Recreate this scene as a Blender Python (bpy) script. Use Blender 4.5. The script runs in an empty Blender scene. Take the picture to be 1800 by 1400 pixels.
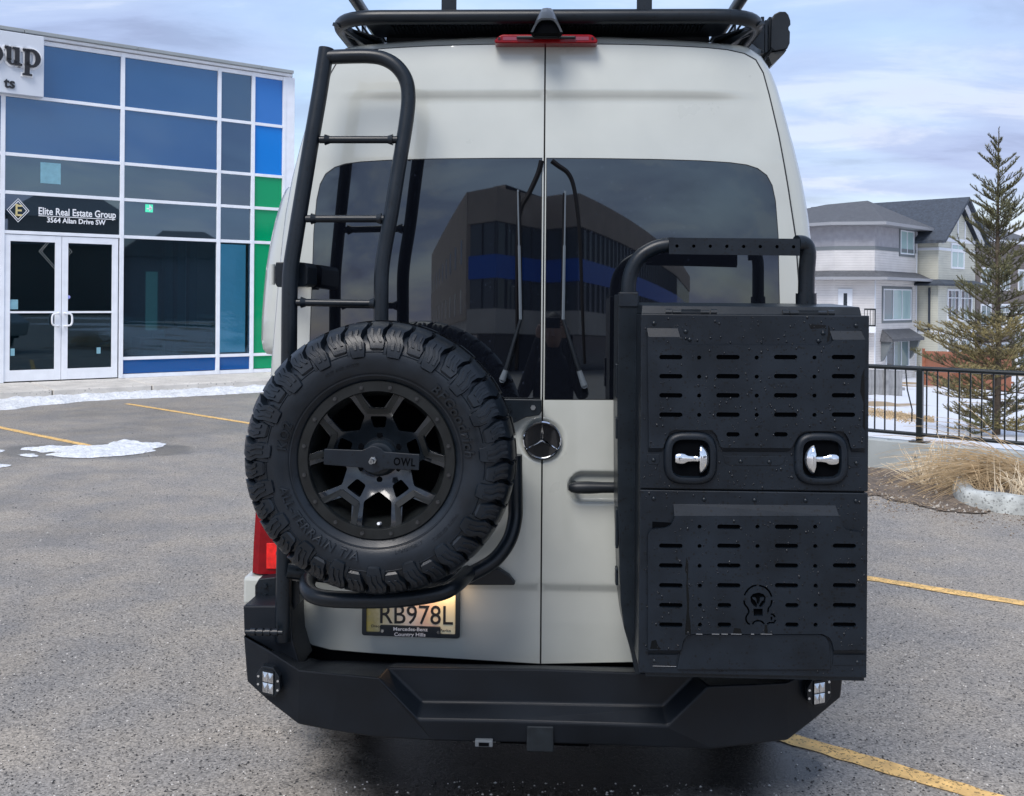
import bpy, bmesh, math, random
from mathutils import Vector, Matrix, Euler
from mathutils.geometry import delaunay_2d_cdt
R = math.radians
pi = math.pi
random.seed(7)
S = bpy.context.scene
COL = S.collection

# ------------------------------------------------------------------ camera
F, HZ, ROLL, CAMH = 1750.0, 524.0, 0.0075, 1.75
K = F / 1500.0
cd = bpy.data.cameras.new('camera')
cam = bpy.data.objects.new('camera', cd)
COL.objects.link(cam)
cd.sensor_fit = 'HORIZONTAL'
cd.sensor_width = 36.0
cd.lens = 36.0 * F / 1800.0
cd.shift_y = -(700.0 - HZ) / 1800.0
cd.clip_start, cd.clip_end = 0.02, 2000
c_, s_ = math.cos(ROLL), math.sin(ROLL)
cam.matrix_world = Matrix(((c_, -s_, 0, 0), (0, 0, -1, 0), (s_, c_, 0, CAMH), (0, 0, 0, 1)))
S.camera = cam

# ------------------------------------------------------------------ light
SUN_EL, SUN_ROT = 52.0, 205.0
world = bpy.data.worlds.new('World')
S.world = world
world.use_nodes = True
def build_world():
    nt = world.node_tree
    nt.nodes.clear()
    N = nt.nodes.new; L = nt.links.new
    out = N('ShaderNodeOutputWorld'); bg = N('ShaderNodeBackground')
    sky = N('ShaderNodeTexSky'); sky.sky_type = 'NISHITA'; sky.sun_disc = False
    sky.sun_elevation = R(SUN_EL); sky.sun_rotation = R(SUN_ROT)
    sky.air_density = 1.2; sky.dust_density = 1.5; sky.ozone_density = 2.0
    tc = N('ShaderNodeTexCoord'); sep = N('ShaderNodeSeparateXYZ')
    L(tc.outputs['Generated'], sep.inputs[0])
    def M(op, a, b=None, c=None):
        n = N('ShaderNodeMath'); n.operation = op
        for i, v in enumerate((a, b, c)):
            if v is None: continue
            if isinstance(v, (int, float)): n.inputs[i].default_value = v
            else: L(v, n.inputs[i])
        return n.outputs[0]
    z = M('MAXIMUM', sep.outputs[2], 0.0)
    zz = M('ADD', z, 0.16)
    comb = N('ShaderNodeCombineXYZ')
    L(M('DIVIDE', sep.outputs[0], zz), comb.inputs[0]); L(M('DIVIDE', sep.outputs[1], zz), comb.inputs[1])
    def noise(scale, det, rough, dist, off):
        mp = N('ShaderNodeMapping'); mp.inputs['Location'].default_value = off
        mp.inputs['Rotation'].default_value = (0, 0, 0.35); mp.inputs['Scale'].default_value = (0.85, 1.5, 1)
        L(comb.outputs[0], mp.inputs[0])
        n = N('ShaderNodeTexNoise'); n.inputs['Scale'].default_value = scale; n.inputs['Detail'].default_value = det
        n.inputs['Roughness'].default_value = rough; n.inputs['Distortion'].default_value = dist
        L(mp.outputs[0], n.inputs['Vector']); return n.outputs[0]
    def ramp(v, pts):
        r = N('ShaderNodeValToRGB'); e = r.color_ramp.elements
        e[0].position, e[0].color = pts[0][0], (*pts[0][1], 1)
        e[1].position, e[1].color = pts[-1][0], (*pts[-1][1], 1)
        for p, c in pts[1:-1]:
            q = e.new(p); q.color = (*c, 1)
        L(v, r.inputs[0]); return r.outputs[0]
    n1 = noise(1.4, 10, 0.58, 0.35, (3.1, 1.3, 0))
    n2 = noise(0.55, 6, 0.5, 0.3, (7.7, 4.2, 0))
    # overcast layer: lilac grey underside to white breaks (units of the physical sky)
    cloud = ramp(n1, [(0.35, (1.0, 1.3, 2.05)), (0.44, (1.4, 1.8, 2.75)), (0.52, (1.6, 2.03, 2.95)), (0.60, (2.3, 2.62, 3.2))])
    horizon = ramp(z, [(0.0, (3.0, 2.55, 2.95)), (0.10, (2.5, 2.35, 3.0)), (0.35, (1.95, 2.45, 3.5))])
    hf = ramp(z, [(0.0, (0.75,) * 3), (0.10, (0.22,) * 3), (1.0, (0.0,) * 3)])
    mx = N('ShaderNodeMix'); mx.data_type = 'RGBA'
    L(hf, mx.inputs[0]); L(cloud, mx.inputs[6]); L(horizon, mx.inputs[7])
    gap = ramp(n2, [(0.46, (0.0,) * 3), (0.66, (0.55,) * 3)])
    mx2 = N('ShaderNodeMix'); mx2.data_type = 'RGBA'
    sk = N('ShaderNodeMix'); sk.data_type = 'RGBA'; sk.blend_type = 'MULTIPLY'; sk.inputs[0].default_value = 1; sk.inputs[7].default_value = (.8, .8, .8, 1)
    L(sky.outputs[0], sk.inputs[6]); L(gap, mx2.inputs[0]); L(mx.outputs[2], mx2.inputs[6]); L(sk.outputs[2], mx2.inputs[7])
    L(mx2.outputs[2], bg.inputs[0])
    bg.inputs[1].default_value = 0.15
    L(bg.outputs[0], out.inputs[0])
build_world()
sd = bpy.data.lights.new('sun', 'SUN'); sd.energy = 1.5; sd.angle = R(30); sd.color = (1.0, 0.95, 0.9)
sun = bpy.data.objects.new('sun', sd); COL.objects.link(sun)
_az = R(SUN_ROT)
_d = Vector((math.sin(_az) * math.cos(R(SUN_EL)), math.cos(_az) * math.cos(R(SUN_EL)), math.sin(R(SUN_EL))))
sun.rotation_euler = _d.to_track_quat('Z', 'Y').to_euler()
S.view_settings.view_transform = 'Standard'; S.view_settings.look = 'None'
S.view_settings.exposure = 1.08; S.view_settings.gamma = 1.0
S.view_settings.use_curve_mapping = False

# ------------------------------------------------------------------ measuring: a ray through an image point met with a real plane
def ray(px, py):
    u = (px - 900.0) / F; v = -(py - HZ) / F
    return Vector((u - ROLL * v, 1.0, v + ROLL * u))
CAM = Vector((0, 0, CAMH))
def at_depth(px, py, Y):
    return CAM + ray(px, py) * Y
def on_ground(px, py, z=0.0):
    r = ray(px, py); return CAM + r * ((z - CAMH) / r.z)
def px_x(px, Y):
    return (px - 900.0) / F * Y

VAN_YAW = 0.0385
VD = 2.95 * K
VAN_O = Vector(((955 - 900) / F * VD, VD, 0))
VM = Matrix.Translation(VAN_O) @ Matrix.Rotation(-VAN_YAW, 4, 'Z')
VI = VM.inverted(); VR = VI.to_3x3()
def V(px, py, yl):
    o = VI @ CAM; d = VR @ ray(px, py)
    return o + d * ((yl - o.y) / d.y)
def VS(px, py, xl):
    o = VI @ CAM; d = VR @ ray(px, py)
    return o + d * ((xl - o.x) / d.x)

# ------------------------------------------------------------------ mesh helpers
class MB:
    def __init__(s): s.v = []; s.f = []
    def add(s, vs, fs):
        n = len(s.v); s.v += [tuple(v) for v in vs]; s.f += [tuple(n + i for i in f) for f in fs]; return s
    def box(s, x0, x1, y0, y1, z0, z1):
        return s.add([(x0, y0, z0), (x1, y0, z0), (x1, y1, z0), (x0, y1, z0), (x0, y0, z1), (x1, y0, z1), (x1, y1, z1), (x0, y1, z1)],
                     [(0, 3, 2, 1), (4, 5, 6, 7), (0, 1, 5, 4), (1, 2, 6, 5), (2, 3, 7, 6), (3, 0, 4, 7)])
    def prism(s, a, b):
        """two matching loops of points joined into a closed solid"""
        n = len(a)
        return s.add(list(a) + list(b), [tuple(range(n))[::-1], tuple(range(n, 2 * n))] + [(i, (i + 1) % n, n + (i + 1) % n, n + i) for i in range(n)])
    def tube(s, pts, r, seg=10, closed=False, caps=True):
        pts = [Vector(p) for p in pts]; n = len(pts)
        rs = r if isinstance(r, (list, tuple)) else [r] * n
        t = []
        for i in range(n):
            a = pts[i - 1] if (i > 0 or closed) else pts[i]
            b = pts[(i + 1) % n] if (i < n - 1 or closed) else pts[i]
            t.append((b - a).normalized())
        up = Vector((0, 0, 1)) if abs(t[0].z) < 0.9 else Vector((1, 0, 0))
        nx = t[0].cross(up).normalized(); base = len(s.v)
        for i in range(n):
            nx = (nx - t[i] * nx.dot(t[i])).normalized(); ny = t[i].cross(nx)
            for k in range(seg):
                a = 2 * pi * k / seg
                s.v.append(tuple(pts[i] + (nx * math.cos(a) + ny * math.sin(a)) * rs[i]))
        m = n if closed else n - 1
        for i in range(m):
            for k in range(seg):
                j = (i + 1) % n; k2 = (k + 1) % seg
                s.f.append((base + i * seg + k, base + i * seg + k2, base + j * seg + k2, base + j * seg + k))
        if caps and not closed:
            s.f.append(tuple(base + k for k in range(seg))[::-1]); s.f.append(tuple(base + (n - 1) * seg + k for k in range(seg)))
        return s
    def lathe(s, prof, seg, place, closed=False):
        """profile (r, h) turned; place(r, h, angle) -> point"""
        b = len(s.v); n = len(prof)
        for i in range(seg):
            a = 2 * pi * i / seg
            for r, h in prof: s.v.append(tuple(place(r, h, a)))
        for i in range(seg):
            j = (i + 1) % seg
            for k in range(n if closed else n - 1):
                k2 = (k + 1) % n
                s.f.append((b + i * n + k, b + j * n + k, b + j * n + k2, b + i * n + k2))
        return s
    def disc(s, c, r, h, seg=16, axis='y'):
        c = Vector(c)
        def q(a, t):
            if axis == 'y': return c + Vector((r * math.cos(a), t, r * math.sin(a)))
            if axis == 'z': return c + Vector((r * math.cos(a), r * math.sin(a), t))
            return c + Vector((t, r * math.cos(a), r * math.sin(a)))
        return s.prism([q(2 * pi * k / seg, 0) for k in range(seg)], [q(2 * pi * k / seg, h) for k in range(seg)])
    def build(s, name, m, parent=None, smooth=None, bevel=0, kind=None, label=None, fix=True):
        me = bpy.data.meshes.new(name); me.from_pydata(s.v, [], s.f)
        if fix:
            bm = bmesh.new(); bm.from_mesh(me); bmesh.ops.recalc_face_normals(bm, faces=bm.faces); bm.to_mesh(me); bm.free()
        return link(name, me, m, parent, smooth, bevel, kind, label)
def link(name, me, m, parent=None, smooth=None, bevel=0, kind=None, label=None):
    if m is not None and not me.materials: me.materials.append(m)
    if smooth is not None:
        me.polygons.foreach_set('use_smooth', [True] * len(me.polygons)); me.set_sharp_from_angle(angle=R(smooth))
    o = bpy.data.objects.new(name, me); COL.objects.link(o)
    if parent is not None: o.parent = parent
    if bevel:
        b = o.modifiers.new('bevel', 'BEVEL'); b.width = bevel; b.segments = 2; b.limit_method = 'ANGLE'; b.angle_limit = R(35)
    if kind: o['kind'] = kind
    if label: o['label'] = label
    return o
def tag(o, label=None, cat=None, group=None, kind=None):
    if label: o['label'] = label
    if cat: o['category'] = cat
    if group: o['group'] = group
    if kind: o['kind'] = kind
    return o
def empty(name, loc=(0, 0, 0), rz=0.0):
    o = bpy.data.objects.new(name, None); o.empty_display_size = 0.2
    COL.objects.link(o); o.location = loc; o.rotation_euler = (0, 0, rz); return o
def clone(o, parent=None, matrix=None):
    c = o.copy(); COL.objects.link(c)
    if parent is not None: c.parent = parent
    for ch in o.children: clone(ch, c)
    return c
def inside(p, poly):
    x, y = p; c = False; n = len(poly); j = n - 1
    for i in range(n):
        xi, yi = poly[i]; xj, yj = poly[j]
        if (yi > y) != (yj > y) and x < (xj - xi) * (y - yi) / (yj - yi) + xi: c = not c
        j = i
    return c
def spline(pts, n=6, closed=False):
    """Catmull-Rom through points of any dimension"""
    P = [Vector(p) for p in pts]; out = []; m = len(P)
    rng = m if closed else m - 1
    for i in range(rng):
        g = (lambda k: P[k % m]) if closed else (lambda k: P[max(0, min(m - 1, k))])
        a, b, c, d = g(i - 1), g(i), g(i + 1), g(i + 2)
        for k in range(n):
            t = k / n
            out.append(0.5 * ((2 * b) + (c - a) * t + (2 * a - 5 * b + 4 * c - d) * t * t + (3 * b - a - 3 * c + d) * t ** 3))
    if not closed: out.append(P[-1])
    return out
def dense(poly, step):
    out = []; n = len(poly)
    for i in range(n):
        a = Vector(poly[i]); b = Vector(poly[(i + 1) % n]); k = max(1, int((b - a).length / step))
        for j in range(k): out.append(tuple(a + (b - a) * (j / k)))
    return out
def rounded(poly, r, seg=4):
    out = []; n = len(poly)
    for i in range(n):
        p = Vector(poly[i]); a = Vector(poly[i - 1]); b = Vector(poly[(i + 1) % n])
        ra = min(r, (a - p).length * .48); rb = min(r, (b - p).length * .48)
        p0 = p + (a - p).normalized() * ra; p1 = p + (b - p).normalized() * rb
        for k in range(seg + 1):
            t = k / seg; out.append(tuple((1 - t) ** 2 * p0 + 2 * t * (1 - t) * p + t * t * p1))
    return out
def panel(mb, outline, holes, Fn, thick, grid=None, extra=()):
    """a sheet with holes in the x-z plane: front at y=Fn(x,z), thickness going to +y"""
    pts = []; edges = []
    for loop in [outline] + list(holes):
        b = len(pts); pts += [Vector(p) for p in loop]; n = len(loop)
        edges += [(b + i, b + (i + 1) % n) for i in range(n)]
    nb = len(pts)
    if grid:
        xs = [p[0] for p in outline]; zs = [p[1] for p in outline]
        gx, gz = (grid, grid) if not isinstance(grid, tuple) else grid
        i = min(xs) + gx * .5
        while i < max(xs):
            k = min(zs) + gz * .5
            while k < max(zs):
                if inside((i, k), outline) and not any(inside((i, k), h) for h in holes): pts.append(Vector((i, k)))
                k += gz
            i += gx
    for q in extra:
        if inside(q, outline) and not any(inside(q, h) for h in holes): pts.append(Vector(q))
    v, e, f, _, _, _ = delaunay_2d_cdt(pts, edges, [], 0, 1e-6)
    tri = []
    for t in f:
        c = (sum(v[i].x for i in t) / len(t), sum(v[i].y for i in t) / len(t))
        if inside(c, outline) and not any(inside(c, h) for h in holes): tri.append(t)
    n = len(v)
    fr = [(p.x, Fn(p.x, p.y), p.y) for p in v]
    bk = [(p.x, Fn(p.x, p.y) + thick, p.y) for p in v]
    cnt = {}
    for t in tri:
        for i in range(len(t)):
            a, b = t[i], t[(i + 1) % len(t)]; cnt[(a, b)] = 1
    wall = [(a, b) for (a, b) in cnt if (b, a) not in cnt]
    mb.add(fr + bk, [tuple(t) for t in tri] + [tuple(n + i for i in reversed(t)) for t in tri] + [(b, a, n + a, n + b) for a, b in wall])
    return mb
def capsule(x0, x1, z, r, n=5):
    o = []
    for k in range(n + 1):
        a = -pi / 2 + pi * k / n; o.append((x1 - r + r * math.cos(a), z + r * math.sin(a)))
    for k in range(n + 1):
        a = pi / 2 + pi * k / n; o.append((x0 + r + r * math.cos(a), z + r * math.sin(a)))
    return o
def circ(x, z, r, n=12, a0=0.0, rz=None):
    return [(x + r * math.cos(a0 + 2 * pi * k / n), z + (rz or r) * math.sin(a0 + 2 * pi * k / n)) for k in range(n)]
_tc = {}
def text_mesh(txt, size, ext=0.0, bold=0.0, shear=0.0, space=1.0):
    """flat lettering: vertices (x, y, depth) with the text's left foot at the origin, and faces"""
    k = (txt, size, ext, bold, shear, space)
    if k in _tc: return _tc[k]
    cu = bpy.data.curves.new('lettering', 'FONT'); cu.body = txt; cu.size = size; cu.extrude = ext
    cu.offset = bold; cu.shear = shear; cu.space_character = space; cu.resolution_u = 3
    o = bpy.data.objects.new('lettering', cu); COL.objects.link(o)
    bpy.context.view_layer.update()
    me = bpy.data.meshes.new_from_object(o.evaluated_get(bpy.context.evaluated_depsgraph_get()))
    v = [tuple(p.co) for p in me.vertices]; f = [tuple(p.vertices) for p in me.polygons]
    bpy.data.objects.remove(o); bpy.data.curves.remove(cu); bpy.data.meshes.remove(me)
    _tc[k] = (v, f); return v, f
def put_text(mb, txt, x0, x1, z0, y, height=None, ext=0.002, bold=0.0, flip=False, shear=0.0):
    """lettering fitted between x0 and x1 with its baseline at z0 in the plane y (reads from -y)"""
    v, f = text_mesh(txt, 1.0, 1.0, bold, shear)
    xs = [p[0] for p in v]; ys = [p[1] for p in v]
    sx = (x1 - x0) / (max(xs) - min(xs)); sy = sx if height is None else height / 0.73
    mb.add([(x0 + (p[0] - min(xs)) * sx, y - (p[2] + 1) * ext, z0 + p[1] * sy) for p in v], f)
    return mb

# ------------------------------------------------------------------ materials
def mat(name, col, rough=0.5, metal=0.0, coat=0.0, ior=1.5, spec=None, noise=None, bump=None, spots=None, trans=0.0, emit=None, coat_rough=0.03, tint=None):
    """noise=(scale, amount, detail) colour mottling; bump=(scale, strength, dist); spots=(scale, size, factor, rough) droplet or dirt spots"""
    m = bpy.data.materials.new(name); m.use_nodes = True
    nt = m.node_tree; P = nt.nodes['Principled BSDF']; N = nt.nodes.new; L = nt.links.new
    P.inputs['Base Color'].default_value = (*col, 1); P.inputs['Roughness'].default_value = rough
    P.inputs['Metallic'].default_value = metal; P.inputs['Coat Weight'].default_value = coat
    P.inputs['Coat Roughness'].default_value = coat_rough; P.inputs['IOR'].default_value = ior
    if spec is not None: P.inputs['Specular IOR Level'].default_value = spec
    if tint: P.inputs['Specular Tint'].default_value = (*tint, 1)
    P.inputs['Transmission Weight'].default_value = trans
    if emit: P.inputs['Emission Color'].default_value = (*emit[0], 1); P.inputs['Emission Strength'].default_value = emit[1]
    tc = N('ShaderNodeTexCoord')
    csock = None
    if noise:
        n = N('ShaderNodeTexNoise'); n.inputs['Scale'].default_value = noise[0]; n.inputs['Detail'].default_value = noise[2] if len(noise) > 2 else 5
        L(tc.outputs['Object'], n.inputs['Vector'])
        mr = N('ShaderNodeMapRange'); mr.inputs[1].default_value = 0.3; mr.inputs[2].default_value = 0.7
        mr.inputs[3].default_value = 1 - noise[1]; mr.inputs[4].default_value = 1 + noise[1]
        L(n.outputs[0], mr.inputs[0])
        mu = N('ShaderNodeMix'); mu.data_type = 'RGBA'; mu.blend_type = 'MULTIPLY'; mu.inputs[0].default_value = 1
        mu.inputs[6].default_value = (*col, 1); L(mr.outputs[0], mu.inputs[7]); csock = mu.outputs[2]
        mr2 = N('ShaderNodeMapRange'); mr2.inputs[1].default_value = 0.3; mr2.inputs[2].default_value = 0.7
        mr2.inputs[3].default_value = rough * (1 - noise[1] * .6); mr2.inputs[4].default_value = min(1, rough * (1 + noise[1] * .6))
        L(n.outputs[0], mr2.inputs[0]); L(mr2.outputs[0], P.inputs['Roughness'])
    if spots:
        vo = N('ShaderNodeTexVoronoi'); vo.inputs['Scale'].default_value = spots[0]; L(tc.outputs['Object'], vo.inputs['Vector'])
        lt = N('ShaderNodeMath'); lt.operation = 'LESS_THAN'; L(vo.outputs['Distance'], lt.inputs[0])
        sz = N('ShaderNodeMath'); sz.operation = 'MULTIPLY'; sz.inputs[1].default_value = spots[1]
        nn = N('ShaderNodeSeparateColor'); L(vo.outputs['Color'], nn.inputs[0])
        pw = N('ShaderNodeMath'); pw.operation = 'POWER'; pw.inputs[1].default_value = 4; L(nn.outputs[0], pw.inputs[0])
        L(pw.outputs[0], sz.inputs[0]); L(sz.outputs[0], lt.inputs[1])
        mu = N('ShaderNodeMix'); mu.data_type = 'RGBA'
        if csock: L(csock, mu.inputs[6])
        else: mu.inputs[6].default_value = (*col, 1)
        mu.inputs[7].default_value = (*[c * spots[2] for c in col], 1)
        L(lt.outputs[0], mu.inputs[0]); csock = mu.outputs[2]
    if csock: L(csock, P.inputs['Base Color'])
    if bump:
        n = N('ShaderNodeTexNoise'); n.inputs['Scale'].default_value = bump[0]; n.inputs['Detail'].default_value = 3
        L(tc.outputs['Object'], n.inputs['Vector'])
        b = N('ShaderNodeBump'); b.inputs['Strength'].default_value = bump[1]; b.inputs['Distance'].default_value = bump[2]
        L(n.outputs[0], b.inputs['Height']); L(b.outputs[0], P.inputs['Normal'])
        if coat: L(b.outputs[0], P.inputs['Coat Normal']) if bump[1] < 0.05 else None
    return m
M = {}
M['paint'] = mat('van_paint', (0.475, 0.495, 0.46), 0.28, coat=1.0, noise=(6, 0.04), coat_rough=0.02)
M['black'] = mat('powder_coat', (0.0045, 0.0085, 0.0145), 0.46, spec=.34, noise=(9, 0.3), bump=(900, 0.25, 0.001), spots=(140, 0.55, 0.25, 0.2))
M['black_smooth'] = mat('black_steel', (0.005, 0.009, 0.014), 0.34, spec=.36, noise=(12, 0.25), bump=(700, 0.12, 0.001), spots=(120, 0.5, 0.3, 0.2))
M['bumper'] = mat('bumper_steel', (0.0035, 0.006, 0.010), 0.46, spec=.30, noise=(5, 0.3), bump=(600, 0.3, 0.0012))
M['tyre'] = mat('tyre_rubber', (0.0055, 0.009, 0.014), 0.36, spec=.38, noise=(14, 0.35), bump=(300, 0.25, 0.0015))
M['rim'] = mat('rim_black', (0.008, 0.0095, 0.010), 0.38, spec=.33, noise=(20, 0.25), bump=(800, 0.1, 0.001))
M['rimgloss'] = mat('rim_gloss', (0.007, 0.010, 0.014), 0.16, spec=.6, coat=.3, noise=(20, 0.2))
M['plastic'] = mat('black_plastic', (0.007, 0.010, 0.014), 0.4, spec=.35, noise=(20, 0.2))
M['dark'] = mat('dark_void', (0.0015, 0.002, 0.003), 0.9, spec=.05)
M['seam'] = mat('rubber_seal', (0.01, 0.011, 0.013), 0.6)
M['glass'] = mat('tinted_glass', (0.004, 0.005, 0.008), 0.015, ior=1.9, tint=(.82, .93, 1.0), spots=(60, 0.22, 4.0, 0.4))
M['frit'] = mat('wiper_rubber', (0.002, 0.002, 0.003), 0.5, spec=.15)
M['chrome'] = mat('chrome', (0.82, 0.84, 0.86), 0.06, metal=1)
M['steel'] = mat('zinc_steel', (0.45, 0.47, 0.48), 0.3, metal=1)
M['wiper'] = mat('wiper_grey', (0.10, 0.12, 0.14), 0.35)
M['red'] = mat('red_lens', (0.20, 0.001, 0.005), 0.2, spec=.3, noise=(30, 0.15))
M['red_dark'] = mat('red_lens_ribs', (0.20, 0.012, 0.03), 0.25, coat=1.0)
M['red_lit'] = mat('red_lamp', (0.6, 0.006, 0.004), 0.2, coat=.4, noise=(45, .4), emit=((1.0, 0.01, 0.005), 0.10))
M['lens'] = mat('lamp_reflector', (0.62, 0.64, 0.67), 0.2, metal=1, noise=(60, .3))
M['white'] = mat('white_paint', (0.78, 0.80, 0.83), 0.35, noise=(8, 0.05))
M['letter_white'] = mat('white_vinyl', (0.85, 0.86, 0.88), 0.5)
M['letter_black'] = mat('black_vinyl', (0.012, 0.012, 0.016), 0.45)
M['water'] = mat('water_drop', (0.006, 0.008, 0.012), 0.10, ior=1.33)
# ================================================================== the setting
def asphalt_mat():
    m = bpy.data.materials.new('asphalt'); m.use_nodes = True; nt = m.node_tree
    P = nt.nodes['Principled BSDF']; N = nt.nodes.new; L = nt.links.new
    tc = N('ShaderNodeTexCoord')
    def noise(sc, det=5, rough=.5):
        n = N('ShaderNodeTexNoise'); n.inputs['Scale'].default_value = sc; n.inputs['Detail'].default_value = det; n.inputs['Roughness'].default_value = rough
        L(tc.outputs['Object'], n.inputs['Vector']); return n.outputs[0]
    def rng(v, a, b, c, d):
        r = N('ShaderNodeMapRange'); r.inputs[1].default_value = a; r.inputs[2].default_value = b; r.inputs[3].default_value = c; r.inputs[4].default_value = d
        L(v, r.inputs[0]); return r.outputs[0]
    def mul(a, b, op='MULTIPLY'):
        n = N('ShaderNodeMath'); n.operation = op
        for i, v in enumerate((a, b)):
            if isinstance(v, (int, float)): n.inputs[i].default_value = v
            else: L(v, n.inputs[i])
        return n.outputs[0]
    big = noise(0.35, 4); mid = noise(2.2, 6); fine = noise(90, 4, .7)
    vo = N('ShaderNodeTexVoronoi'); vo.inputs['Scale'].default_value = 130; L(tc.outputs['Object'], vo.inputs['Vector'])
    sc = N('ShaderNodeSeparateColor'); L(vo.outputs['Color'], sc.inputs[0])
    stone = rng(sc.outputs[0], 0.0, 1.0, 0.62, 1.42)
    pit = rng(sc.outputs[1], 0.93, 0.97, 1.0, 0.25)
    vo2 = N('ShaderNodeTexVoronoi'); vo2.inputs['Scale'].default_value = 42; L(tc.outputs['Object'], vo2.inputs['Vector'])
    sc2 = N('ShaderNodeSeparateColor'); L(vo2.outputs['Color'], sc2.inputs[0])
    ps = mul(rng(sc2.outputs[0], 0.80, 0.99, 0.0, 0.30), 1.0)
    pit2 = rng(mul(vo2.outputs['Distance'], ps, 'LESS_THAN'), 0, 1, 1.0, 0.22)
    g = mul(mul(rng(big, .3, .7, .92, 1.10), rng(mid, .3, .7, .92, 1.09)), mul(mul(stone, pit), rng(fine, .3, .7, .8, 1.2)))
    g = mul(g, pit2)
    # soaked patch under the van, its shadow painted in too, and two oily spots
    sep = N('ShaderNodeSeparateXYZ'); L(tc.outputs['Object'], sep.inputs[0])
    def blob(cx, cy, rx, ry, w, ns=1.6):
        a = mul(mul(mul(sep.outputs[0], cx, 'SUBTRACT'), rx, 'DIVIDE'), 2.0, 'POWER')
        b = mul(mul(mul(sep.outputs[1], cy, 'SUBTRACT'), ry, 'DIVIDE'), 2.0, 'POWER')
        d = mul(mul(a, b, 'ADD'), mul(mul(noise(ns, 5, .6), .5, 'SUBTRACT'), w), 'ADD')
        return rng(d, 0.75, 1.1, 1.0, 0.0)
    wet_shade = mul(mul(blob(0.20, 5.9, 1.22, 3.25, 1.3), blob(1.02, 3.73, .17, .12, 1.2, 14), 'MAXIMUM'), blob(0.74, 3.85, .07, .04, 1.2, 14), 'MAXIMUM')
    damp = rng(noise(0.5, 5, .62), .45, .66, 0.0, 0.55)
    damp = mul(damp, rng(sep.outputs[0], -1.2, -3.4, .25, 1.0))
    pc = on_ground(165, 792)
    damp = mul(damp, mul(blob(pc.x, pc.y, 1.15, .62, 1.0, 2.5), .8), 'MAXIMUM')
    wetness = mul(wet_shade, mul(damp, 1.0), 'MAXIMUM')
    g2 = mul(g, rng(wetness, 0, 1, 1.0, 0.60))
    g2 = mul(g2, rng(wet_shade, 0, 1, 1.0, 0.13))
    warm = N('ShaderNodeMix'); warm.data_type = 'RGBA'; L(rng(mid, .35, .65, 0, 1), warm.inputs[0])
    warm.inputs[6].default_value = (0.262, 0.244, 0.222, 1); warm.inputs[7].default_value = (0.288, 0.255, 0.212, 1)
    mu = N('ShaderNodeMix'); mu.data_type = 'RGBA'; mu.blend_type = 'MULTIPLY'; mu.inputs[0].default_value = 1
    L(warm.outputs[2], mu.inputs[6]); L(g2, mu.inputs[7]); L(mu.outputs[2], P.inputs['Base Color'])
    L(mul(rng(wetness, 0, 1, 0.58, 0.24), rng(fine, .3, .7, .85, 1.15)), P.inputs['Roughness'])
    P.inputs['Specular IOR Level'].default_value = 0.38
    b = N('ShaderNodeBump'); b.inputs['Strength'].default_value = 0.55; b.inputs['Distance'].default_value = 0.004
    L(mul(sc.outputs[0], fine, 'ADD'), b.inputs['Height']); L(b.outputs[0], P.inputs['Normal'])
    return m
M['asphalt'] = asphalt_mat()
M['line'] = mat('yellow_line_paint', (0.74, 0.47, 0.17), 0.7, noise=(14, 0.3, 9), spots=(110, 0.9, 0.4, 0.4), bump=(250, .4, .002))
M['concrete'] = mat('concrete', (0.56, 0.53, 0.48), 0.8, noise=(3, 0.16, 8), bump=(60, .3, .004), spots=(30, .5, .6, .5))
M['concrete_grey'] = mat('wall_concrete', (0.36, 0.39, 0.39), 0.8, noise=(2.5, 0.18, 8), bump=(50, .3, .004), spots=(14, .4, .45, .5))
M['snow'] = mat('snow', (0.72, 0.735, 0.75), 0.5, noise=(12, 0.16, 10), bump=(30, .8, .04), spots=(90, .45, .6, .5))
M['soil'] = mat('soil', (0.14, 0.11, 0.085), 0.9, noise=(14, 0.5, 8), bump=(40, 1.0, .02))
M['field'] = mat('snow_and_dry_turf', (0.75, 0.77, 0.8), 0.8, noise=(1.2, .08), bump=(3, .5, .05))

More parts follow.
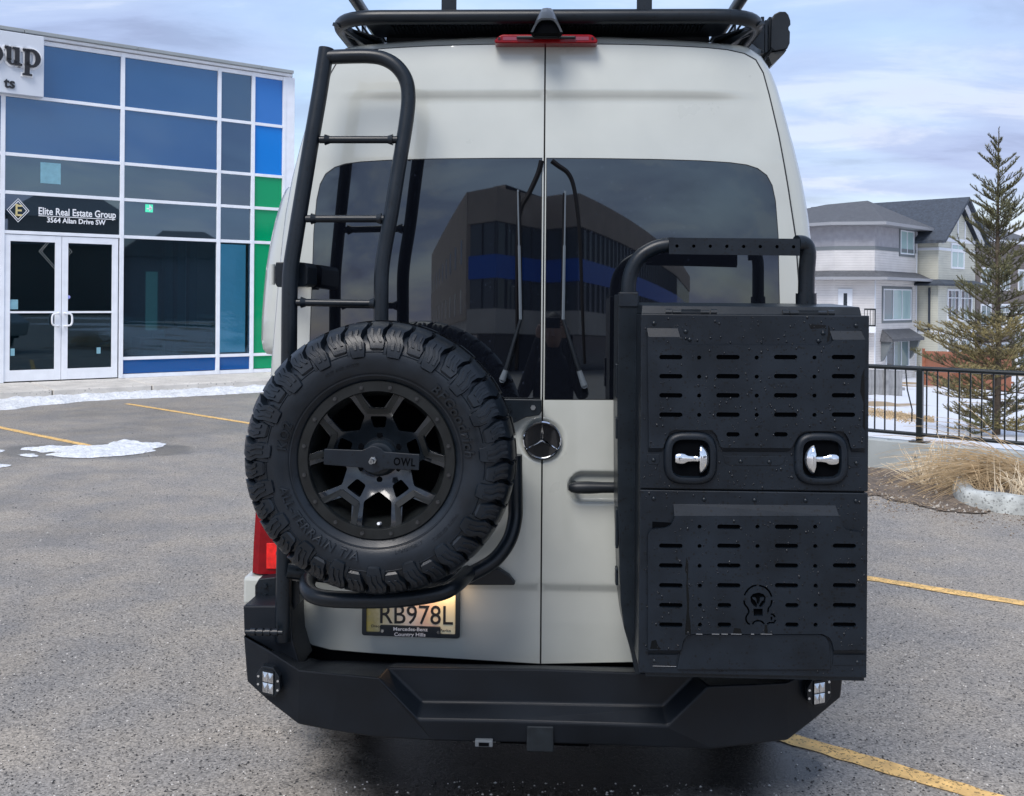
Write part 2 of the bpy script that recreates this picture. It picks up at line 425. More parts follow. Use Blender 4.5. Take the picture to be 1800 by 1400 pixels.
def smooth(a, b, x):
    t = max(0.0, min(1.0, (x - a) / (b - a))); return t * t * (3 - 2 * t)
W1 = Vector((3.73, 8.96 * K)); WD = Vector((0.832, -0.555 * K)).normalized(); WN = Vector((-WD.y, WD.x))
def ground_z(x, y):
    d = (Vector((x, y)) - W1).dot(WN)
    low = max(-2.75, 0.20 - 0.064 * max(0, d))
    k = smooth(0.22, 0.45, d) * smooth(-0.5, 2.5, x)
    if x > 45: k *= 1
    return -0.04 * (1 - k) + low * k
def build_ground():
    xs = [-300, -150, -80, -40, -20, -10, -4, -1, 0, 1, 2]; x = 2.25
    while x < 12: xs.append(x); x += 0.25
    while x < 30: xs.append(x); x += 1.0
    xs += [30, 34, 40, 50, 70, 100, 160, 300]
    ys = [-300, -150, -80, -50, -30, -15, -5, 0, 2]; y = 3
    while y < 14: ys.append(y); y += 0.25
    while y < 50: ys.append(y); y += 1.0
    ys += [52, 58, 70, 90, 130, 200, 300]
    rnd = random.Random(3)
    vs = []
    for y in ys:
        for x in xs:
            z = ground_z(x, y); d = (Vector((x, y)) - W1).dot(WN)
            if x > 3 and 0.6 < d < 44: z += rnd.uniform(-.03, .03)
            vs.append((x, y, z))
    n = len(xs); fs = [(j * n + i, j * n + i + 1, (j + 1) * n + i + 1, (j + 1) * n + i) for j in range(len(ys) - 1) for i in range(n - 1)]
    m = bpy.data.materials.new('snowy_ground'); m.use_nodes = True; nt = m.node_tree; P = nt.nodes['Principled BSDF']; N = nt.nodes.new; L = nt.links.new
    tc = N('ShaderNodeTexCoord'); no = N('ShaderNodeTexNoise'); no.inputs['Scale'].default_value = 0.22; no.inputs['Detail'].default_value = 7; L(tc.outputs['Object'], no.inputs['Vector'])
    r = N('ShaderNodeValToRGB'); e = r.color_ramp.elements
    e[0].position = .40; e[0].color = (.33, .24, .14, 1); e[1].position = .46; e[1].color = (.62, .64, .68, 1)
    L(no.outputs[0], r.inputs[0]); L(r.outputs[0], P.inputs['Base Color']); P.inputs['Roughness'].default_value = .75
    g = MB().add(vs, fs).build('ground', m, smooth=60, kind='structure')
build_ground()
lot = [(-70, -70), (70, -70), (70, W1.y + (70 - W1.x) * WD.y / WD.x)] + [(W1.x + t * WD.x, W1.y + t * WD.y) for t in (20, 10, 5, 2, 0, -2, -5.2)] + [(-0.9, 50), (-70, 50)]
mb = MB(); mb.add([(x, y, 0.0) for x, y in lot] + [(x, y, -0.06) for x, y in lot], [tuple(range(len(lot))), tuple(range(len(lot), 2 * len(lot)))[::-1]])
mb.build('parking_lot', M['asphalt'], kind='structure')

def stripe(x0, y0, x1, y1, w, seed):
    """a painted stall line with worn, ragged edges"""
    rnd = random.Random(seed); a = Vector((x0, y0)); b = Vector((x1, y1)); d = (b - a).normalized(); n = Vector((-d.y, d.x))
    k = int((b - a).length / 0.06); L_, R_ = [], []
    for i in range(k + 1):
        p = a + d * ((b - a).length * i / k)
        L_.append(p + n * (w / 2 + rnd.uniform(-.008, .006))); R_.append(p - n * (w / 2 + rnd.uniform(-.008, .006)))
    mb = MB(); mb.add([(p.x, p.y, .004) for p in L_] + [(p.x, p.y, .004) for p in R_], [(i, i + 1, k + 2 + i, k + 1 + i) for i in range(k)])
    mb.build('parking_line', M['line'], kind='structure', fix=True)
g = [on_ground(*p) for p in ((240, 713), (440, 745), (-60, 740), (170, 787), (1530, 1018), (1800, 1062), (1375, 1296), (1720, 1398))]
def ext(a, b, t0, t1):
    d = b - a; return a.x + d.x * t0, a.y + d.y * t0, a.x + d.x * t1, a.y + d.y * t1
stripe(*ext(g[0], g[1], -.1, 1.7), .10, 1)
stripe(*ext(g[2], g[3], -.3, 0.95), .10, 2)
stripe(*ext(g[4], g[5], -1.2, 2.6), .10, 3)
stripe(*ext(g[6], g[7], -1.0, 4.0), .10, 4)

# ------------------------------------------------------------------ glass fronted building on the left
TH = math.atan(math.tan(R(33.0)) * K)
fe = Vector((math.cos(TH), math.sin(TH), 0)); fn = Vector((math.sin(TH), -math.cos(TH), 0))
FP = at_depth(216, 665, 16.43 * K)
SWZ = 0.15
def FB(px, py, off=0.0):
    """point of the facade plane (off metres in front of it) seen at px, py -> (along, up)"""
    o = FP + fn * off; r = ray(px, py); t = (o - CAM).dot(fn) / r.dot(fn); q = CAM + r * t
    return (q - FP).dot(fe), q.z
def fs(px, py=500): return FB(px, py)[0]
def fz(py, px=216): return FB(px, py)[1]
bld = empty('office_building', (FP.x, FP.y, 0), TH)
tag(bld, 'glass fronted office building with white mullions and blue and green panes left of the van', 'building')
M['frame'] = mat('white_aluminium', (0.82, 0.85, 0.90), 0.35, noise=(5, .05))
M['fascia'] = mat('grey_metal_fascia', (0.30, 0.33, 0.34), 0.45, noise=(2, .08))
M['spandrel'] = mat('blue_spandrel_glass', (0.006, 0.055, 0.17), 0.03, ior=2.3, tint=(.6, .8, 1))
M['spandrel2'] = mat('slate_spandrel_glass', (0.02, 0.045, 0.09), 0.03, ior=2.3, tint=(.6, .8, 1))
M['bright'] = mat('bright_blue_panel', (0.0, 0.19, 0.62), 0.05, ior=1.4)
M['bright2'] = mat('mid_blue_panel', (0.02, 0.16, 0.50), 0.05, ior=1.55)
M['green'] = mat('green_panel', (0.0, 0.30, 0.12), 0.05, ior=1.4)
M['blue_base'] = mat('blue_base_panel', (0.0, 0.08, 0.29), 0.05, ior=1.5)
def vision_mat(name, tint, opaque=0.0, body=(0.01, 0.02, 0.025), ior=1.75):
    m = bpy.data.materials.new(name); m.use_nodes = True; nt = m.node_tree; nt.nodes.clear(); N = nt.nodes.new; L = nt.links.new
    out = N('ShaderNodeOutputMaterial'); fr = N('ShaderNodeFresnel'); fr.inputs[0].default_value = ior
    tr = N('ShaderNodeBsdfTransparent'); tr.inputs[0].default_value = (*tint, 1)
    df = N('ShaderNodeBsdfDiffuse'); df.inputs[0].default_value = (*body, 1)
    gl = N('ShaderNodeBsdfGlossy'); gl.inputs['Roughness'].default_value = 0.015; gl.inputs[0].default_value = (.62, .82, 1, 1)
    m1 = N('ShaderNodeMixShader'); m1.inputs[0].default_value = opaque; L(tr.outputs[0], m1.inputs[1]); L(df.outputs[0], m1.inputs[2])
    m2 = N('ShaderNodeMixShader'); L(fr.outputs[0], m2.inputs[0]); L(m1.outputs[0], m2.inputs[1]); L(gl.outputs[0], m2.inputs[2])
    L(m2.outputs[0], out.inputs[0]); return m
M['vision'] = vision_mat('vision_glass', (0.30, 0.50, 0.55), 0.10, (.01, .03, .04), ior=1.75)
M['vision_grey'] = vision_mat('grey_vision_glass', (0.12, 0.16, 0.17), 0.7, (0.012, 0.022, 0.03), ior=2.6)
M['vision_blue'] = vision_mat('blinded_glass', (0.55, 0.7, 0.75), 0.0, ior=1.6)
colx = [fs(-330), fs(3), fs(213), fs(383), fs(442.5), fs(497)]
zr = [fz(97), fz(190.5), fz(288), fz(351), fz(416.5), fz(630.6), fz(660)]
ztop = zr[0]; MW = 0.075
mb_parts = []
def fbox(name, m, x0, x1, y0, y1, z0, z1, parent=bld, **k):
    return MB().box(x0, x1, y0, y1, z0, z1).build(name, m, parent, **k)
zc = [SWZ + .0, *zr[::-1]]
for i, x in enumerate(colx):
    w = MW if i < 5 else MW * .9
    fbox('mullion', M['frame'], x - w / 2, x + w / 2, -0.03, 0.10, SWZ, ztop + .04, bevel=.004)
for i in range(5):
    x0, x1 = colx[i] + MW / 2, colx[i + 1] - MW / 2
    for k, z in enumerate(zr[:6]):
        if i in (0, 1) and k == 5: continue
        h = .04 if k != 0 else .06
        fbox('transom', M['frame'], x0, x1, -0.022, 0.09, z - h / 2 - .01, z + h / 2 + .01, bevel=.003)
    if i > 1: fbox('base_rail', M['frame'], x0, x1, -0.018, 0.09, SWZ, zr[6] + .02, bevel=.003)
prnd = random.Random(4)
rows = [(0, 1), (1, 2), (2, 3), (3, 4), (4, 5), (5, 6)]
for i in range(5):
    x0, x1 = colx[i] + MW / 2, colx[i + 1] - MW / 2
    for k, (a, b) in enumerate(rows):
        z1, z0 = zr[a] - .03, zr[b] + .03
        if i in (0, 1) and k >= 4: continue
        if i == 0 and k == 0: continue
        if i == 1 and k == 0:
            x0_ = fs(73, 130) + .01
        else: x0_ = x0
        if i == 4: mm = M[['bright2', 'bright', 'green', 'green', 'green', 'green'][k]]
        elif k < 2: mm = M['spandrel'] if i < 3 else M['spandrel2']
        elif k < 4: mm = M['vision_grey']
        elif k == 4: mm = M['vision'] if i == 2 else M['vision_blue']
        else: mm = M['blue_base']
        t1, t2 = prnd.uniform(-.007, .007), prnd.uniform(-.007, .007)   # each pane sits a hair out of true
        MB().prism([(x0_, .012 - t1 - t2, z0), (x1, .012 + t1 - t2, z0), (x1, .012 + t1 + t2, z1), (x0_, .012 - t1 + t2, z1)], [(x0_, .028, z0), (x1, .028, z0), (x1, .028, z1), (x0_, .028, z1)]).build('window_pane', mm, bld)
# corner return, side wall, roof slab, cornice
cx = colx[5] + MW * .45
M['bwall'] = mat('white_cladding', (0.70, 0.74, 0.78), 0.5, noise=(1, .05))
fbox('corner_trim', M['frame'], cx + .002, cx + .20, -0.02, .12, SWZ, ztop + .05, bevel=.004)
fbox('side_wall', M['bwall'], cx + .03, cx + .17, .122, 14, SWZ, ztop + .05)
fbox('left_wall', M['bwall'], colx[0] - .30, colx[0] - .04, 0, 14, SWZ, ztop + .05)
fbox('rear_wall', M['bwall'], colx[0] - .30, cx + .17, 14.002, 14.2, SWZ, ztop + .05)
fbox('roof', M['fascia'], colx[0] - .3, cx + .2, .10, 14.2, ztop + .052, ztop + .20)
zf0, zf1 = ztop + .055, fz(81.5)
cut = [colx[0] - .3, fs(40, 60), fs(238, 85), fs(455, 125), fs(511, 133)]
for a, b in zip(cut, cut[1:]):
    fbox('fascia_panel', M['fascia'], a + .004, b - .004, -0.17, 0.095, zf0 + .05, zf1, bevel=.006)
fbox('soffit', M['frame'], cut[0], cut[-1] - .02, -0.11, 0.095, zf0, zf0 + .045)
# sign band
sx1 = fs(73, 130); sz0 = FB(0, 163)[1] - .03; sz1 = FB(60, 62)[1] - .05
sign = fbox('sign_panel', mat('sign_white', (0.62, 0.66, 0.72), .4), colx[0] - .3, sx1, -.20, -.035, sz0, sz1, bevel=.01)
def loc(px, py, off=.2): return FB(px, py, off)
def serif_glyph(kind, w, h):
    """slab serif letter outlines as point loops, origin at the foot, x-height 1"""
    out = []
    def bx(a, b, c, d): out.append([(a * w, c * h), (b * w, c * h), (b * w, d * h), (a * w, d * h)])
    def arc(cx, cz, ro, ri, a0, a1, sx=1.0, thin=.5, n=14):
        o, i = [], []
        for k in range(n + 1):
            a = a0 + (a1 - a0) * k / n; th = abs(math.cos(a)); rr = ro - (ro - ri) * (thin + (1 - thin) * th)
            o.append(((cx + ro * sx * math.cos(a)) * w, (cz + ro * math.sin(a)) * h)); i.append(((cx + rr * sx * math.cos(a)) * w, (cz + rr * math.sin(a)) * h))
        out.append(o + i[::-1])
    if kind == 'u':
        bx(-.02, .14, .90, 1.0); bx(.10, .36, .25, 1.0); bx(.58, .84, 0, 1.0); bx(.44, .60, .90, 1.0); bx(.84, 1.0, 0, .10)
        arc(.42, .32, .32, .12, pi, 2 * pi * .93, 1.0, .35)
    if kind == 'p':
        bx(-.02, .14, .90, 1.0); bx(.10, .36, -.42, 1.0); bx(-.02, .50, -.50, -.41)
        arc(.48, .50, .52, .22, -pi * .75, pi * .75, .95, .35)
    if kind == 'o':
        arc(.5, .50, .52, .22, 0, pi, 1, .35); arc(.5, .50, .52, .22, pi, 2 * pi, 1, .35)
    return out
def sign_letters(halo):
    mb = MB()
    zb = FB(30, 116, .2)[1]; zx = FB(30, 85, .2)[1]; hh = zx - zb
    for ch, pa, pb in (('o', -31, 0), ('u', 4, 34), ('p', 35.5, 67)):
        a = fs(pa, 100); b = fs(pb, 100)
        for lp in serif_glyph(ch, (b - a), hh):
            if halo:
                c = Vector((sum(p[0] for p in lp) / len(lp), sum(p[1] for p in lp) / len(lp)))
                n = len(lp); q = []
                ar = sum(lp[i][0] * lp[(i + 1) % n][1] - lp[(i + 1) % n][0] * lp[i][1] for i in range(n)); sg = 1 if ar > 0 else -1
                for i in range(n):
                    p0, p1, p2 = Vector(lp[i - 1]), Vector(lp[i]), Vector(lp[(i + 1) % n])
                    e1 = (p1 - p0).normalized(); e2 = (p2 - p1).normalized(); nn = Vector((e1.y + e2.y, -e1.x - e2.x))
                    nn = nn.normalized() if nn.length > .1 else Vector((e1.y, -e1.x))
                    q.append(p1 + nn * .035 * sg)
                lp = q; y0, y1 = -.225, -.201
            else: y0, y1 = -.27, -.226
            mb.prism([(a + p[0], y0, zb + p[1]) for p in lp], [(a + p[0], y1, zb + p[1]) for p in lp])
    return mb
sign_letters(True).build('letter_backing', M['letter_white'], sign)
sign_letters(False).build('lettering', M['letter_black'], sign)
mb = MB(); zb = FB(10, 154, .2)[1]; put_text(mb, 'ts', fs(2.5, 150), fs(22, 150), zb, -.201, height=(FB(10, 134, .2)[1] - zb) * .95, ext=.012, bold=.02); mb.build('lettering', M['letter_black'], sign)
# transom lettering and emblem on the glass over the doors
yl = .008
zb = FB(70, 377)[1]; mb = MB(); put_text(mb, 'Elite Real Estate Group', fs(67), fs(203), zb, yl, height=(FB(70, 364)[1] - zb), ext=.002, bold=.018)
mb.box(fs(67), fs(202), yl - .003, yl, zb - .032, zb - .020)
zb2 = FB(85, 391)[1]; put_text(mb, '3564 Allan Drive SW', fs(82), fs(185), zb2, yl, height=(FB(85, 382)[1] - zb2), ext=.002, bold=.02)
mb.build('lettering', M['letter_white'], bld)
ec = FB(32, 370); s0, s1 = fs(12, 370), fs(52, 370); rw = (s1 - s0) / 2; rh = (FB(32, 349)[1] - FB(32, 391.5)[1]) / 2
mb = MB()
for k in (1.0, .80):
    o = [(ec[0] + rw * k, ec[1]), (ec[0], ec[1] + rh * k), (ec[0] - rw * k, ec[1]), (ec[0], ec[1] - rh * k)]
    q = k - (.07 if k == 1 else .08); i_ = [(ec[0] + rw * q, ec[1]), (ec[0], ec[1] + rh * q), (ec[0] - rw * q, ec[1]), (ec[0], ec[1] - rh * q)]
    for j in range(4):
        j2 = (j + 1) % 4; lp = [o[j], o[j2], i_[j2], i_[j]]
        mb.prism([(p[0], yl - .003, p[1]) for p in lp], [(p[0], yl, p[1]) for p in lp])
mb.build('emblem', M['letter_white'], bld)
mb = MB(); put_text(mb, 'E', fs(26.5), fs(38), ec[1] - .10, yl, height=.21, ext=.002, bold=.015)
for z in (-.10, .095): mb.box(fs(25.5), fs(31), yl - .004, yl, ec[1] + z, ec[1] + z + .018)
mb.build('emblem_letter', mat('gold_vinyl', (.62, .52, .25), .4), bld)
# small stickers
def sticker(px0, py0, px1, py1, m, y=.006):
    a = FB(px0, py1); b = FB(px1, py0); fbox('sticker', m, a[0], b[0], y - .003, y, a[1], b[1])
M['paper'] = mat('pale_blue_paper', (.20, .40, .48), .6, noise=(9, .15)); M['exit'] = mat('green_exit_sign', (.05, .5, .3), .4, emit=((.1, .8, .5), .3))
sticker(71, 288, 107, 322, M['paper']); sticker(255.5, 360, 269, 373, M['exit'])
mb = MB(); a = FB(258, 367); b = FB(267, 366)
mb.box(a[0], b[0], .0, .003, a[1] - .012, a[1] + .012); mb.prism([(b[0] - .05, 0, b[1] + .07), (b[0] + .01, 0, b[1]), (b[0] - .05, 0, b[1] - .07)], [(b[0] - .05, .003, b[1] + .05), (b[0] + .01, .003, b[1]), (b[0] - .05, .003, b[1] - .05)])
mb.build('exit_arrow', M['letter_white'], bld)
# doors
dz0 = SWZ + .02; dz1 = zr[4] - .04
dA, dB, dC = fs(5.5), fs(108), fs(207.5)
for i, (a, b) in enumerate(((dA, dB), (dB, dC))):
    a += .004; b -= .004
    st = .11
    mb = MB(); mb.box(a, a + st, -.01, .05, dz0, dz1); mb.box(b - st, b, -.01, .05, dz0, dz1)
    mb.box(a + st, b - st, -.0095, .0495, dz1 - .12, dz1); mb.box(a + st, b - st, -.0095, .0495, dz0, dz0 + .20)
    d = mb.build('door', M['frame'], bld, bevel=.003)
    MB().box(a + st, b - st, .014, .026, dz0 + .201, dz1 - .121).build('glass', M['vision'], d)
    zm = FB(108, 549)[1]; MB().box(a + st, b - st, -.005, .012, zm - .018, zm + .018).build('mid_rail', M['frame'], d)
    hx = (b - .05) if i == 0 else (a + .05); sg = -1 if i == 0 else 1
    z0, z1 = FB(108, 574)[1], FB(108, 550)[1]
    pts = spline([(hx, -.012, z0), (hx, -.07, z0 + .01), (hx + sg * .10, -.08, z0 + .03), (hx + sg * .12, -.08, (z0 + z1) / 2), (hx + sg * .10, -.08, z1 - .03), (hx, -.07, z1 - .01), (hx, -.012, z1)], 4)
    MB().tube(pts, .018, 8).build('handle', M['white'], d, smooth=50)
sticker(13, 527, 32, 544, M['paper'], .012); sticker(18.5, 613, 26, 626, M['paper'], .012); sticker(170, 611, 177, 622, M['paper'], .012)
mb = MB(); c = FB(120.5, 522.5); mb.disc((c[0], .008, c[1]), .035, .004, 14); mb.build('round_sticker', mat('violet_paper', (.35, .38, .8), .5), bld)
mb = MB(); vs_ = [FB(*p) for p in ((69, 442), (97, 410), (127, 443), (97, 474))]  # pale lines drawn as a lit sign's reflection in the door glass
for k in (1.0, .86):
    cxx = sum(v[0] for v in vs_) / 4; czz = sum(v[1] for v in vs_) / 4; lp = [(cxx + (v[0] - cxx) * k, czz + (v[1] - czz) * k) for v in vs_]
    for j in range(4):
        a_, b_ = lp[j], lp[(j + 1) % 4]
        mb.tube([(a_[0], .012, a_[1]), (b_[0], .012, b_[1])], .0022, 4)
mb.build('diamond_reflection', mat('painted_reflection', (.45, .5, .5), .5), bld)
# inside: floor, back wall, columns, blind, furniture
M['inner'] = mat('dark_interior', (0.05, 0.11, 0.13), .8); M['inner_col'] = mat('teal_column', (.12, .2, .2), .6)
fbox('interior_floor', mat('office_carpet', (.06, .07, .07), .8), colx[0], cx, .11, 7.0, SWZ - .05, SWZ + .004)
fbox('interior_wall', M['inner'], colx[0], cx, 7.002, 7.1, SWZ, ztop)
fbox('interior_ceiling', M['inner'], colx[0], cx, .11, 7.0, zr[4] + .35, zr[4] + .45)
def fsd(px, dep):
    r = ray(px, 500); return fs(px) + dep * r.dot(fe) / -r.dot(fn)
for px in (290, 312, 333): fbox('interior_column', M['inner_col'], fsd(px, 1.2), fsd(px, 1.2) + .16, 1.2, 1.4, SWZ + .005, zr[4] + .34)
fbox('interior_window', mat('far_window', (.25, .42, .42), .5, emit=((.4, .7, .7), .12)), fsd(256, 7), fsd(276, 7), 6.95, 7.0, zr[5] + .3, zr[4] - .5)
fbox('interior_window', bpy.data.materials['far_window'], fsd(318, 7), fsd(334, 7), 6.95, 7.0, zr[5] + .9, zr[4] - .3)
fbox('roller_blind', mat('pale_blue_blind', (.30, .62, .78), .7, noise=(2, .1), emit=((.15, .42, .6), .22)), colx[3] + .06, colx[4] - .10, .09, .10, zr[5] + .06, zr[4] - .06)  # blind glows by itself, in place of light from inside
def armchair():
    p = FP + fe * fsd(330, 1.2) - fn * .9; e = empty('armchair', (p.x, p.y, SWZ + .005), TH)
    tag(e, 'round backed dark armchair seen through the big office window', 'armchair')
    m = mat('black_leather', (.012, .012, .014), .35)
    mb = MB(); n = 20
    o = [(.55 * math.cos(a), .45 * math.sin(a)) for a in [pi * k / n for k in range(n + 1)]]; i_ = [(.40 * math.cos(a), .30 * math.sin(a)) for a in [pi * k / n for k in range(n + 1)]][::-1]
    lp = o + i_; mb.prism([(x, y, .35) for x, y in lp], [(x, y, .92 if True else 0) for x, y in lp]); mb.build('backrest', m, e, bevel=.04)
    mb = MB(); mb.box(-.39, .39, -.35, .28, .30, .50); mb.build('seat', m, e, bevel=.05)
    for sx in (-.3, .3):
        for sy in (-.25, .25): MB().box(sx - .02, sx + .02, sy - .02, sy + .02, 0, .30).build('leg', m, e)
armchair()
def desk():
    p = FP + fe * fsd(278, 1.0) - fn * 1.0; e = empty('office_desk', (p.x, p.y, SWZ + .005), TH)
    tag(e, 'low dark desk with a pale box on it behind the big office window', 'desk')
    MB().box(-.45, .45, -.3, .3, .68, .73).build('tabletop', M['plastic'], e, bevel=.005)
    for sx in (-.4, .4): MB().box(sx - .03, sx + .03, -.28, .28, 0, .679).build('leg', M['plastic'], e)
    b = MB().box(-.1, .1, -.1, .1, 0, .14).build('desk_box', M['paper'], bevel=.005); b.location = (p.x, p.y, SWZ + .005 + .731); b.rotation_euler = (0, 0, TH)
    tag(b, 'small pale box on top of the dark office desk', 'box')
desk()

# pavement before the building: slabs with joints and a rounded kerb edge
sw = empty('sidewalk', (FP.x, FP.y, 0), TH); sw['kind'] = 'structure'
SWW = 1.80
js = [fs(-700), fs(-520), fs(-330), fs(-140), FB(-2, 690)[0] + .5, FB(211, 668)[0] + .05, FB(452, 660)[0] + .15, cx + 3.5, cx + 6]
M['joint'] = mat('joint_dirt', (.10, .085, .07), .9)
fbox('slab_bed', M['joint'], js[0], js[-1], -SWW + .03, .0, -.02, SWZ - .02, parent=sw)
for a, b in zip(js, js[1:]):
    fbox('slab', M['concrete'], a + .008, b - .008, -SWW, -.03, 0.0, SWZ, parent=sw, bevel=.02)
fbox('slab', M['concrete'], js[0], cx + .25, -.028, .10, 0.0, SWZ - .002, parent=sw)

def snow_band():
    """ridge of old snow along the kerb, ragged on the parking side"""
    rnd = random.Random(5); vs = []; fsx = []; n = 10; k = 0
    xs = []; x = fs(-420)
    while x < cx + 2.4: xs.append(x); x += .05
    from mathutils import noise as nz
    for x in xs:
        px = x
        w = 0.76 + .16 * nz.noise(Vector((x * .6, 3, 0))) + .12 * nz.noise(Vector((x * 2.1, 7, 0))) + .07 * nz.noise(Vector((x * 7, 1, 0))) + .05 * nz.noise(Vector((x * 19, 1, 0)))
        w += .62 * smooth(-1.2, -3.0, x) + .10 * smooth(-1.5, .5, x) - .15 * smooth(1.5, 3, x)
        w = max(.05, w)
        for j in range(n + 1):
            t = j / n; h = .09 * math.sin(pi * min(1, t * 1.0 + .12)) ** .6 if t < .88 else .09 * (1 - t) / .12 * .5
            h = max(0.0, h * (.75 + .6 * nz.noise(Vector((x * 2.5, t * 3, 5)))) + .03 * nz.noise(Vector((x * 9, t * 7, 2))) + .02 * nz.noise(Vector((x * 22, t * 16, 2)))) * (0 if t == 1 else 1)
            vs.append((x, -SWW - .004 - w * t, h + .001))
    m = n + 1
    for i in range(len(xs) - 1):
        for j in range(n): fsx.append((i * m + j, (i + 1) * m + j, (i + 1) * m + j + 1, i * m + j + 1))
    o = MB().add(vs, fsx).build('snow', M['snow'], smooth=60, kind='stuff'); o.location = (FP.x, FP.y, 0); o.rotation_euler = (0, 0, TH)
snow_band()
def snow_patch(outline, h, seed):
    from mathutils import noise as nz
    w = [on_ground(*p) for p in outline]; poly = [(p.x, p.y) for p in w]
    poly = [tuple(p) for p in spline(poly, 5, True)]
    rnd = random.Random(seed); poly = dense(poly, .04); poly = [(x + .05 * nz.noise(Vector((x * 9, y * 9, 1))) + rnd.uniform(-.016, .016), y + .05 * nz.noise(Vector((x * 9, y * 9, 7))) + rnd.uniform(-.016, .016)) for x, y in poly]
    pts = list(poly); e = [(i, (i + 1) % len(poly)) for i in range(len(poly))]
    xs = [p[0] for p in poly]; ys = [p[1] for p in poly]; x = min(xs)
    while x < max(xs):
        y = min(ys)
        while y < max(ys):
            if inside((x, y), poly): pts.append((x, y))
            y += .035
        x += .035
    v, _, f, _, _, _ = delaunay_2d_cdt([Vector(p) for p in pts], e, [], 1, 1e-6)
    def edge(p):
        return min((Vector(p) - Vector(q)).length for q in poly)
    vs = [(p.x, p.y, .005 + h * smooth(0, .07, edge(p)) * (.7 + .8 * nz.noise(Vector((p.x * 6, p.y * 6, seed))) + .5 * nz.noise(Vector((p.x * 19, p.y * 19, seed))))) for p in v]
    MB().add(vs, [tuple(t) for t in f]).build('snow', M['snow'], smooth=60, kind='stuff')
snow_patch([(38, 789), (90, 786), (178, 784), (200, 778), (222, 774.5), (245, 779), (272, 780), (291, 782), (270, 790), (272, 794), (235, 800), (200, 803), (150, 806), (100, 804), (82, 800), (110, 797), (60, 795)], .024, 1)
snow_patch([(34, 801), (45, 799), (68, 800), (60, 804), (40, 804)], .02, 2)
snow_patch([(-20, 793), (2, 792), (6, 795), (-10, 798)], .02, 3)
snow_patch([(-20, 818), (5, 817), (16, 820), (2, 823), (-20, 824)], .02, 4)

# ------------------------------------------------------------------ right: low concrete wall, railing, soil, planter
WA = math.atan2(WD.y, WD.x)
def wl(t, off=0.0): return W1 + WD * t + WN * off
def wall_t(px, py=700):
    """distance along the wall line where the image column px crosses it"""
    r = ray(px, py); o = Vector((0, 0)); d = Vector((r.x, r.y)); A = W1
    den = d.x * WD.y - d.y * WD.x; t = (A.x * WD.y - A.y * WD.x) / den; q = d * t
    return (q - A).dot(WD), q
def wall_z(px, py):
    t, q = wall_t(px, py); return CAMH + ray(px, py).z * q.y
wt = empty('retaining_wall', (W1.x, W1.y, 0), WA)
tag(wt, 'low grey concrete retaining wall under the black railing beside the parking lot', 'wall')
ztw = 0.30
for a, b in ((-4.4, -1.9), (-1.895, 1.2), (1.205, 4.4), (4.405, 8), (8.005, 14)):
    MB().box(a, b, 0, .20, -.05, ztw).build('wall_block', M['concrete_grey'], wt, bevel=.012)
fence = empty('metal_fence', (W1.x, W1.y, 0), WA)
tag(fence, 'black metal railing with thin upright bars, one of them bent, standing on the concrete wall', 'fence')
zt = wall_z(1660, 651.5); zb = wall_z(1600, 765)
M['rail'] = mat('railing_paint', (.010, .014, .016), .35)
MB().tube([(-4.4, .1, zt), (14, .1, zt)], .024, 8).build('top_rail', M['rail'], fence, smooth=50)
MB().tube([(-4.4, .1, zb), (14, .1, zb)], .020, 8).build('bottom_rail', M['rail'], fence, smooth=50)
post_t = [wall_t(1612)[0] + k * 1.9 for k in range(-2, 7)]
for t in post_t:
    MB().box(t - .03, t + .03, .07, .13, ztw + .008, zt - .01).build('post', M['rail'], fence, bevel=.003)
    MB().box(t - .09, t + .09, .03, .17, ztw + .001, ztw + .012).build('base_plate', M['rail'], fence)
bar = MB().box(-.0065, .0065, -.0065, .0065, zb + .015, zt - .02); bme = None
t = post_t[0] + .1045; i = 0
while t < 13.8:
    if min(abs(t - p) for p in post_t) > .05:
        if bme is None: o = bar.build('bar', M['rail'], fence); bme = o.data
        elif abs(t - wall_t(1583)[0]) < .055:
            mbb = MB().tube([(0, 0, zt - .02), (.02, -.01, zt - .22), (.075, -.03, zt - .42), (.07, -.02, zb + .13)], .0075, 5)
            o = mbb.build('bar', M['rail'], fence); o['label'] = 'bent bar hanging loose from the top rail'
        else: o = link('bar', bme, None, fence)
        o.location = (t, .1, 0)
    t += .1045
# soil strip at the wall foot
sp = [on_ground(*p) for p in ((1490, 880), (1530, 872), (1580, 882), (1625, 893), (1672, 900), (1700, 905), (1760, 900), (1830, 905), (1900, 900))]
back = [wl(a, -.002) for a in (8, 5, 2.5, 1.2, 0, -1.5)]
poly = [(p.x, p.y) for p in sp] + [(p.x, p.y) for p in back]
def soil_sheet(poly, h, base, name, seed, step=.06):
    from mathutils import noise as nz
    pts = list(poly); e = [(i, (i + 1) % len(poly)) for i in range(len(poly))]; xs = [p[0] for p in poly]; ys = [p[1] for p in poly]; x = min(xs)
    while x < max(xs):
        y = min(ys)
        while y < max(ys):
            if inside((x, y), poly): pts.append((x, y))
            y += step
        x += step
    v, _, f, _, _, _ = delaunay_2d_cdt([Vector(p) for p in pts], e, [], 1, 1e-6)
    seg = [(Vector(poly[i]), Vector(poly[(i + 1) % len(poly)])) for i in range(len(poly))]
    def ed(p):
        m = 9
        for a, b in seg:
            d = b - a; t = max(0, min(1, (p - a).dot(d) / d.length_squared)); m = min(m, (p - a - d * t).length)
        return m
    vs = [(p.x, p.y, base + h * smooth(0, .25, ed(p)) * (.6 + nz.noise(Vector((p.x * 4, p.y * 4, seed)))) + .006 * nz.noise(Vector((p.x * 25, p.y * 25, seed)))) for p in v]
    return MB().add(vs, [tuple(t) for t in f]).build(name, M['soil'], smooth=60, kind='structure')
rr = random.Random(8); poly = [tuple(p) for p in poly]
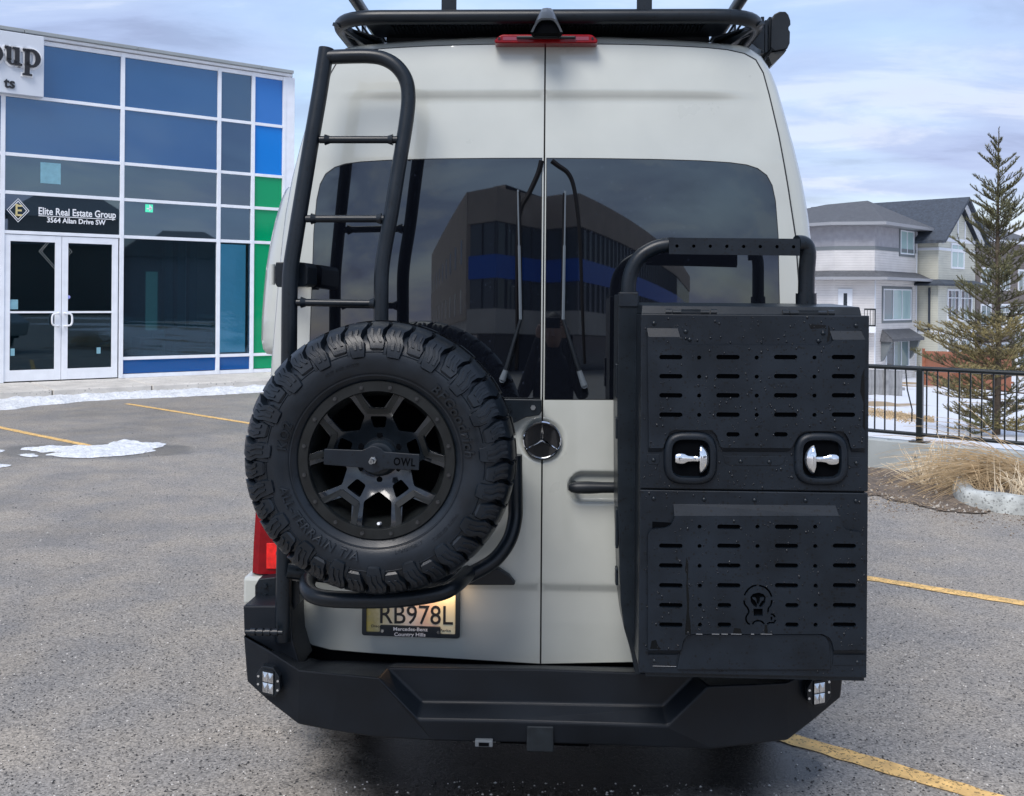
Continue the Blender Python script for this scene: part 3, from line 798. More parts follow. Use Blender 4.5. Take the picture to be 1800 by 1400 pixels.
from mathutils import noise as _nz
sb_ = [(x + .09 * _nz.noise(Vector((x * 5, y * 5, 3))) + .03 * _nz.noise(Vector((x * 18, y * 18, 3))), y + .09 * _nz.noise(Vector((x * 5, y * 5, 9))) * (1 if (Vector((x, y)) - W1).dot(WN) < -.15 else 0)) for x, y in dense(poly, .06)]
soil_sheet(sb_, .040, .0045, 'soil_bed', 1)
def clods():
    rnd = random.Random(15); a, b = MB(), MB()
    for i in range(5200):
        k = rnd.random(); px = rnd.uniform(1490, 1800); py = 828 + 62 * rnd.random() + (px - 1524) * .12 + (rnd.gauss(0, 9) if k < .3 else 0); g0 = on_ground(px, py, .02)
        if (Vector((g0.x, g0.y)) - W1).dot(WN) > -.03: continue
        ins = inside((g0.x, g0.y), sb_)
        if not ins and k > .35: continue
        s_ = rnd.choice((.005, .007, .010, .016)) * rnd.uniform(.6, 1.3) * (1 if ins else .6); t = rnd.uniform(0, 6.3); z = .012 if ins else .0005; mb = a if rnd.random() < .75 else b
        c = [(g0.x + s_ * math.cos(t + j * 1.257) * rnd.uniform(.7, 1.3), g0.y + s_ * math.sin(t + j * 1.257) * rnd.uniform(.7, 1.3), z) for j in range(5)]
        mb.add(c + [(g0.x + rnd.uniform(-.3, .3) * s_, g0.y, z + s_ * rnd.uniform(.7, 1.2))], [(j, (j + 1) % 5, 5) for j in range(5)])
    a.build('soil_clods', mat('soil_clod', (.15, .115, .085), .9, noise=(30, .5)), kind='stuff', fix=False); b.build('gravel', mat('gravel_stone', (.36, .33, .29), .8, noise=(30, .4)), kind='stuff', fix=False)
clods()
# planter island with its kerb
kp = [(1900, 922), (1860, 917), (1800, 908), (1740, 900), (1690, 892), (1674, 878), (1676, 862), (1700, 856), (1745, 846), (1800, 830), (1860, 815)]
kg = [on_ground(*p) for p in kp]; line = spline([(p.x, p.y) for p in kg], 6)
def island():
    e = empty('planter_island', (0, 0, 0)); tag(e, 'raised planting bed with a weathered rounded concrete kerb at the right edge of the lot', 'planter')
    n = len(line); ins = []
    for i, p in enumerate(line):
        a = line[max(0, i - 1)]; b = line[min(n - 1, i + 1)]; d = (b - a).normalized(); nn = Vector((d.y, -d.x)); ins.append(nn)
    prof = [(0, 0), (.01, .10), (.03, .135), (.06, .15), (.13, .15), (.15, .14), (.155, .05)]
    mb = MB(); k = len(prof)
    from mathutils import noise as nz
    vs = []
    for i in range(n):
        for o_, z in prof:
            j = .006 * nz.noise(Vector((line[i].x * 9, line[i].y * 9, z * 20)))
            vs.append((line[i].x + ins[i].x * (o_ + j), line[i].y + ins[i].y * (o_ + j), z + j))
    mb.add(vs, [(i * k + j, (i + 1) * k + j, (i + 1) * k + j + 1, i * k + j + 1) for i in range(n - 1) for j in range(k - 1)])
    mb.build('kerb', mat('weathered_kerb', (.40, .42, .41), .85, noise=(6, .35, 9), bump=(50, .7, .01), spots=(60, .8, .6, .6)), e, smooth=40)
    inner = [(line[i].x + ins[i].x * .15, line[i].y + ins[i].y * .15) for i in range(n)]
    s = soil_sheet([tuple(p) for p in inner], .05, .10, 'soil', 4, .05); s.parent = e; del s['kind']
    return inner
inner = island()

# ------------------------------------------------------------------ vegetation
M['straw'] = mat('dry_straw', (.46, .34, .20), .7, noise=(9, .35))
M['straw2'] = mat('pale_dry_twig', (.78, .66, .48), .7, noise=(9, .25))
M['bark'] = mat('spruce_bark', (.10, .075, .055), .9, noise=(20, .4), bump=(40, .6, .01))
M['needle'] = mat('spruce_needles', (.155, .150, .068), .6, noise=(5, .5))
M['needle2'] = mat('pale_spruce_needles', (.30, .25, .11), .65, noise=(4, .4))
def twig(mb, p, d, L, r, rnd, bend=(0, 0, 0), n=5, wob=.08):
    pts = [Vector(p)]; d = Vector(d).normalized(); b = Vector(bend)
    for i in range(n):
        d = (d + b / n + Vector((rnd.gauss(0, wob), rnd.gauss(0, wob), rnd.gauss(0, wob)))).normalized(); pts.append(pts[-1] + d * L / n)
    mb.tube(pts, [r * (1 - .75 * i / n) for i in range(n + 1)], 3, caps=False); return pts
def coral_bush():
    rnd = random.Random(21); c = on_ground(1636, 858); e = empty('dry_shrub', c)
    tag(e, 'small pale leafless shrub with forking twigs sprawling on the soil by the concrete wall', 'shrub')
    mb = MB()
    for i in range(30):
        a = rnd.uniform(-.2, pi + .2) if i % 3 else rnd.uniform(0, 2 * pi); el = rnd.uniform(.25, 1.2)
        d = Vector((math.cos(a) * math.cos(el), math.sin(a) * math.cos(el) * .7, math.sin(el)))
        p = twig(mb, (rnd.uniform(-.12, .25), rnd.uniform(-.06, .08), .01), d, rnd.uniform(.26, .50), .0085, rnd, (0, 0, .5), 6, .13)
        for q in (2, 3, 4):
            if rnd.random() < .8:
                dd = d + Vector((rnd.uniform(-.8, .8), rnd.uniform(-.8, .8), rnd.uniform(0, .8))); twig(mb, p[q], dd, rnd.uniform(.10, .26), .0058, rnd, (0, 0, .3), 4, .15)
    for i in range(7):
        twig(mb, (-.05 + rnd.uniform(0, .1), 0, .02), (-1, rnd.uniform(-.3, .3), .15), rnd.uniform(.3, .5), .006, rnd, (0, 0, .3), 6, .1)
    mb.build('stems', M['straw2'], e, smooth=60, fix=False)
coral_bush()
def arching_grass(px, py, z, lean, n, Ls, seed, label, mt, spread=.35):
    rnd = random.Random(seed); c = on_ground(px, py, z); e = empty('dry_grass_clump', c); tag(e, label, 'dry grass', 'dry grass clumps in the planting bed')
    mb = MB()
    for i in range(n):
        a = rnd.gauss(0, 1.0); d = Vector((lean[0] + rnd.gauss(0, .30), lean[1] + rnd.gauss(0, .35), lean[2] + rnd.gauss(0, .22)))
        twig(mb, (rnd.gauss(0, spread), rnd.gauss(0, spread * .6), 0), d, rnd.uniform(*Ls), rnd.uniform(.003, .0055), rnd, (lean[0] * .5, 0, -.95), 8, .05)
    mb.build('stems', mt, e, smooth=60, fix=False)
arching_grass(1830, 850, .12, (-1.0, .1, .6), 330, (.7, 1.45), 3, 'big arching clump of straw coloured grass leaning over the kerb towards the railing', M['straw'], .13)
arching_grass(1745, 862, .12, (-.1, 0, .8), 60, (.12, .3), 4, 'low tuft of dry grass in the front of the planting bed', M['straw'], .14)
arching_grass(1800, 872, .12, (.0, 0, .9), 70, (.15, .35), 5, 'upright tuft of dry grass behind the kerb at the photo edge', M['straw2'], .10)
arching_grass(1700, 842, .01, (-.8, .1, .45), 80, (.35, .8), 6, 'thin flat clump of dry grass lying along the foot of the wall', M['straw2'], .10)
def litter():
    rnd = random.Random(9); mb = MB()
    for i in range(420):
        px = rnd.uniform(1500, 1860); t = rnd.uniform(0, 1); g0 = on_ground(px, 842 + 50 * t, .03)
        if (Vector((g0.x, g0.y)) - W1).dot(WN) > -.05: continue
        a = rnd.uniform(0, pi); L = rnd.uniform(.01, .05); w = rnd.uniform(.0015, .005); d = Vector((math.cos(a), math.sin(a), rnd.uniform(-.1, .4))) * L; s_ = Vector((-math.sin(a), math.cos(a), 0)) * w
        g0.z = .032 if px < 1670 else .05
        mb.add([g0 - s_, g0 + d - s_, g0 + d + s_, g0 + s_], [(0, 1, 2, 3)])
    mb.build('dry_leaf_litter', M['straw'], kind='stuff', fix=False)
litter()
def grit():
    rnd = random.Random(77); a, b = MB(), MB()
    for i in range(9000):
        px = rnd.uniform(-40, 1840); py = 700 + 720 * rnd.random() ** .75; g0 = on_ground(px, py, 0)
        if (Vector((g0.x, g0.y)) - W1).dot(WN) > -1.6 or g0.y > 13 or (-.85 < g0.x < 1.05 and g0.y > 3.6): continue
        s_ = rnd.choice((.0018, .0022, .003, .0042)) * rnd.uniform(.7, 1.3) * (1 + g0.y * .05); t = rnd.uniform(0, 6.3); mb = a if rnd.random() < .62 else b
        c = [(g0.x + s_ * math.cos(t + k * 1.57) * rnd.uniform(.7, 1.3), g0.y + s_ * math.sin(t + k * 1.57) * rnd.uniform(.7, 1.3), .0005) for k in range(4)]
        mb.add(c + [(g0.x + rnd.uniform(-.3, .3) * s_, g0.y, .0005 + s_ * .8)], [(0, 1, 4), (1, 2, 4), (2, 3, 4), (3, 0, 4)])
    a.build('dark_grit', mat('dark_stone', (.035, .034, .034), .5), kind='stuff', fix=False); b.build('pale_grit', mat('pale_stone', (.50, .48, .45), .5), kind='stuff', fix=False)
grit()
def spruce(name, loc_, H, Rb, seed, label, group=None, dens=1.0):
    rnd = random.Random(seed); e = empty(name, loc_); tag(e, label, 'tree', group)
    tr = MB(); tr.tube([(0, 0, -.1), (.02, .01, H * .3), (-.01, 0, H * .6), (0, .01, H * .9), (0, 0, H)], [.05, .04, .028, .010, .004], 8)
    br = MB(); nd = MB(); nd2 = MB()
    def needles(p, q, dense_, big, target):
        big *= 1.35
        ax = (q - p); L = ax.length
        if L < 1e-4: return
        ax.normalize(); u = ax.orthogonal().normalized(); v = ax.cross(u); k = int(L * dense_)
        for i in range(k):
            t = (i + rnd.random()) / k; a = rnd.uniform(0, 2 * pi); rad = u * math.cos(a) + v * math.sin(a)
            b = p + ax * (L * t); tip = b + (ax * .75 + rad * .75 + Vector((0, 0, .15))) * big * rnd.uniform(.7, 1.2); side = ax.cross(rad) * .0042
            target.add([b - side, b + side, tip], [(0, 1, 2)])
    z = .12
    while z < H - .12:
        t = z / H; Lb = Rb * (1 - t) ** .80 * (1.0 if t > .12 else .85) + .06
        nb = rnd.choice((4, 6, 7)) if t < .8 else 4; a0 = rnd.uniform(0, 2 * pi)
        for k in range(nb):
            if rnd.random() < .22: continue
            a = a0 + 2 * pi * k / nb + rnd.gauss(0, .28); L = Lb * rnd.uniform(.5, 1.15); rise = -.12 + .95 * t ** 1.4 + rnd.gauss(0, .08)
            d = Vector((math.cos(a), math.sin(a), rise)).normalized(); p = Vector((0, 0, z + rnd.uniform(-.04, .04))); pts = [p.copy()]; n = 7
            for i in range(n):
                d = (d + Vector((rnd.gauss(0, .06), rnd.gauss(0, .06), .06 + rnd.gauss(0, .04)))).normalized(); p = p + d * L / n; pts.append(p.copy())
            br.tube(pts, [.011 * (1 - .8 * i / n) * (L / Rb * .6 + .4) for i in range(n + 1)], 4, caps=False)
            tgt = nd2 if (t < .36 and rnd.random() < .55) else nd
            for i in range(2 if L > .4 else 0, n): needles(pts[i], pts[i + 1], 270 * dens, .023, tgt)
            for i in range(1, n):
                for sd_ in (-1, 1):
                    if rnd.random() < .12: continue
                    side = d.cross(Vector((0, 0, 1))).normalized() * sd_; l2 = L * .42 * (1 - i / n * .65) * rnd.uniform(.6, 1.1)
                    dd = (d * .8 + side * .8 + Vector((0, 0, rnd.uniform(.0, .45)))).normalized(); q = pts[i]; q2 = q + dd * l2 * .5; q3 = q2 + (dd + Vector((0, 0, .35)) + d * .3).normalized() * l2 * .5
                    br.tube([q, q2, q3], [.004, .003, .0015], 3, caps=False)
                    needles(q, q2, 270 * dens, .021, tgt); needles(q2, q3, 300 * dens, .021, tgt)
                    if l2 > .16:
                        for s3 in (-1, 1):
                            dd3 = (dd + dd.cross(Vector((0, 0, 1))).normalized() * s3 * .9 + Vector((0, 0, .2))).normalized(); q4 = q2 + dd3 * l2 * .45
                            br.tube([q2, q4], [.003, .0015], 3, caps=False); needles(q2, q4, 330 * dens, .020, tgt)
        z += rnd.uniform(.10, .20) * (1.0 - .25 * t)
    needles(Vector((0, 0, H * .9)), Vector((0, 0, H)), 260, .02, nd)
    tr.build('trunk', M['bark'], e, smooth=50); br.build('branches', M['bark'], e, fix=False)
    c = nd.build('crown', M['needle'], e, fix=False); nd2.build('dry_needles', M['needle2'], e, fix=False)
    return e
TP = at_depth(1752, 760, 11.6 * K)
print('tree base', TP, 'ground', ground_z(TP.x, TP.y))
spruce('spruce_tree', (TP.x, TP.y, ground_z(TP.x, TP.y) - .02), at_depth(1752, 222, 11.6 * K).z - ground_z(TP.x, TP.y), 1.25, 12,
       'young olive green spruce with dry lower twigs behind the black railing')

# ------------------------------------------------------------------ houses beyond
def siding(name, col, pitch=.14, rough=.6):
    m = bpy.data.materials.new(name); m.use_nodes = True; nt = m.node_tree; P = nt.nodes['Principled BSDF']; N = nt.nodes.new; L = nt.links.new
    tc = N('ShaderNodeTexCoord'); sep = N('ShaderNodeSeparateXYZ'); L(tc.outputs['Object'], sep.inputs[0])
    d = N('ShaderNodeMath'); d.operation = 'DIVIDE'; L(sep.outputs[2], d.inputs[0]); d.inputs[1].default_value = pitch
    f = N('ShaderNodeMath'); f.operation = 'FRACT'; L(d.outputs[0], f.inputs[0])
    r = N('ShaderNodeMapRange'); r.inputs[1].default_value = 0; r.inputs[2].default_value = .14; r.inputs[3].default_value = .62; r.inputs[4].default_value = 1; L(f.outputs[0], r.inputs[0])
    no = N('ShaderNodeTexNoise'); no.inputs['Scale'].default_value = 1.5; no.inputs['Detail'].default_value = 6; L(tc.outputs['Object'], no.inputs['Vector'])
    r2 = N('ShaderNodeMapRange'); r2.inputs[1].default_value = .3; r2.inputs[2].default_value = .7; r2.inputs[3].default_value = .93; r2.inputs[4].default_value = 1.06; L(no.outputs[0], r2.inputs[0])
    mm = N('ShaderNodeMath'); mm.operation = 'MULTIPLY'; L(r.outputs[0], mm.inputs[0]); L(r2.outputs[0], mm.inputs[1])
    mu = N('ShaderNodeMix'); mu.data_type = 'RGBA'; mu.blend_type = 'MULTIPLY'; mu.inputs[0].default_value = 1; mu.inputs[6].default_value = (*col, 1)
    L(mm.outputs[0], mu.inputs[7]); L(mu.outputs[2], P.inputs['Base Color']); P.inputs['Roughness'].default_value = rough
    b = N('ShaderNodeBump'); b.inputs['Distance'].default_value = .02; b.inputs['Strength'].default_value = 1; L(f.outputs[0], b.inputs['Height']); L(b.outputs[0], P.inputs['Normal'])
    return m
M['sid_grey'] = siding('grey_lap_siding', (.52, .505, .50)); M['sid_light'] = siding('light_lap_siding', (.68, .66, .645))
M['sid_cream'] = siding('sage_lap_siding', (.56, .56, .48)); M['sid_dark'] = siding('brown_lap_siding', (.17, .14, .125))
M['stucco'] = mat('mauve_grey_stucco', (.33, .33, .355), .85, noise=(3, .12), bump=(30, .4, .01))
M['shingle'] = mat('roof_shingles', (.085, .09, .10), .85, noise=(6, .35, 9), bump=(14, .8, .03))
M['shingle2'] = mat('blue_roof_shingles', (.05, .062, .082), .85, noise=(6, .35, 9), bump=(14, .8, .03))
M['trim_grey'] = mat('grey_trim', (.16, .18, .19), .6); M['trim_white'] = mat('white_trim', (.72, .75, .79), .5); M['eave'] = mat('eave_gutter', (.27, .28, .30), .5); M['eave_dark'] = mat('navy_gutter', (.03, .04, .06), .5)
M['hglass'] = mat('house_glass', (.16, .22, .23), .03, ior=1.6); M['curtain'] = mat('curtained_glass', (.36, .50, .50), .05, ior=1.5); M['hglass_dark'] = mat('dark_house_glass', (.04, .05, .06), .03, ior=1.6)
M['wood_red'] = mat('red_brown_fence_wood', (.30, .12, .07), .75, noise=(5, .3)); M['wood_grey'] = mat('grey_fence_wood', (.27, .27, .27), .8, noise=(5, .25))
class Wall:
    """a vertical wall plane between two ground points; px -> local along"""
    def __init__(s, a, b): s.a = Vector(a); s.b = Vector(b); s.d = (s.b - s.a).normalized(); s.n = Vector((s.d.y, -s.d.x))
    def hit(s, px, py):
        r = ray(px, py); d = Vector((r.x, r.y)); den = d.dot(s.n); t = s.a.dot(s.n) / den; q = d * t
        return (q - s.a).dot(s.d), CAMH + r.z * t
    def pt(s, u, z, off=0.0):
        p = s.a + s.d * u + s.n * off; return (p.x, p.y, z)
    def solid(s, mb, u0, u1, z0, z1, o0, o1):
        lo = [s.pt(u0, z0, o1), s.pt(u1, z0, o1), s.pt(u1, z1, o1), s.pt(u0, z1, o1)]
        hi = [s.pt(u0, z0, o0), s.pt(u1, z0, o0), s.pt(u1, z1, o0), s.pt(u0, z1, o0)]
        return mb.prism(lo, hi)
def house_window(W, parent, px0, py0, px1, py1, nx=1, nz=1, frame=None, glass=None, fw=.07, sash=.05, top=None, trim=None):
    u0, z1 = W.hit(px0, py0); u1, z0 = W.hit(px1, py1)
    fr = frame or M['trim_white']; mb = MB()
    W.solid(mb, u0, u0 + fw, z0, z1, .0, .06); W.solid(mb, u1 - fw, u1, z0, z1, .0, .06)
    W.solid(mb, u0 + fw, u1 - fw, z0, z0 + fw, .0, .06); W.solid(mb, u0 + fw, u1 - fw, z1 - fw, z1, .0, .06)
    iu0, iu1, iz0, iz1 = u0 + fw, u1 - fw, z0 + fw, z1 - fw
    for k in range(1, nx):
        x = iu0 + (iu1 - iu0) * k / nx; W.solid(mb, x - sash / 2, x + sash / 2, iz0, iz1, .0, .05)
    if top:
        z = iz1 - (iz1 - iz0) * top; W.solid(mb, iu0, iu1, z - sash / 2, z + sash / 2, .0, .045)
    f = mb.build('window', fr, parent)
    if trim:
        mb = MB(); tw = .14
        W.solid(mb, u0 - tw, u0, z0 - tw, z1 + tw, 0, .04); W.solid(mb, u1, u1 + tw, z0 - tw, z1 + tw, 0, .04)
        W.solid(mb, u0, u1, z0 - tw, z0, 0, .04); W.solid(mb, u0, u1, z1, z1 + tw, 0, .04); mb.build('window_trim', trim, parent)
    for k in range(nx):
        a = iu0 + (iu1 - iu0) * k / nx; b = iu0 + (iu1 - iu0) * (k + 1) / nx; mb = MB(); W.solid(mb, a, b, iz0, iz1, -.01, .01)
        g = glass if not isinstance(glass, (list, tuple)) else glass[k]
        mb.build('pane', g or M['hglass'], f)
    return f
def prism_z(poly, z0, z1):
    return MB().prism([(p[0], p[1], z0) for p in poly], [(p[0], p[1], z1) for p in poly])
def grow(poly, d):
    n = len(poly); out = []
    ar = sum(poly[i][0] * poly[(i + 1) % n][1] - poly[(i + 1) % n][0] * poly[i][1] for i in range(n)); sg = 1 if ar > 0 else -1
    for i in range(n):
        p0, p1, p2 = Vector(poly[i - 1]), Vector(poly[i]), Vector(poly[(i + 1) % n]); e1 = (p1 - p0).normalized(); e2 = (p2 - p1).normalized()
        n1 = Vector((e1.y, -e1.x)) * sg; n2 = Vector((e2.y, -e2.x)) * sg; m_ = (n1 + n2); m_ = m_ / max(.3, m_.length_squared) * 2
        out.append(tuple(p1 + m_ * d))
    return out
GZ = -2.75
def house_one():
    X = lambda px, Y: ((px - 900) / F * Y * K, Y * K)
    fp = [X(1290, 50.0), X(1418, 48.6), X(1467, 47.4), X(1537, 47.0), X(1611, 50.6)]
    e_ = Vector(fp[4]); fp += [(e_.x - 4.4, e_.y + 9.0), (fp[0][0] - 1.5, 60 * K)]
    e = empty('grey_house', (fp[3][0], fp[3][1], GZ)); tag(e, 'three storey grey house with hip roof just right of the storage box', 'house')
    e2 = e; inv = Matrix.Translation((-fp[3][0], -fp[3][1], -GZ))
    parts = []
    def B(mb, name, m, **k):
        mb.v = [tuple(inv @ Vector(v)) for v in mb.v]; return mb.build(name, m, e, **k)
    W3 = Wall(fp[2], fp[3]); W4 = Wall(fp[3], fp[4]); W2 = Wall(fp[1], fp[2]); W5 = Wall(fp[0], fp[1])
    ze = W3.hit(1530, 392)[1]; zs = W3.hit(1530, 485)[1]; zm = W3.hit(1530, 436)[1]
    B(prism_z(fp, GZ - .3, zs - .2), 'lower_wall', M['sid_light']); B(prism_z(fp, zs - .2, zm), 'middle_wall', M['sid_light'])
    B(prism_z(grow(fp, .0), zm, ze), 'upper_wall', M['stucco'])
    B(prism_z(grow(fp, .03), zm - .10, zm + .10), 'trim_band', M['trim_grey'])
    # skirt roof between the storeys
    g0 = grow(fp, .02); g1 = grow(fp, .85); mb = MB(); n = 4
    mb.add([(p[0], p[1], zs + .28) for p in g0[:5]] + [(p[0], p[1], zs - .12) for p in g1[:5]] + [(p[0], p[1], zs - .22) for p in g1[:5]] + [(p[0], p[1], zs - .22) for p in g0[:5]],
           [(i, i + 1, i + 6, i + 5) for i in range(4)] + [(i + 5, i + 6, i + 11, i + 10) for i in range(4)] + [(i + 10, i + 11, i + 16, i + 15) for i in range(4)] + [(4, 9, 14, 19)])
    B(mb, 'skirt_roof', M['shingle'])
    mb = MB(); g2 = grow(fp, .86); g3 = grow(fp, .95)
    mb.prism([(p[0], p[1], zs - .24) for p in g2[:5]] + [(p[0], p[1], zs - .24) for p in g3[:5][::-1]], [(p[0], p[1], zs - .08) for p in g2[:5]] + [(p[0], p[1], zs - .08) for p in g3[:5][::-1]])
    B(mb, 'gutter', M['eave'])
    # main hip roof
    ev = grow(fp, .8); r1 = at_depth(1452, 360, 53 * K); r2 = at_depth(1525, 353, 52.5 * K)
    mb = MB(); n = len(ev); mb.add([(p[0], p[1], ze + .02) for p in ev] + [tuple(r1), tuple(r2)], [(0, 1, n), (1, 2, n + 1, n), (2, 3, n + 1), (3, 4, n + 1), (4, 5, n + 1), (5, 6, n, n + 1), (6, 0, n), tuple(range(n))[::-1]])
    rf = B(mb, 'roof', M['shingle'])
    B(prism_z(grow(fp, .84), ze - .16, ze + .015), 'eave', M['eave'])
    t = Vector(r2) - Vector((fp[3][0], fp[3][1], GZ)); MB().box(t.x + 1.0, t.x + 1.5, t.y - .6, t.y - .2, t.z - .9, t.z - .45)
    def shifted(f, *a, **k):
        o = f(*a, **k); return o
    class WW(Wall):
        def pt(s, u, z, off=0.0): return tuple(inv @ Vector(Wall.pt(s, u, z, off)))
    A4 = WW(fp[3], fp[4]); A3 = WW(fp[2], fp[3]); A2 = WW(fp[1], fp[2]); A5 = WW(fp[0], fp[1])
    cx_ = lambda x: 1400 + x / 2.5925
    cy_ = lambda y: 180 + y / 2.5925
    house_window(A4, e, cx_(472), cy_(582), cx_(533), cy_(697), 2, frame=M['trim_white'], glass=M['curtain'], trim=M['trim_grey'])
    house_window(A4, e, cx_(394), cy_(850), cx_(520), cy_(992), 3, frame=M['trim_white'], glass=[M['hglass'], M['curtain'], M['curtain']], trim=M['trim_grey'], top=None)
    house_window(A4, e, cx_(406), cy_(1090), cx_(510), cy_(1204), 3, frame=M['trim_white'], glass=[M['hglass_dark'], M['hglass'], M['hglass']])
    house_window(A5, e, cx_(78), cy_(572), cx_(124), cy_(718), 2, frame=M['trim_white'], glass=M['hglass'], trim=M['trim_grey'], top=.25)
    house_window(A5, e, cx_(95), cy_(846), cx_(140), cy_(1000), 2, frame=M['trim_white'], glass=M['hglass'], trim=M['trim_grey'])
    # balcony door
    u0, z1 = A3.hit(cx_(190), cy_(850)); u1, _ = A3.hit(cx_(255), cy_(850)); z0 = A3.hit(cx_(255), cy_(1000))[1]; mb = MB(); A3.solid(mb, u0, u1, z0, z1, 0, .06)
    d = mb.build('door', M['trim_white'], e); mb = MB(); A3.solid(mb, u0 + .28, u1 - .28, z0 + .7, z1 - .25, .061, .07); mb.build('pane', M['hglass_dark'], d)
    # corner boards
    mb = MB()
    for w in (A4,):
        w.solid(mb, .0, .12, GZ, zs - .25, .005, .04); w.solid(mb, (Vector(fp[4]) - Vector(fp[3])).length - .14, (Vector(fp[4]) - Vector(fp[3])).length, GZ, ze - .2, .005, .04)
    mb.build('corner_board', M['trim_white'], e)
    # bay hood with brackets
    u0, z1 = A4.hit(cx_(380), cy_(1036)); u1, z0 = A4.hit(cx_(570), cy_(1073)); u1 = min(u1, u0 + 4.4); mb = MB()
    mb.add([A4.pt(u0 + .3, z1, .0), A4.pt(u1 - .3, z1, .0), A4.pt(u1, z0 + .08, .75), A4.pt(u0, z0 + .08, .75), A4.pt(u0 + .0, z0 - .08, .75), A4.pt(u1, z0 - .08, .75), A4.pt(u1, z0 - .08, 0), A4.pt(u0, z0 - .08, 0)],
           [(0, 1, 2, 3), (3, 2, 5, 4), (4, 5, 6, 7), (0, 3, 4, 7), (1, 6, 5, 2), (0, 7, 6, 1)]); mb.build('window_hood', M['shingle'], e)
    for u in (u0 + .15, u1 - .40):
        mb = MB(); lp = [(0, z0 - .09), (.6, z0 - .09), (.45, z0 - .5), (.12, z0 - 1.1), (0, z0 - 1.2)]
        mb.prism([A4.pt(u, z, o) for o, z in lp], [A4.pt(u + .22, z, o) for o, z in lp]); mb.build('bracket', M['trim_grey'], e)
    # balcony rail at the corner
    ub = A3.hit(cx_(300), cy_(960))[0]; uc = A3.hit(cx_(352), cy_(960))[0]; zt_, zb_ = A3.hit(cx_(330), cy_(940))[1], A3.hit(cx_(330), cy_(1020))[1]
    mb = MB(); A3.solid(mb, ub, uc, zt_ - .08, zt_, .8, .88); A3.solid(mb, ub, uc, zb_, zb_ + .08, .8, .88); A3.solid(mb, uc - .06, uc, zb_, zt_, .8, .88)
    for k in range(4): u = ub + (uc - ub) * k / 4; A3.solid(mb, u, u + .03, zb_, zt_, .82, .86)
    mb.build('balcony_rail', M['rail'], e); mb = MB(); A3.solid(mb, ub - 1, uc, zb_ - .35, zb_ - .01, .0, .9); mb.build('balcony_floor', M['trim_white'], e)
    return e, fp
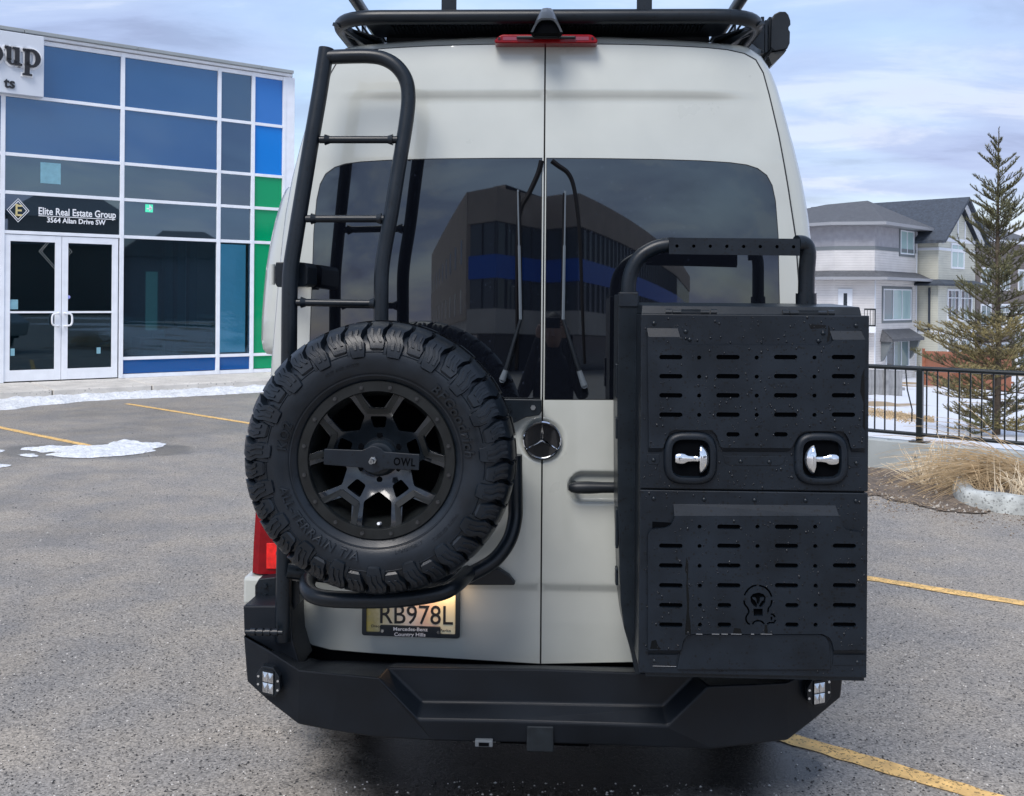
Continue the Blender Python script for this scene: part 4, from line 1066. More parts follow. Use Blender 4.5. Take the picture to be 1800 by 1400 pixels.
def house_two():
    X = lambda px, Y: Vector(((px - 900) / F * Y * K, Y * K))
    c = X(1649, 50.0); f = X(1714, 53.4); d = (f - c).normalized(); back = Vector((-d.y, d.x)); bk = c + back * 9; bf = f + back * 9
    fp = [tuple(bk), tuple(c), tuple(f), tuple(bf)]
    inv = Matrix.Translation((-c.x, -c.y, -GZ)); e = empty('cream_house', (c.x, c.y, GZ)); tag(e, 'pale sage house with white trimmed front gable, second house right of the storage box', 'house')
    class WW(Wall):
        def pt(s, u, z, off=0.0): return tuple(inv @ Vector(Wall.pt(s, u, z, off)))
    def B(mb, name, m, **k):
        mb.v = [tuple(inv @ Vector(v)) for v in mb.v]; return mb.build(name, m, e, **k)
    cx_ = lambda x: 1400 + x / 2.5925
    cy_ = lambda y: 180 + y / 2.5925
    A = WW(tuple(c), tuple(f)); Bk = WW(tuple(bk), tuple(c)); Lw = (f - c).length
    ze = A.hit(1660, cy_(622))[1]
    B(prism_z(fp, GZ - .3, ze), 'wall', M['sid_cream'])
    # white bands
    for yy, h in ((622, .22), (668, .16), (1050, .2)):
        z = A.hit(1652, cy_(yy))[1]; B(prism_z(grow(fp, .04), z - h / 2, z + h / 2), 'trim_band', M['trim_white'])
    zs = A.hit(1660, cy_(828))[1]
    g0 = grow(fp, .02); g1 = grow(fp, .6); mb = MB()
    mb.add([(p[0], p[1], zs + .25) for p in g0[:3]] + [(p[0], p[1], zs) for p in g1[:3]] + [(p[0], p[1], zs - .12) for p in g1[:3]] + [(p[0], p[1], zs - .12) for p in g0[:3]],
           [(i, i + 1, i + 4, i + 3) for i in range(2)] + [(i + 3, i + 4, i + 7, i + 6) for i in range(2)] + [(i + 6, i + 7, i + 10, i + 9) for i in range(2)] + [(2, 5, 8, 11)])
    B(mb, 'skirt_roof', M['shingle2'])
    # main roof: ridge running back from the front gable
    mid = (c + f) / 2; rz_ = at_depth(1672, 352, 53 * K)[2]; o = .7
    a0 = c - back * o - d * o; a1 = bk + back * o - d * o; b0 = f - back * o + d * o; b1 = bf + back * o + d * o; m0 = mid - back * o; m1 = mid + back * (9 + o); ez = ze - .15
    mb = MB(); mb.add([(a0.x, a0.y, ez), (a1.x, a1.y, ez), (m1.x, m1.y, rz_), (m0.x, m0.y, rz_), (b0.x, b0.y, ez), (b1.x, b1.y, ez)] + [(a0.x, a0.y, ez - .18), (a1.x, a1.y, ez - .18), (m1.x, m1.y, rz_ - .2), (m0.x, m0.y, rz_ - .2), (b0.x, b0.y, ez - .18), (b1.x, b1.y, ez - .18)],
           [(0, 1, 2, 3), (3, 2, 5, 4), (6, 9, 8, 7), (9, 10, 11, 8), (0, 3, 9, 6), (3, 4, 10, 9), (0, 6, 7, 1), (4, 5, 11, 10), (1, 7, 8, 2), (2, 8, 11, 5)])
    B(mb, 'roof', M['shingle2'])
    vt = mid + back * 3.2 - d * 1.6; zz = ze + (rz_ - ze) * .42
    B(MB().box(vt.x - .35, vt.x + .35, vt.y - .3, vt.y + .3, zz, zz + .28), 'roof_vent', M['trim_grey'])
    # gable face with white rake boards and battens
    mb = MB(); mb.prism([A.pt(0, ze, -.02), A.pt(Lw, ze, -.02), A.pt(Lw / 2, rz_ - .45, -.02)], [A.pt(0, ze, -.2), A.pt(Lw, ze, -.2), A.pt(Lw / 2, rz_ - .45, -.2)]); mb.build('gable', M['sid_cream'], e)
    mb = MB()
    for s0, s1 in ((0, 1), (1, 0)):
        ua, ub = (-.3, Lw / 2) if s0 == 0 else (Lw + .3, Lw / 2)
        mb.prism([A.pt(ua, ze - .35, .45), A.pt(ub, rz_ - .42, .45), A.pt(ub, rz_ - .12, .45), A.pt(ua, ze - .05, .45)], [A.pt(ua, ze - .35, .3), A.pt(ub, rz_ - .42, .3), A.pt(ub, rz_ - .12, .3), A.pt(ua, ze - .05, .3)])
    mb.build('rake_board', M['trim_white'], e)
    for k in (.3, .5, .7):
        mb = MB(); h = (rz_ - .6 - ze) * (1 - abs(k - .5) * 2); A.solid(mb, Lw * k - .07, Lw * k + .07, ze + .1, ze + h, -.015, .03); mb.build('batten', M['trim_white'], e)
    house_window(A, e, cx_(703), cy_(640), cx_(762), cy_(762), 2, glass=M['curtain'], top=.3, fw=.12)
    house_window(A, e, cx_(686), cy_(850), cx_(738), cy_(996), 3, glass=[M['hglass_dark'], M['hglass'], M['hglass_dark']], top=.25, fw=.12)
    house_window(A, e, cx_(745), cy_(852), cx_(797), cy_(998), 3, glass=[M['hglass_dark'], M['hglass'], M['hglass_dark']], top=.25, fw=.12)
    house_window(A, e, cx_(686), cy_(1076), cx_(738), cy_(1170), 2, glass=M['hglass'], fw=.12); house_window(A, e, cx_(745), cy_(1078), cx_(797), cy_(1170), 2, glass=M['hglass'], fw=.12)
    u, z = Bk.hit(cx_(608), cy_(845)); _, z0 = Bk.hit(cx_(608), cy_(1040)); mb = MB(); Bk.solid(mb, u - .05, u + .05, z0, z, .02, .12); Bk.solid(mb, u - 1.2, u - .051, z0, z0 + .1, .02, .12); mb.build('downpipe', M['eave_dark'], e)
    return e
def house_three():
    X = lambda px, Y: Vector(((px - 900) / F * Y * K, Y * K))
    c = X(1716, 55.5); f = X(1800, 59.5); d = (f - c).normalized(); back = Vector((-d.y, d.x)); f = c + d * 9; bk = c + back * 9; bf = f + back * 9; fp = [tuple(bk), tuple(c), tuple(f), tuple(bf)]
    inv = Matrix.Translation((-c.x, -c.y, -GZ)); e = empty('brown_house', (c.x, c.y, GZ)); tag(e, 'dark brown house with white balcony railing behind the spruce', 'house')
    class WW(Wall):
        def pt(s, u, z, off=0.0): return tuple(inv @ Vector(Wall.pt(s, u, z, off)))
    def B(mb, name, m, **k):
        mb.v = [tuple(inv @ Vector(v)) for v in mb.v]; return mb.build(name, m, e, **k)
    A = WW(tuple(c), tuple(f)); Lw = 9.0; ze = at_depth(1730, 420, 55.5 * K).z; rz_ = at_depth(1760, 372, 60 * K).z
    B(prism_z(fp, GZ - .3, ze), 'wall', M['sid_dark'])
    ev = grow(fp, .6); mid = (Vector(fp[0]) + Vector(fp[2])) / 2; p1 = mid - d * 1.5; p2 = mid + d * 1.5
    mb = MB(); mb.add([(p[0], p[1], ze) for p in ev] + [(p1.x, p1.y, rz_), (p2.x, p2.y, rz_)], [(0, 1, 4), (1, 2, 5, 4), (2, 3, 5), (3, 0, 4, 5), (3, 2, 1, 0)]); B(mb, 'roof', M['shingle'])
    B(prism_z(grow(fp, .64), ze - .15, ze - .005), 'eave', M['trim_white'])
    z1 = A.hit(1730, 548)[1]; mb = MB(); A.solid(mb, -.3, 6.5, z1 - 1.3, z1 - 1.05, .02, 1.6); mb.build('balcony_floor', M['trim_white'], e)
    mb = MB(); A.solid(mb, -.3, 6.5, z1 - .08, z1, 1.5, 1.58); A.solid(mb, -.3, 6.5, z1 - 1.0, z1 - .92, 1.5, 1.58)
    for k in range(7): A.solid(mb, -.3 + k * 1.13, -.2 + k * 1.13, z1 - 1.04, z1, 1.49, 1.59)
    mb.build('balcony_rail', M['trim_white'], e)
    for u in (-.2, 3.0, 6.2): mb = MB(); A.solid(mb, u, u + .25, GZ, z1 - 1.31, 1.2, 1.45); mb.build('balcony_post', M['trim_white'], e)
    for u in (.6, 3.4, 6.2):
        for za in (z1 + 1.4, z1 - 1.0, z1 - 3.6):
            mb = MB(); A.solid(mb, u, u + 1.5, za, za + 1.5, .0, .05); w = mb.build('window', M['trim_white'], e); mb = MB(); A.solid(mb, u + .12, u + .70, za + .12, za + 1.38, .051, .055); A.solid(mb, u + .8, u + 1.38, za + .12, za + 1.38, .051, .055); mb.build('pane', M['hglass'], w)
    return e
h1, h1fp = house_one(); h2 = house_two(); h3 = house_three()
def board_fence(name, a, b, z0, h, m, label, w=.14):
    a = Vector(a); b = Vector(b); d = (b - a); L = d.length; d.normalize(); e = empty(name, (a.x, a.y, 0), math.atan2(d.y, d.x)); tag(e, label, 'fence'); n = int(L / (w + .008)); me = None
    for i in range(n):
        if me is None:
            o = MB().box(0, w, 0, .022, 0, h).build('board', m, e); me = o.data
        else: o = link('board', me, None, e)
        x = i * (w + .008); p = a + d * x; o.location = (x, 0, z0(p.x, p.y) - .06)
    for k in (.2, .8):
        za, zb_ = z0(a.x, a.y), z0(b.x, b.y); MB().prism([(0, .024, za + h * k), (L, .024, zb_ + h * k), (L, .024, zb_ + h * k + .09), (0, .024, za + h * k + .09)], [(0, .06, za + h * k), (L, .06, zb_ + h * k), (L, .06, zb_ + h * k + .09), (0, .06, za + h * k + .09)]).build('fence_rail', m, e)
    for i in range(int(L / 2.4) + 1):
        x = min(L - .1, i * 2.4); p = a + d * x; MB().box(x - .05, x + .05, -.10, -.002, z0(p.x, p.y) - .06, z0(p.x, p.y) + h + .06).build('fence_post', m, e)
    return e
gA = at_depth(1500, 655, 24.0 * K); gB = at_depth(1592, 668, 25.5 * K)
hg = (gA.z - ground_z(gA.x, gA.y)); print('grey fence h', hg, gB.z - ground_z(gB.x, gB.y))
board_fence('wooden_fence', (gA.x - 3, gA.y - .4), (gB.x, gB.y), lambda x, y: ground_z(x, y), max(.8, hg + .06), M['wood_grey'], 'weathered grey board fence on the snowy slope behind the railing')
rA = at_depth(1625, 622, 42 * K); rB = at_depth(1780, 650, 37 * K); print('red fence', rA.z, ground_z(rA.x, rA.y), rB.z, ground_z(rB.x, rB.y))
board_fence('wooden_fence', (rA.x, rA.y), (rB.x, rB.y), lambda x, y: ground_z(x, y), 1.75, M['wood_red'], 'red brown board fence in front of the sage house')
# dry turf strip on the slope
def turf():
    from mathutils import noise as nz
    rnd = random.Random(31); mb = MB()
    for i in range(5200):
        px = rnd.uniform(1500, 1640) if rnd.random() < .75 else rnd.uniform(1590, 1700); py = 725 + (px - 1530) * .16 + rnd.gauss(0, 3.2)
        if px > 1640: py = 672 + rnd.gauss(0, 3)
        # march to the slope
        r = ray(px, py); t = 9.0
        while t < 70 and (CAM + r * t).z > ground_z(r.x * t, t): t += .1
        p = CAM + r * t; p.z = ground_z(p.x, p.y)
        a = rnd.uniform(0, 2 * pi); L = rnd.uniform(.02, .05); s_ = Vector((math.cos(a), math.sin(a), 0)) * .012; tip = p + Vector((rnd.gauss(0, .03), rnd.gauss(0, .03), L)); mb.add([p - s_, p + s_, tip], [(0, 1, 2)])
    mb.build('dry_grass', M['straw'], kind='stuff', fix=False)
turf()

# ------------------------------------------------------------------ behind the camera: what the van's windows and the glass front mirror
def mirror_point(px, Yv):
    """apparent point (px, virtual depth) in the van's rear glass -> where it really stands"""
    n = Vector((-math.sin(VAN_YAW), -math.cos(VAN_YAW))); v = Vector(((px - 900) / F * Yv * K, Yv * K)); o = Vector((VAN_O.x, VAN_O.y)); return v - n * 2 * (v - o).dot(n)
def office_block():
    vp = [(955 + (a - 955) * 1.38, b) for a, b in ((742, 96), (826, 57), (880, 55), (958, 59), (1010, 57), (1235, 95))]
    P_ = [mirror_point(*p) for p in vp]; P_ += [P_[-1] + Vector((10, -30)), P_[0] + Vector((-5, -30))]
    fp = [tuple(p) for p in P_]
    e = empty('office_block', (fp[2][0], fp[2][1], 0)); tag(e, 'tan office block with a blue band between window rows, mirrored in the van windows', 'building'); inv = Matrix.Translation((-fp[2][0], -fp[2][1], 0))
    tan = mat('tan_render', (.52, .41, .32), .8, noise=(.6, .1)); lt = mat('pale_render', (.66, .58, .50), .8, noise=(.6, .1)); blue = mat('cobalt_band', (.01, .13, .62), .15, ior=1.4)
    wg = mat('office_window_glass', (.07, .09, .10), .05, ior=1.7); dk = mat('ground_floor_glass', (.02, .025, .03), .1)
    def B(mb, name, m, **k):
        mb.v = [tuple(inv @ Vector(v)) for v in mb.v]; return mb.build(name, m, e, **k)
    z = [0, 2.5, 4.1, 6.1, 7.65, 9.8, 12.0]
    B(prism_z(grow(fp, -1.2), 0, z[1]), 'ground_floor', dk); B(prism_z(fp, z[1], z[2]), 'pale_band', lt); B(prism_z(grow(fp, -.25), z[2], z[5]), 'core_wall', wg)
    B(prism_z(grow(fp, -.10), z[3], z[4]), 'blue_band', blue); B(prism_z(fp, z[5], z[6]), 'parapet', tan)
    B(prism_z(grow(fp, -4), z[6], z[6] + .9), 'roof', tan)
    W_ = Wall(fp[0], fp[1]); L = (Vector(fp[1]) - Vector(fp[0])).length
    s0 = Wall(fp[1], fp[0])
    a, b = Vector(fp[0]), Vector(fp[1]); nn = Vector((-(b - a).normalized().y, (b - a).normalized().x))
    if (a - Vector(fp[4])).dot(nn) < 0: nn = -nn
    q = [a + nn * .12, b + nn * .12, b - nn * .6, a - nn * .6]; B(prism_z([tuple(x) for x in q], 3.4, z[6] + .01), 'side_wall', tan)
    d = (b - a).normalized()
    for zz in (3.9, 7.4):
        for k in range(9):
            p = a + d * (1.5 + k * (L - 3) / 8.5) + nn * .12; w = [p + nn * .03, p + d * 1.1 + nn * .03, p + d * 1.1 - nn * .1, p - nn * .1]; B(prism_z([tuple(x) for x in w], zz, zz + 1.7), 'window', wg)
    fr = mat('dark_mullion', (.05, .055, .06), .5)
    for i in range(1, 5):
        a, b = Vector(fp[i]), Vector(fp[i + 1]); d = (b - a); L = d.length; d.normalize(); n_ = Vector((d.y, -d.x)); c0 = (a + b) / 2
        if (Vector((0, 0)) - c0).dot(n_) < 0: n_ = -n_
        k = int(L / 1.3); mb = MB()
        for j in range(k + 1):
            p = a + d * (L * j / k) - n_ * .22
            for z0_, z1_ in ((z[2] + .01, z[3] - .01), (z[4] + .01, z[5] - .01)):
                w = [p + d * -.05, p + d * .05, p + d * .05 + n_ * .12, p - d * .05 + n_ * .12]; mb.prism([(x.x, x.y, z0_) for x in w], [(x.x, x.y, z1_) for x in w])
        B(mb, 'window_mullions', fr, kind='stuff')
office_block()
def row_house(x, y, rz, wdt, hgt, wall_m, label, rf):
    e = empty('row_house', (x, y, 0), rz); tag(e, label, 'house', 'houses across the lot mirrored in the glass front')
    MB().box(-wdt / 2, wdt / 2, 0, 10, 0, hgt).build('wall', wall_m, e)
    o = .6; mb = MB(); mb.add([(-wdt / 2 - o, -o, hgt), (wdt / 2 + o, -o, hgt), (wdt / 2 + o, 10 + o, hgt), (-wdt / 2 - o, 10 + o, hgt), (-wdt / 5, 5, hgt + rf), (wdt / 5, 5, hgt + rf)], [(0, 1, 5, 4), (1, 2, 5), (2, 3, 4, 5), (3, 0, 4), (3, 2, 1, 0)])
    mb.build('roof', M['shingle'], e)
    for zz in (1.0, 3.9):
        for xx in (-wdt / 3.4, wdt / 7):
            f = MB().box(xx, xx + 1.9, -.06, -.002, zz, zz + 1.5).build('window', M['trim_white'], e)
            for k in range(3): MB().box(xx + .12 + k * .58, xx + .62 + k * .58, -.066, -.0605, zz + .12, zz + 1.38).build('pane', M['hglass'], f)
hb = FP + fe * -.5; cdir = Vector((.74, -.67, 0)); perp = Vector((.67, .74, 0))
specs = [(-8, 9, 6.4, 'sid_cream', 'pale sage house furthest left across the lot', 2.2), (2, 9.5, 6.0, 'sid_dark', 'dark brown hip roofed house across the lot', 2.6), (12.5, 9.5, 5.8, 'stucco', 'wide slate grey house across the lot', 2.9), (23, 9.5, 6.6, 'sid_grey', 'grey lap sided house with tall walls across the lot', 2.2), (33.5, 9.5, 6.1, 'sid_light', 'light grey sided house last in the row across the lot', 2.6)]
for o_, w_, h_, mm, lab, rf in specs:
    p = hb + cdir * 84 + perp * o_; row_house(p.x, p.y, math.atan2(-cdir.x, cdir.y) + pi, w_, h_, M[mm], lab, rf)
def photographer():
    e = empty('person', (0.02, -0.36, 0)); tag(e, 'person in a black jacket holding a phone up, mirrored in the van windows', 'person')
    sk = [((0, 0, .95), .15), ((0, .01, 1.10), .145), ((0, .01, 1.28), .16), ((0, 0, 1.42), .15), ((0, .0, 1.52), .065), ((0, .02, 1.60), .07), ((0, .03, 1.70), .098), ((0, .02, 1.79), .07)]
    ed = [(i, i + 1) for i in range(7)]; limbs = []
    for s in (-1, 1):
        b = len(sk); sk += [((s * .10, 0, .88), .11), ((s * .12, .02, .50), .075), ((s * .13, -.02, .10), .05), ((s * .14, .12, .04), .045)]; ed += [(0, b), (b, b + 1), (b + 1, b + 2), (b + 2, b + 3)]
        b = len(sk); sk += [((s * .17, 0, 1.41), .08), ((s * .25, .06, 1.22), .055), ((s * .14, .26, 1.52), .042), ((s * .10, .31, 1.66), .032)]; ed += [(3, b), (b, b + 1), (b + 1, b + 2), (b + 2, b + 3)]
    me = bpy.data.meshes.new('body'); me.from_pydata([p for p, r in sk], ed, []); o = bpy.data.objects.new('body', me); COL.objects.link(o); o.parent = e
    m = o.modifiers.new('skin', 'SKIN'); 
    for i, (p, r) in enumerate(sk): me.skin_vertices[0].data[i].radius = (r, r) if i > 3 else (r * 1.15, r * .8)
    me.skin_vertices[0].data[0].use_root = True
    sb = o.modifiers.new('subd', 'SUBSURF'); sb.levels = 2; sb.render_levels = 2
    jk = mat('black_jacket', (.012, .012, .014), .8); skin = mat('skin', (.42, .25, .18), .5)
    me.materials.append(jk)
    mb = MB(); n = 14
    mb.lathe([(.0, -.125), (.05, -.115), (.075, -.06), (.085, 0), (.082, .05), (.055, .10), (0, .125)], 16, lambda r, h, a: (r * .9 * math.cos(a), .045 + r * 1.12 * math.sin(a), 1.70 + h)); mb.prism([(-.014, .135, 1.66), (.014, .135, 1.66), (.008, .135, 1.72), (-.008, .135, 1.72)], [(-.012, .165, 1.665), (.012, .165, 1.665), (.004, .14, 1.72), (-.004, .14, 1.72)])
    mb.build('face', skin, e, smooth=60)
    mb = MB(); mb.lathe([(.078, -.02), (.097, .03), (.088, .08), (.05, .12), (0, .137)], 16, lambda r, h, a: (r * .95 * math.cos(a), .025 + r * 1.12 * math.sin(a), 1.705 + h)); mb.build('hair', mat('dark_hair', (.02, .014, .01), .6), e, smooth=60)
    for s in (-1, 1):
        mb = MB(); mb.tube([(s * .10, .305, 1.655), (s * .092, .318, 1.70), (s * .085, .325, 1.735)], [.028, .036, .026], 8)
        for k in range(4): z = 1.70 + k * .019; mb.tube([(s * .088, .322, z), (s * .078, .337, z + .006), (s * .060, .336, z + .008)], [.009, .0085, .007], 6)
        mb.tube([(s * .09, .31, 1.69), (s * .075, .306, 1.715), (s * .055, .312, 1.725)], [.012, .010, .008], 6); mb.build('hand', skin, e, smooth=60)
    ph = MB().box(-.078, .078, .3175, .3255, 1.715, 1.79).build('phone', M['plastic'], None, bevel=.004); ph.location = (0.02, -.36, 0)
    tag(ph, 'dark phone held up sideways between both hands of the photographer', 'phone')
photographer()
# ================================================================== the van
van = empty('van', VAN_O, -VAN_YAW)
tag(van, 'pale grey high roof van with spare wheel and black storage box on its doors', 'van')
def vb(mb, name, m, parent=van, **k): return mb.build(name, m, parent, **k)
def xz(px, py, yl): p = V(px, py, yl); return (p.x, p.z)

# --- rear surface: y as a function of x, z
ZB = V(955, 703, 0).z; ZW = V(955, 280, 0.02).z; ZT = V(955, 80, 0.05).z
ZC = V(955, 166, 0.05).z; ZL = V(955, 1027, 0).z
hx0, hz0 = xz(1052, 857, 0)
ex0, ez0 = xz(953, 773, 0)
def rear_y(x, z, dents=True):
    y = 0.0
    if z > ZB: y += .025 * (z - ZB)
    if z > ZW: y += .05 * (z - ZW) + .10 * (z - ZW) ** 2
    # pressed ridge over the windows: sheet above it stands proud, fading out towards the sides
    k = 1 - smooth(.55, .78, abs(x))
    y -= .013 * k * smooth(ZC - .022, ZC + .004, z)
    y += .045 * (abs(x) / .88) ** 4 + .010 * (x / .85) ** 2
    if z < ZL + .02: y += .012 * (1 - smooth(ZL - .022, ZL + .004, z)) * (1 - smooth(.72, .85, abs(x)))
    if dents:
        d = math.hypot((x - ex0) / .082, (z - ez0) / .082); y += .012 * (1 - smooth(.75, 1.0, d))
        if x > 0:
            dx = (x - hx0); dz = (z - hz0); d = math.hypot(max(0, abs(dx) - .055) / .055, dz / .058); y += .024 * (1 - smooth(.66, 1.0, d))
    return y
# --- body shell
prof_px = [(955, 59.5), (1060, 60.5), (1160, 64), (1240, 68.5), (1300, 71.8), (1320, 75), (1334, 82.5), (1346, 92), (1355, 106), (1364, 124), (1373, 148), (1387, 200), (1403, 260), (1417, 317), (1428, 377), (1434, 430), (1440, 500), (1447, 600), (1453, 700), (1458, 800), (1461, 900), (1462, 1000), (1462, 1060)]
half = [xz(px, py, .10) for px, py in prof_px]
half = [(max(0, x), z) for x, z in half]; half[0] = (0.0, half[1][1] + .001); zbot = .56
half += [(half[-1][0], .66), (half[-1][0] - .01, zbot)]
full = [(x, z) for x, z in half[::-1]] + [(-x, z) for x, z in half[1:]]      # right foot, over the roof, left foot
def inset(poly, d):
    out = []; n = len(poly)
    for i in range(n):
        p0 = Vector(poly[i - 1]) if i else Vector(poly[0]); p2 = Vector(poly[i + 1]) if i < n - 1 else Vector(poly[-1]); t = (p2 - p0)
        if t.length < 1e-6: out.append(poly[i]); continue
        t.normalize(); out.append((poly[i][0] - t.y * d, poly[i][1] + t.x * d))
    return out
c0 = inset(full, .01)
sgn = 1 if abs(c0[len(full) // 2][1]) < full[len(full) // 2][1] else -1
rings = [(.085, .004), (.050, .004), (.022, .016), (.008, .038), (0, .085), (0, .35), (0, 1.2), (-.005, 2.4), (-.005, 3.6), (0, 4.0), (.06, 4.7), (.16, 5.0)]
mb = MB(); n = len(full); rv = []
for d, y in rings:
    q = inset(full, d * sgn)
    for x, z in q:
        z = max(z, zbot); w = 1 - smooth(.085, .6, y)
        yy = y + (rear_y(x, z, False) + .004) * (1 if y < .08 else 1 - smooth(.08, .5, y)); rv.append((x, yy, z))
fsx = [(i * n + j, i * n + j + 1, (i + 1) * n + j + 1, (i + 1) * n + j) for i in range(len(rings) - 1) for j in range(n - 1)]
mb.add(rv, fsx)
k = len(rings) - 1; mb.f.append(tuple(k * n + j for j in range(n)))
mb.f += [(i * n, (i + 1) * n, (i + 1) * n + n - 1, i * n + n - 1) for i in range(len(rings) - 1)]
body = vb(mb, 'body', M['paint'], smooth=40)
# bonnet and windscreen at the far end
mb = MB(); bx = .93
mb.prism([(-bx, 4.7, .5), (-bx, 5.8, .5), (-bx, 5.9, .9), (-bx, 5.5, 1.15), (-bx, 4.7, 1.45)], [(bx, 4.7, .5), (bx, 5.8, .5), (bx, 5.9, .9), (bx, 5.5, 1.15), (bx, 4.7, 1.45)]); vb(mb, 'bonnet', M['paint'], bevel=.06)
mb = MB(); mb.add([(-.85, 5.35, 1.26), (.85, 5.35, 1.26), (.72, 5.02, 2.15), (-.72, 5.02, 2.15)], [(0, 1, 2, 3)]); vb(mb, 'windscreen', M['glass'])
# dark backing behind door gaps
bk = MB(); dpx = [(958, 79), (1100, 80.5), (1180, 83), (1240, 86), (1277, 89.5), (1307, 96), (1327, 107), (1340, 130), (1350, 167), (1367, 240), (1383, 330), (1396, 415), (1402, 500), (1404, 560), (1402, 640), (1401, 900), (1400, 1078), (1395, 1108), (1381, 1133), (1358, 1149), (1325, 1156), (1150, 1161), (955, 1165)]
dr = [(xz(px, py, rear_y(*xz(px, py, .03), dents=False))) for px, py in dpx]
dr = [(x if 0 < i < len(dr) - 1 else 0.0028, z) for i, (x, z) in enumerate(dr)]
allout = [(x + .0, z) for x, z in dr] + [(-x, z) for x, z in dr[::-1]]
ol = [(x * 1.008, z + (.006 if z > 1.5 else -.006)) for x, z in allout]
def _in(sg_):
    c = (.42, 1.5); return [(sg_ * (c[0] + (x - c[0]) * .93), c[1] + (z - c[1]) * .965) for x, z in [(max(x, .0), z) for x, z in dr]]
panel(bk, dense(ol, .05), [_in(1), _in(-1)], lambda x, z: rear_y(x, z, False) - .0008, .002, .08); vb(bk, 'door_seal', M['seam'], smooth=40)
# window outline (right), y follows the door skin
wpx = [(960.3, 279), (1050, 279.5), (1150, 280.8), (1230, 282.8), (1283, 285.5), (1313, 289), (1333, 295), (1350, 307), (1360, 325), (1366, 353), (1370.5, 413), (1374, 500), (1376, 600), (1376, 660), (1370, 690), (1350, 703), (1200, 703), (956.9, 702.5)]
wn = [xz(px, py, .03 if py < 500 else .01) for px, py in wpx]
DENT = [(hx0 + i * .006, hz0 + j * .006) for i in range(-22, 32) for j in range(-13, 14)] + [(ex0 + i * .008, ez0 + j * .008) for i in range(0, 13) for j in range(-12, 13)]
DENT_L = [(ex0 - i * .008, ez0 + j * .008) for i in range(0, 13) for j in range(-12, 13)]
def door(sg):
    e = empty('rear_door'); e.parent = van; e['label'] = 'rear door with wheel carrier and ladder' if sg < 0 else 'rear door with handle and storage box'
    out = [(x * sg, z) for x, z in dr]; w = [(x * sg, z) for x, z in wn]
    if sg < 0: out = out[::-1]; w = w[::-1]
    out = dense(out, .04); wd = dense(w, .04)
    mb = MB(); panel(mb, out, [wd], lambda x, z: rear_y(x, z) - .010, .012, (.022, .014), DENT if sg > 0 else DENT_L); vb(mb, 'door_skin', M['paint'], e, smooth=38)
    cx_ = sum(p[0] for p in wd) / len(wd); cz_ = sum(p[1] for p in wd) / len(wd)
    inner = [(cx_ + (x - cx_) * .994, cz_ + (z - cz_) * .993) for x, z in wd]
    mb = MB(); panel(mb, wd, [inner], lambda x, z: rear_y(x, z, False) - .0085, .004, None); vb(mb, 'window_seal', M['seam'], e)
    mb = MB(); panel(mb, inner, [], lambda x, z: rear_y(x, z, False) - .0098, .004, .03); vb(mb, 'window', M['glass'], e, smooth=60)
    return e
dl = door(-1); drr = door(1)
# thin bright edge between the two panes
mb = MB(); z0, z1 = ZB + .01, ZW - .01; mb.prism([(-.0026, rear_y(0, z0) - .0115, z0), (-.0015, rear_y(0, z0) - .0115, z0), (-.0015, rear_y(0, z1) - .0115, z1), (-.0026, rear_y(0, z1) - .0115, z1)], [(-.0026, rear_y(0, z0) - .002, z0), (-.0015, rear_y(0, z0) - .002, z0), (-.0015, rear_y(0, z1) - .002, z1), (-.0026, rear_y(0, z1) - .002, z1)])
vb(mb, 'glass_edge', M['steel'], dl)
# door handle
mb = MB(); yh = -.052
c = [xz(x, 857, -.04) for x in (999, 1004, 1015, 1035, 1060, 1100, 1140)]
pts = []; rs = []
for (x, z), hh in zip(c, (.008, .016, .021, .0215, .019, .018, .0175)):
    pts.append((x, yh + .018 * smooth(0, 1, 0), z)); rs.append(hh)
mb.tube([(p[0], -.045, p[2]) for p in pts], rs, 12); mb.tube([(pts[2][0] - .01, -.03, pts[2][2]), (pts[2][0] - .01, .02, pts[2][2])], .013, 8); mb.tube([(pts[-1][0], -.03, pts[-1][2]), (pts[-1][0], .02, pts[-1][2])], .013, 8)
vb(mb, 'handle', M['plastic'], drr, smooth=50)
# round badge with the three pointed star
def badge():
    e = empty('badge'); e.parent = van
    r0 = .0625; y = -.016
    mb = MB(); mb.disc((ex0, y, ez0), r0, .022, 40); vb(mb, 'badge_disc', mat('badge_black', (.006, .007, .009), .12, coat=1), e, smooth=40)
    mb = MB(); mb.lathe([(r0 - .004, -.004), (r0, -.009), (r0 + .0035, -.006), (r0 + .004, .006), (r0 - .004, .004)], 48, lambda r, h, a: (ex0 + r * math.cos(a), y + h, ez0 + r * math.sin(a)), closed=True); vb(mb, 'badge_ring', M['chrome'], e, smooth=40)
    mb = MB()
    for k in range(3):
        a = pi / 2 + k * 2 * pi / 3; t = (ex0 + (r0 - .003) * math.cos(a), ez0 + (r0 - .003) * math.sin(a)); w = .0075
        s0 = (ex0 + w * math.cos(a + pi / 2 + .0), ez0 + w * math.sin(a + pi / 2)); s1 = (ex0 - w * math.cos(a + pi / 2), ez0 - w * math.sin(a + pi / 2))
        b0 = (ex0 + .013 * math.cos(a + pi / 3), ez0 + .013 * math.sin(a + pi / 3)); b1 = (ex0 + .013 * math.cos(a - pi / 3), ez0 + .013 * math.sin(a - pi / 3))
        mb.add([(t[0], y - .002, t[1]), (b0[0] * .6 + ex0 * .4, y - .001, b0[1] * .6 + ez0 * .4), (ex0, y - .009, ez0), (b1[0] * .6 + ex0 * .4, y - .001, b1[1] * .6 + ez0 * .4)], [(0, 1, 2), (0, 2, 3)])
    vb(mb, 'badge_star', M['chrome'], e)
badge()
